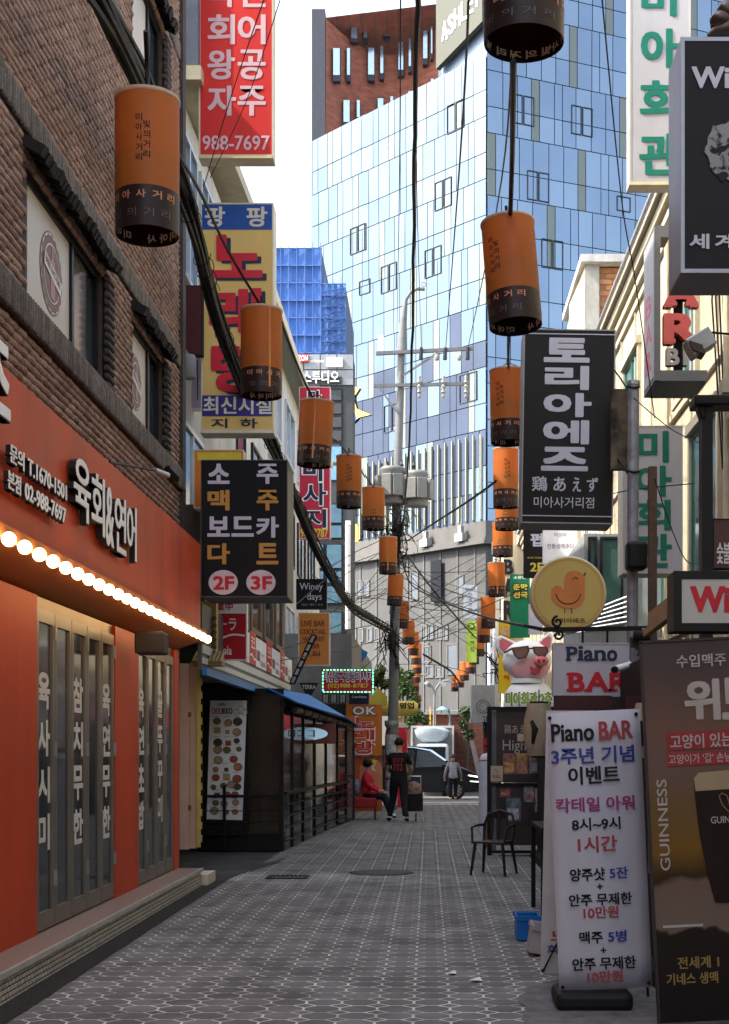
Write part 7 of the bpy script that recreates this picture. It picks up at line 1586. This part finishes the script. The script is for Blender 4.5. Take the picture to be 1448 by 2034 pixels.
# brick base wall with plinth of plaza
YW = 61.0; t = T('brick_wall', 'low dark red brick wall across the street behind the truck', 'wall', W(880, 1560, YW)); bmat = mat('plaza_brick', (.12, .045, .032), .8, var=.2, isl=.2)
p, q = W(795, 1560, YW), W(985, 1420, YW); b = MB(); b.box(p.x, q.x, YW + .06, YW + .6, -1, q.z); b.build('core', mat('plaza_mortar', (.08, .04, .03), .85), t)
mm = []; z = q.z - .06; r_ = 0
while z > gz(56) - .1 + 0.2:
    x = p.x + (r_ % 2) * .14
    while x < q.x - .2: mm.append(TRS(Vector((x + .14, YW + .03, z)), .265, .05, .075)); x += .28
    z -= .09; r_ += 1
pieces(t, 'brick', BOX, mm, bmat, 300, lambda M: -M.translation.z)
b = MB(); b.box(p.x, q.x, YW - .05, YW + .65, q.z, q.z + .08); b.build('coping', mat('coping_pale', (.34, .33, .3), .7), t)
t = T('plaza_railing', 'thin metal railing on top of the dark red brick wall', 'railing', W(900, 1420, YW)); b = MB(); b.tube([W(845, 1420, YW - .1), W(845, 1412, YW - .1), W(915, 1412, YW - .1), W(915, 1420, YW - .1)], .025, 6); b.build('rail', steel, t)
b = MB(); b.tube([W(854, 1440, YW - .3), W(854, 1405, YW - .3)], .03, 6); b.tube([W(864, 1440, YW - .3), W(864, 1405, YW - .3)], .03, 6); b.build('yellow_pole', mat('pole_yellow', (.5, .34, .04), .5), t)
# plaza lamps
for (px, py, lab, hd) in ((861, 1385, 'arched street lamp with two drooping arms low in the middle', 0), (893, 1410, 'blue hooded street lamp above the brick wall', 1)):
    Y = 60.0; t = T('street_lamp', lab, 'street lamp', W(px, 1500, Y))
    if hd == 0:
        b = MB(); b.tube([W(861, 1470, Y), W(862, 1385, Y), W(864, 1370, Y), W(874, 1356, Y), W(880, 1354, Y)], .05, 8); b.tube([W(862, 1380, Y), W(858, 1366, Y), W(851, 1358, Y)], .05, 8); b.tube([W(876, 1354, Y), W(890, 1352, Y), W(900, 1358, Y)], .04, 8); b.build('post', mat('lamp_post_grey', (.16, .17, .18), .6), t)
        b = MB(); b.tube([W(874, 1354, Y), W(884, 1364, Y)], [.1, .16], 10); b.tube([W(851, 1356, Y), W(846, 1362, Y)], [.1, .16], 10); b.build('lamp_head', MATS['lamp_post_grey'], t)
    else:
        b = MB(); b.tube([W(893, 1500, Y), W(893, 1425, Y), W(890, 1408, Y), W(882, 1404, Y)], .05, 8); b.build('post', MATS['lamp_post_grey'], t)
        b = MB(); c = W(878, 1408, Y); b.lathe([(.05, .1), (.16, .04), (.28, -.05), (.27, -.07), (.001, -.04)], c, 18); b.build('hood', mat('hood_blue', (.20, .35, .50), .4, .3), t, smooth=True)
# trees
def tree(lab, px, base_y, Y, clumps, seed, hue=(.05, .085, .022)):
    rn = random.Random(seed); t = T('street_tree', lab, 'tree', W(px, base_y, Y), 'trees across the street')
    base = W(px, base_y, Y); top = W(clumps[0][0], clumps[0][1], Y)
    b = MB(); b.tube([base, base.lerp(top, .5) + Vector((.05, 0, 0)), top], [.10, .07, .03], 8)
    for (x, y, r) in clumps[1:]: q = W(x, y, Y); b.tube([base.lerp(top, .45), base.lerp(q, .8), q], [.05, .03, .015], 6)
    b.build('trunk', mat('bark', (.08, .06, .045), .9, bump=.5), t)
    b = MB()
    for (x, y, r) in clumps:
        c = W(x, y, Y); rr = r * Y / F; n_ = int(230 * (r / 14) ** 2)
        for k in range(n_):
            d_ = Vector((rn.gauss(0, 1), rn.gauss(0, 1), rn.gauss(0, 1))); d_.normalize(); rad = rr * rn.uniform(.3, 1.1); p = c + Vector((d_.x * rad, d_.y * rad, d_.z * rad * .85))
            u = Vector((rn.gauss(0, 1), rn.gauss(0, 1), rn.gauss(0, .6))).normalized(); v = u.cross(Vector((rn.gauss(0, 1), rn.gauss(0, 1), rn.gauss(0, 1)))).normalized(); s = rn.uniform(.035, .085)
            b.add([p - u * s * 1.6, p + v * s * .7, p + u * s * 1.6, p - v * s * .7], [(0, 1, 2, 3)])
    b.build('crown', mat('leaf_%d' % (seed % 3), hue, .6, var=.4, scale=3, isl=.4), t)
tree('leafy green tree left of the pole behind the running-light sign', 750, 1520, 48, [(748, 1345, 16), (735, 1362, 12), (758, 1330, 10), (765, 1360, 12)], 3)
tree('green tree just right of the pole above the yellow block', 800, 1520, 58, [(798, 1350, 18), (808, 1370, 15), (792, 1375, 16), (812, 1340, 10), (820, 1390, 14), (790, 1335, 10)], 4, (.055, .10, .025))
tree('dark conifer-like tree over the brick wall near the cabin', 925, 1560, 59, [(925, 1415, 14), (920, 1440, 11), (930, 1458, 12), (938, 1428, 9)], 5, (.03, .055, .02))
tree('low shrubby tree behind the red inflatable and the truck', 815, 1560, 59, [(815, 1430, 16), (830, 1420, 12), (806, 1440, 12), (840, 1432, 10)], 7, (.045, .06, .02))
# side buildings closing the ends of the cross street
t = T('corner_building', 'plain grey building closing the cross street on the left', 'building', (-14, 66, 0)); b = MB(); b.box(-30, W(700, 0, 64).x, 64, 66, -1, 9); b.build('wall', mat('far_grey', (.28, .28, .27), .8, dirt=.3), t)
t = T('corner_building', 'plain pale building closing the cross street on the right', 'building', (14, 66, 0)); b = MB(); b.box(W(985, 0, 64).x, 30, 64, 66, -1, 9); b.build('wall', mat('far_pale', (.42, .40, .36), .8, dirt=.3), t)

# ------------------------------------------------------------------ PEOPLE
skin = mat('skin', (.42, .25, .17), .55, var=.05); hairm = mat('hair_black', (.012, .010, .010), .5)
def figure(name, label, loc, rotz, verts, edges, rad, mats_, region, H=1.0):
    me = bpy.data.meshes.new('body'); me.from_pydata([tuple(v) for v in verts], edges, [])
    o = bpy.data.objects.new('tmp', me); col.objects.link(o)
    mo = o.modifiers.new('skin', 'SKIN'); mo.use_smooth_shade = True
    sb = o.modifiers.new('sub', 'SUBSURF'); sb.levels = 2; sb.render_levels = 2
    for i, r in enumerate(rad):
        rr = r if isinstance(r, tuple) else (r, r); me.skin_vertices[0].data[i].radius = rr
    me.skin_vertices[0].data[0].use_root = True
    bpy.context.view_layer.update(); dg = bpy.context.evaluated_depsgraph_get()
    m2 = bpy.data.meshes.new_from_object(o.evaluated_get(dg)); bpy.data.objects.remove(o)
    m2.materials.clear()
    for x in mats_: m2.materials.append(x)
    for p in m2.polygons: p.material_index = region(p.center); p.use_smooth = True
    t = T(name, label, 'person', loc, rot=(0, 0, R(rotz))); ORG[t.name] = Vector((0, 0, 0)); t.scale = (H, H, H)
    bo = bpy.data.objects.new('body', m2); col.objects.link(bo); bo.parent = t; ORG[bo.name] = Vector((0, 0, 0))
    return t
def hair(t, c, r, m_=hairm, long=0):
    rn = random.Random(4); b = MB(); b.ball(c, r * .92, 16, 10, 1, 1.1, 1.0)
    for k in range(60):
        d_ = Vector((rn.gauss(0, 1), rn.gauss(0, 1), rn.gauss(.5, .8))).normalized(); b.ball(c + Vector((d_.x, d_.y * 1.1, d_.z)) * r * .78, r * rn.uniform(.16, .3), 6, 4)
    return b.build('hair', m_, t, smooth=True)
# man walking away
V = [(0, 0, .95), (0, .01, 1.12), (0, .03, 1.34), (0, .03, 1.47), (0, .05, 1.56), (0, .07, 1.66), (0, .07, 1.76),
     (-.17, .03, 1.42), (-.25, .06, 1.16), (-.20, .28, 1.05), (-.12, .36, 1.05), (.17, .03, 1.42), (.26, .06, 1.17), (.22, .28, 1.04), (.14, .36, 1.04),
     (-.10, 0, .88), (-.14, .12, .50), (-.21, .06, .10), (-.24, .18, .04), (.10, 0, .88), (.13, -.10, .50), (.19, -.30, .14), (.22, -.19, .05)]
E_ = [(0, 1), (1, 2), (2, 3), (3, 4), (4, 5), (5, 6), (2, 7), (7, 8), (8, 9), (9, 10), (2, 11), (11, 12), (12, 13), (13, 14), (0, 15), (15, 16), (16, 17), (17, 18), (0, 19), (19, 20), (20, 21), (21, 22)]
Rd = [(.17, .12), (.165, .12), (.17, .12), .06, .058, (.088, .10), (.07, .085), .085, .055, .04, .035, .085, .055, .04, .035, .12, .085, .06, .05, .12, .085, .06, .05]
tee = mat('tee_black', (.012, .012, .014), .8); trou = mat('trousers_black', (.015, .016, .020), .85, bump=.2, bscale=12); shoe = mat('shoe_black', (.015, .015, .015), .5); sock = mat('sock_white', (.7, .7, .7), .7)
def reg_m(c):
    if c.z > 1.485: return 0
    if c.z > .97: return 1 if (abs(c.x) < .21 and c.y < .16) or (c.z > 1.22) else 0
    if c.z > .13: return 2
    return 3 if c.z < .10 else 4
mp = W(791, 1630, 29.5); mp.z = gz(29.5)
t = figure('person', 'man in black T-shirt with red print and black trousers walking away with a cart', mp, -8, V, E_, Rd, [skin, tee, trou, shoe, sock], reg_m, 1.0)
hair(t, Vector((0, .065, 1.705)), .108)
b = MB(); b.ball((-.098, .06, 1.66), .026, 8, 6, sx=.5); b.ball((.098, .06, 1.66), .026, 8, 6, sx=.5); b.build('ear', skin, t, smooth=True)
b = MB(); b.text('32/3', (-.11, -.118, 1.28), (1, 0, 0), (0, -.05, 1), .22, .09, .04); b.text('712', (-.10, -.118, 1.10), (1, 0, 0), (0, -.05, 1), .20, .15, .05); b.build('shirt_print', mat('print_tee_red', (.30, .02, .03), .6), t)
for sx_ in (-1, 1):
    b = MB()
    for k in range(4): b.tube([(sx_ * (.12 - .018 * k), .38, 1.055), (sx_ * (.105 - .018 * k), .43, 1.03), (sx_ * (.10 - .018 * k), .43, .99)], .009, 6)
    b.tube([(sx_ * .13, .36, 1.05), (sx_ * .14, .40, 1.01)], .010, 6); b.build('fingers', skin, t, smooth=True)
b = MB(); b.obox((.18, .34, 1.12), (.09, .05, .0), (0, .03, .0), (0.01, 0, .22)); o = b.build('cardboard_sheet', mat('cardboard', (.34, .24, .13), .8), None); o.location = mp; setp(o, 'piece of brown cardboard held by the man in black', 'cardboard')
# shopping cart
cp = Vector((W(822, 1620, 29.9).x, 29.9, gz(30)))
t = T('shopping_cart', 'two-wheeled shopping cart with patterned bags beside the man in black', 'cart', cp)
b = MB()
for x in (-.14, .14): b.tube([(cp.x + x, cp.y, cp.z + .08), (cp.x + x, cp.y + .05, cp.z + .85), (cp.x + x, cp.y - .05, cp.z + .98)], .012, 6)
b.tube([(cp.x - .14, cp.y - .05, cp.z + .98), (cp.x + .14, cp.y - .05, cp.z + .98)], .012, 6); b.tube([(cp.x + .1, cp.y - .1, cp.z + .3), (cp.x + .2, cp.y - .2, cp.z + .0)], .012, 6); b.tube([(cp.x + .05, cp.y - .1, cp.z + .3), (cp.x + .08, cp.y - .2, cp.z + .0)], .012, 6); b.build('frame', alu, t)
b = MB(); b.box(cp.x - .17, cp.x + .19, cp.y - .14, cp.y + .1, cp.z + .22, cp.z + .62); b.build('bag', mat('bag_black', (.02, .02, .022), .8, bump=.5, bscale=15), t, bevel=.04)
b = MB(); b.lathe([(.001, 0), (.16, .02), (.19, .12), (.15, .22), (.08, .28), (.001, .29)], (cp.x - .02, cp.y - .04, cp.z + .58), 12, 1, .8); b.build('bag', mat('bag_patterned', (.24, .14, .11), .8, var=.9, scale=14), t, smooth=True)
for x in (-.15, .02): b = MB(); b.tube([(cp.x + x, cp.y - .02, cp.z + .09), (cp.x + x + .03, cp.y - .02, cp.z + .09)], .09, 16); b.build('wheel', MATS['tyre'], t)
# woman in red, seated facing right
V = [(0, 0, .56), (0, .02, .70), (.0, .03, .92), (.01, 0, 1.04), (.03, 0, 1.10), (.05, 0, 1.17), (.04, 0, 1.26),
     (.02, -.15, .97), (.06, -.20, .76), (.28, -.16, .62), (.36, -.12, .60), (.02, .15, .97), (.06, .20, .76), (.28, .14, .62), (.36, .10, .60),
     (.03, -.09, .52), (.40, -.10, .50), (.56, -.10, .12), (.68, -.10, .05), (.03, .09, .52), (.40, .11, .50), (.48, .11, .12), (.60, .11, .05)]
Rd = [(.15, .17), (.14, .15), (.12, .16), .055, .05, (.085, .078), (.075, .07), .075, .06, .042, .034, .075, .06, .042, .034, .11, .08, .055, .045, .11, .08, .055, .045]
jk = mat('jacket_red', (.42, .012, .025), .6, bump=.3, bscale=10); tn = mat('trousers_navy', (.014, .016, .026), .8)
def reg_w(c):
    if c.z > 1.045: return 0
    if c.z > .56 and not (c.x > .31): return 1
    if c.z > .57: return 0
    if c.z > .14 : return 2
    return 3 if c.z < .08 else 4
wp = Vector((W(728, 0, 30.8).x, 30.8, gz(30.8) + .02))
t = figure('person', 'seated woman in red jacket and dark trousers looking across the lane', wp, -12, V, E_, Rd, [skin, jk, tn, shoe, sock], reg_w, 1.02)
hair(t, Vector((.02, 0, 1.21)), .105)
b = MB(); b.ball((.135, 0, 1.165), .018, 8, 6, sz=1.3); b.build('nose', skin, t, smooth=True)
b = MB(); b.ball((.118, -.035, 1.19), .010, 8, 6); b.ball((.118, .035, 1.19), .010, 8, 6); b.tube([(.128, -.025, 1.125), (.134, 0, 1.122), (.128, .025, 1.125)], .004, 5); b.build('eyes_and_mouth', mat('face_dark', (.08, .03, .03), .5), t)
for sy_ in (-1, 1):
    b = MB()
    for k in range(4): b.tube([(.38, sy_ * (.08 + .018 * k), .60), (.43, sy_ * (.075 + .018 * k), .585), (.45, sy_ * (.075 + .018 * k), .56)], .009, 6)
    b.tube([(.36, sy_ * .07, .60), (.40, sy_ * .05, .58)], .010, 6); b.build('fingers', skin, t, smooth=True)
b = MB(); b.ball(wp + Vector((-.20, -.05, .70)), .16, 12, 8, sx=.6, sz=1.25); o = b.build('patterned_backpack', mat('backpack_pattern', (.18, .17, .26), .7, var=1.0, scale=22), None, smooth=True); setp(o, 'patterned blue and white backpack behind the seated woman', 'backpack')
t = T('red_chair', 'red chair under the seated woman', 'chair', wp); b = MB(); b.box(wp.x - .30, wp.x + .22, wp.y - .24, wp.y + .24, .22, .44); b.build('seat', mat('vinyl_red', (.30, .015, .02), .4), t, bevel=.03)
b = MB(); b.box(wp.x - .36, wp.x - .30, wp.y - .24, wp.y + .24, .22, .80); b.build('backrest', MATS['vinyl_red'], t, bevel=.03)
for x in (-.28, .18):
    for y in (-.2, .2): b = MB(); b.box(wp.x + x - .02, wp.x + x + .02, wp.y + y - .02, wp.y + y + .02, gz(31), .22); b.build('leg', mat('leg_red_brown', (.12, .03, .02), .5), t)
# woman walking toward us
V = [(0, 0, .86), (0, 0, 1.02), (0, 0, 1.22), (0, 0, 1.34), (0, -.01, 1.40), (0, -.02, 1.48), (0, -.02, 1.56),
     (-.16, 0, 1.27), (-.25, -.02, 1.04), (-.29, -.06, .84), (-.30, -.07, .76), (.16, 0, 1.27), (.25, .0, 1.04), (.28, .05, .84), (.29, .07, .76),
     (-.09, 0, .80), (-.10, -.04, .45), (-.09, -.06, .10), (-.09, -.17, .04), (.09, 0, .80), (.10, .05, .45), (.09, .12, .14), (.09, .02, .06)]
Rd = [(.16, .12), (.15, .12), (.155, .115), .055, .052, (.078, .088), (.065, .075), .08, .058, .05, .03, .08, .058, .05, .03, .115, .08, .055, .045, .115, .08, .055, .045]
blo = mat('blouse_grey', (.30, .30, .36), .7, var=.5, scale=18); cdg = mat('cardigan_grey', (.16, .16, .19), .8)
def reg_c(c):
    if c.z > 1.345: return 0
    if c.z > .80 and abs(c.x) > .13: return 5
    if c.z > .80: return 1
    if c.z > .70 and abs(c.x) > .22: return 0
    if c.z > .12: return 2
    return 0
cp2 = Vector((W(899, 0, 48.5).x, 48.5, gz(48.5)))
t = figure('person', 'woman in grey patterned blouse and cardigan walking toward the lane', cp2, 0, V, E_, Rd, [skin, blo, tn, shoe, sock, cdg], reg_c, 1.0)
hair(t, Vector((0, .0, 1.535)), .098, mat('hair_brown', (.04, .022, .015), .6))
b = MB(); b.ball((0, -.105, 1.47), .018, 8, 6, sz=1.3); b.build('nose', skin, t, smooth=True)
b = MB(); b.ball((-.035, -.095, 1.50), .010, 8, 6); b.ball((.035, -.095, 1.50), .010, 8, 6); b.tube([(-.025, -.1, 1.43), (.025, -.1, 1.43)], .004, 5); b.build('eyes_and_mouth', MATS['face_dark'], t)
for sx_ in (-1, 1):
    b = MB()
    for k in range(4): b.tube([(sx_ * (.315 - .014 * k), -.08 + .0 * k, .745), (sx_ * (.315 - .014 * k), -.085, .69)], .008, 6)
    b.tube([(sx_ * .27, -.09, .76), (sx_ * .262, -.105, .71)], .009, 6); b.build('fingers', skin, t, smooth=True)
# person far right behind
cp3 = Vector((W(986, 0, 56).x, 56, gz(56)))
t = figure('person', 'person in dark blue standing in shade beyond the van nose', cp3, 0, V, E_, Rd, [skin, mat('coat_navy', (.03, .04, .07), .8), tn, shoe, sock, MATS['tee_black']], lambda c: 0 if c.z > 1.345 else (1 if c.z > .8 else 2), 1.05)
hair(t, Vector((0, .0, 1.535)), .098)
b = MB(); p, q = W(938, 1475, 45), W(948, 1473, 45); b.prism([(0, 0), (.14, 0), (.62, -1.9), (.42, -1.9)], W(932, 1472, 45), (1, 0, 0), (0, 0, 1), (0, .05, 0)); o = b.build('leaning_board', mat('board_grey', (.36, .36, .38), .6), None); setp(o, 'pale board leaning beside the van nose', 'board')
for o in list(bpy.data.objects):
    if o.type == 'MESH' and not o.users_collection: bpy.data.objects.remove(o)
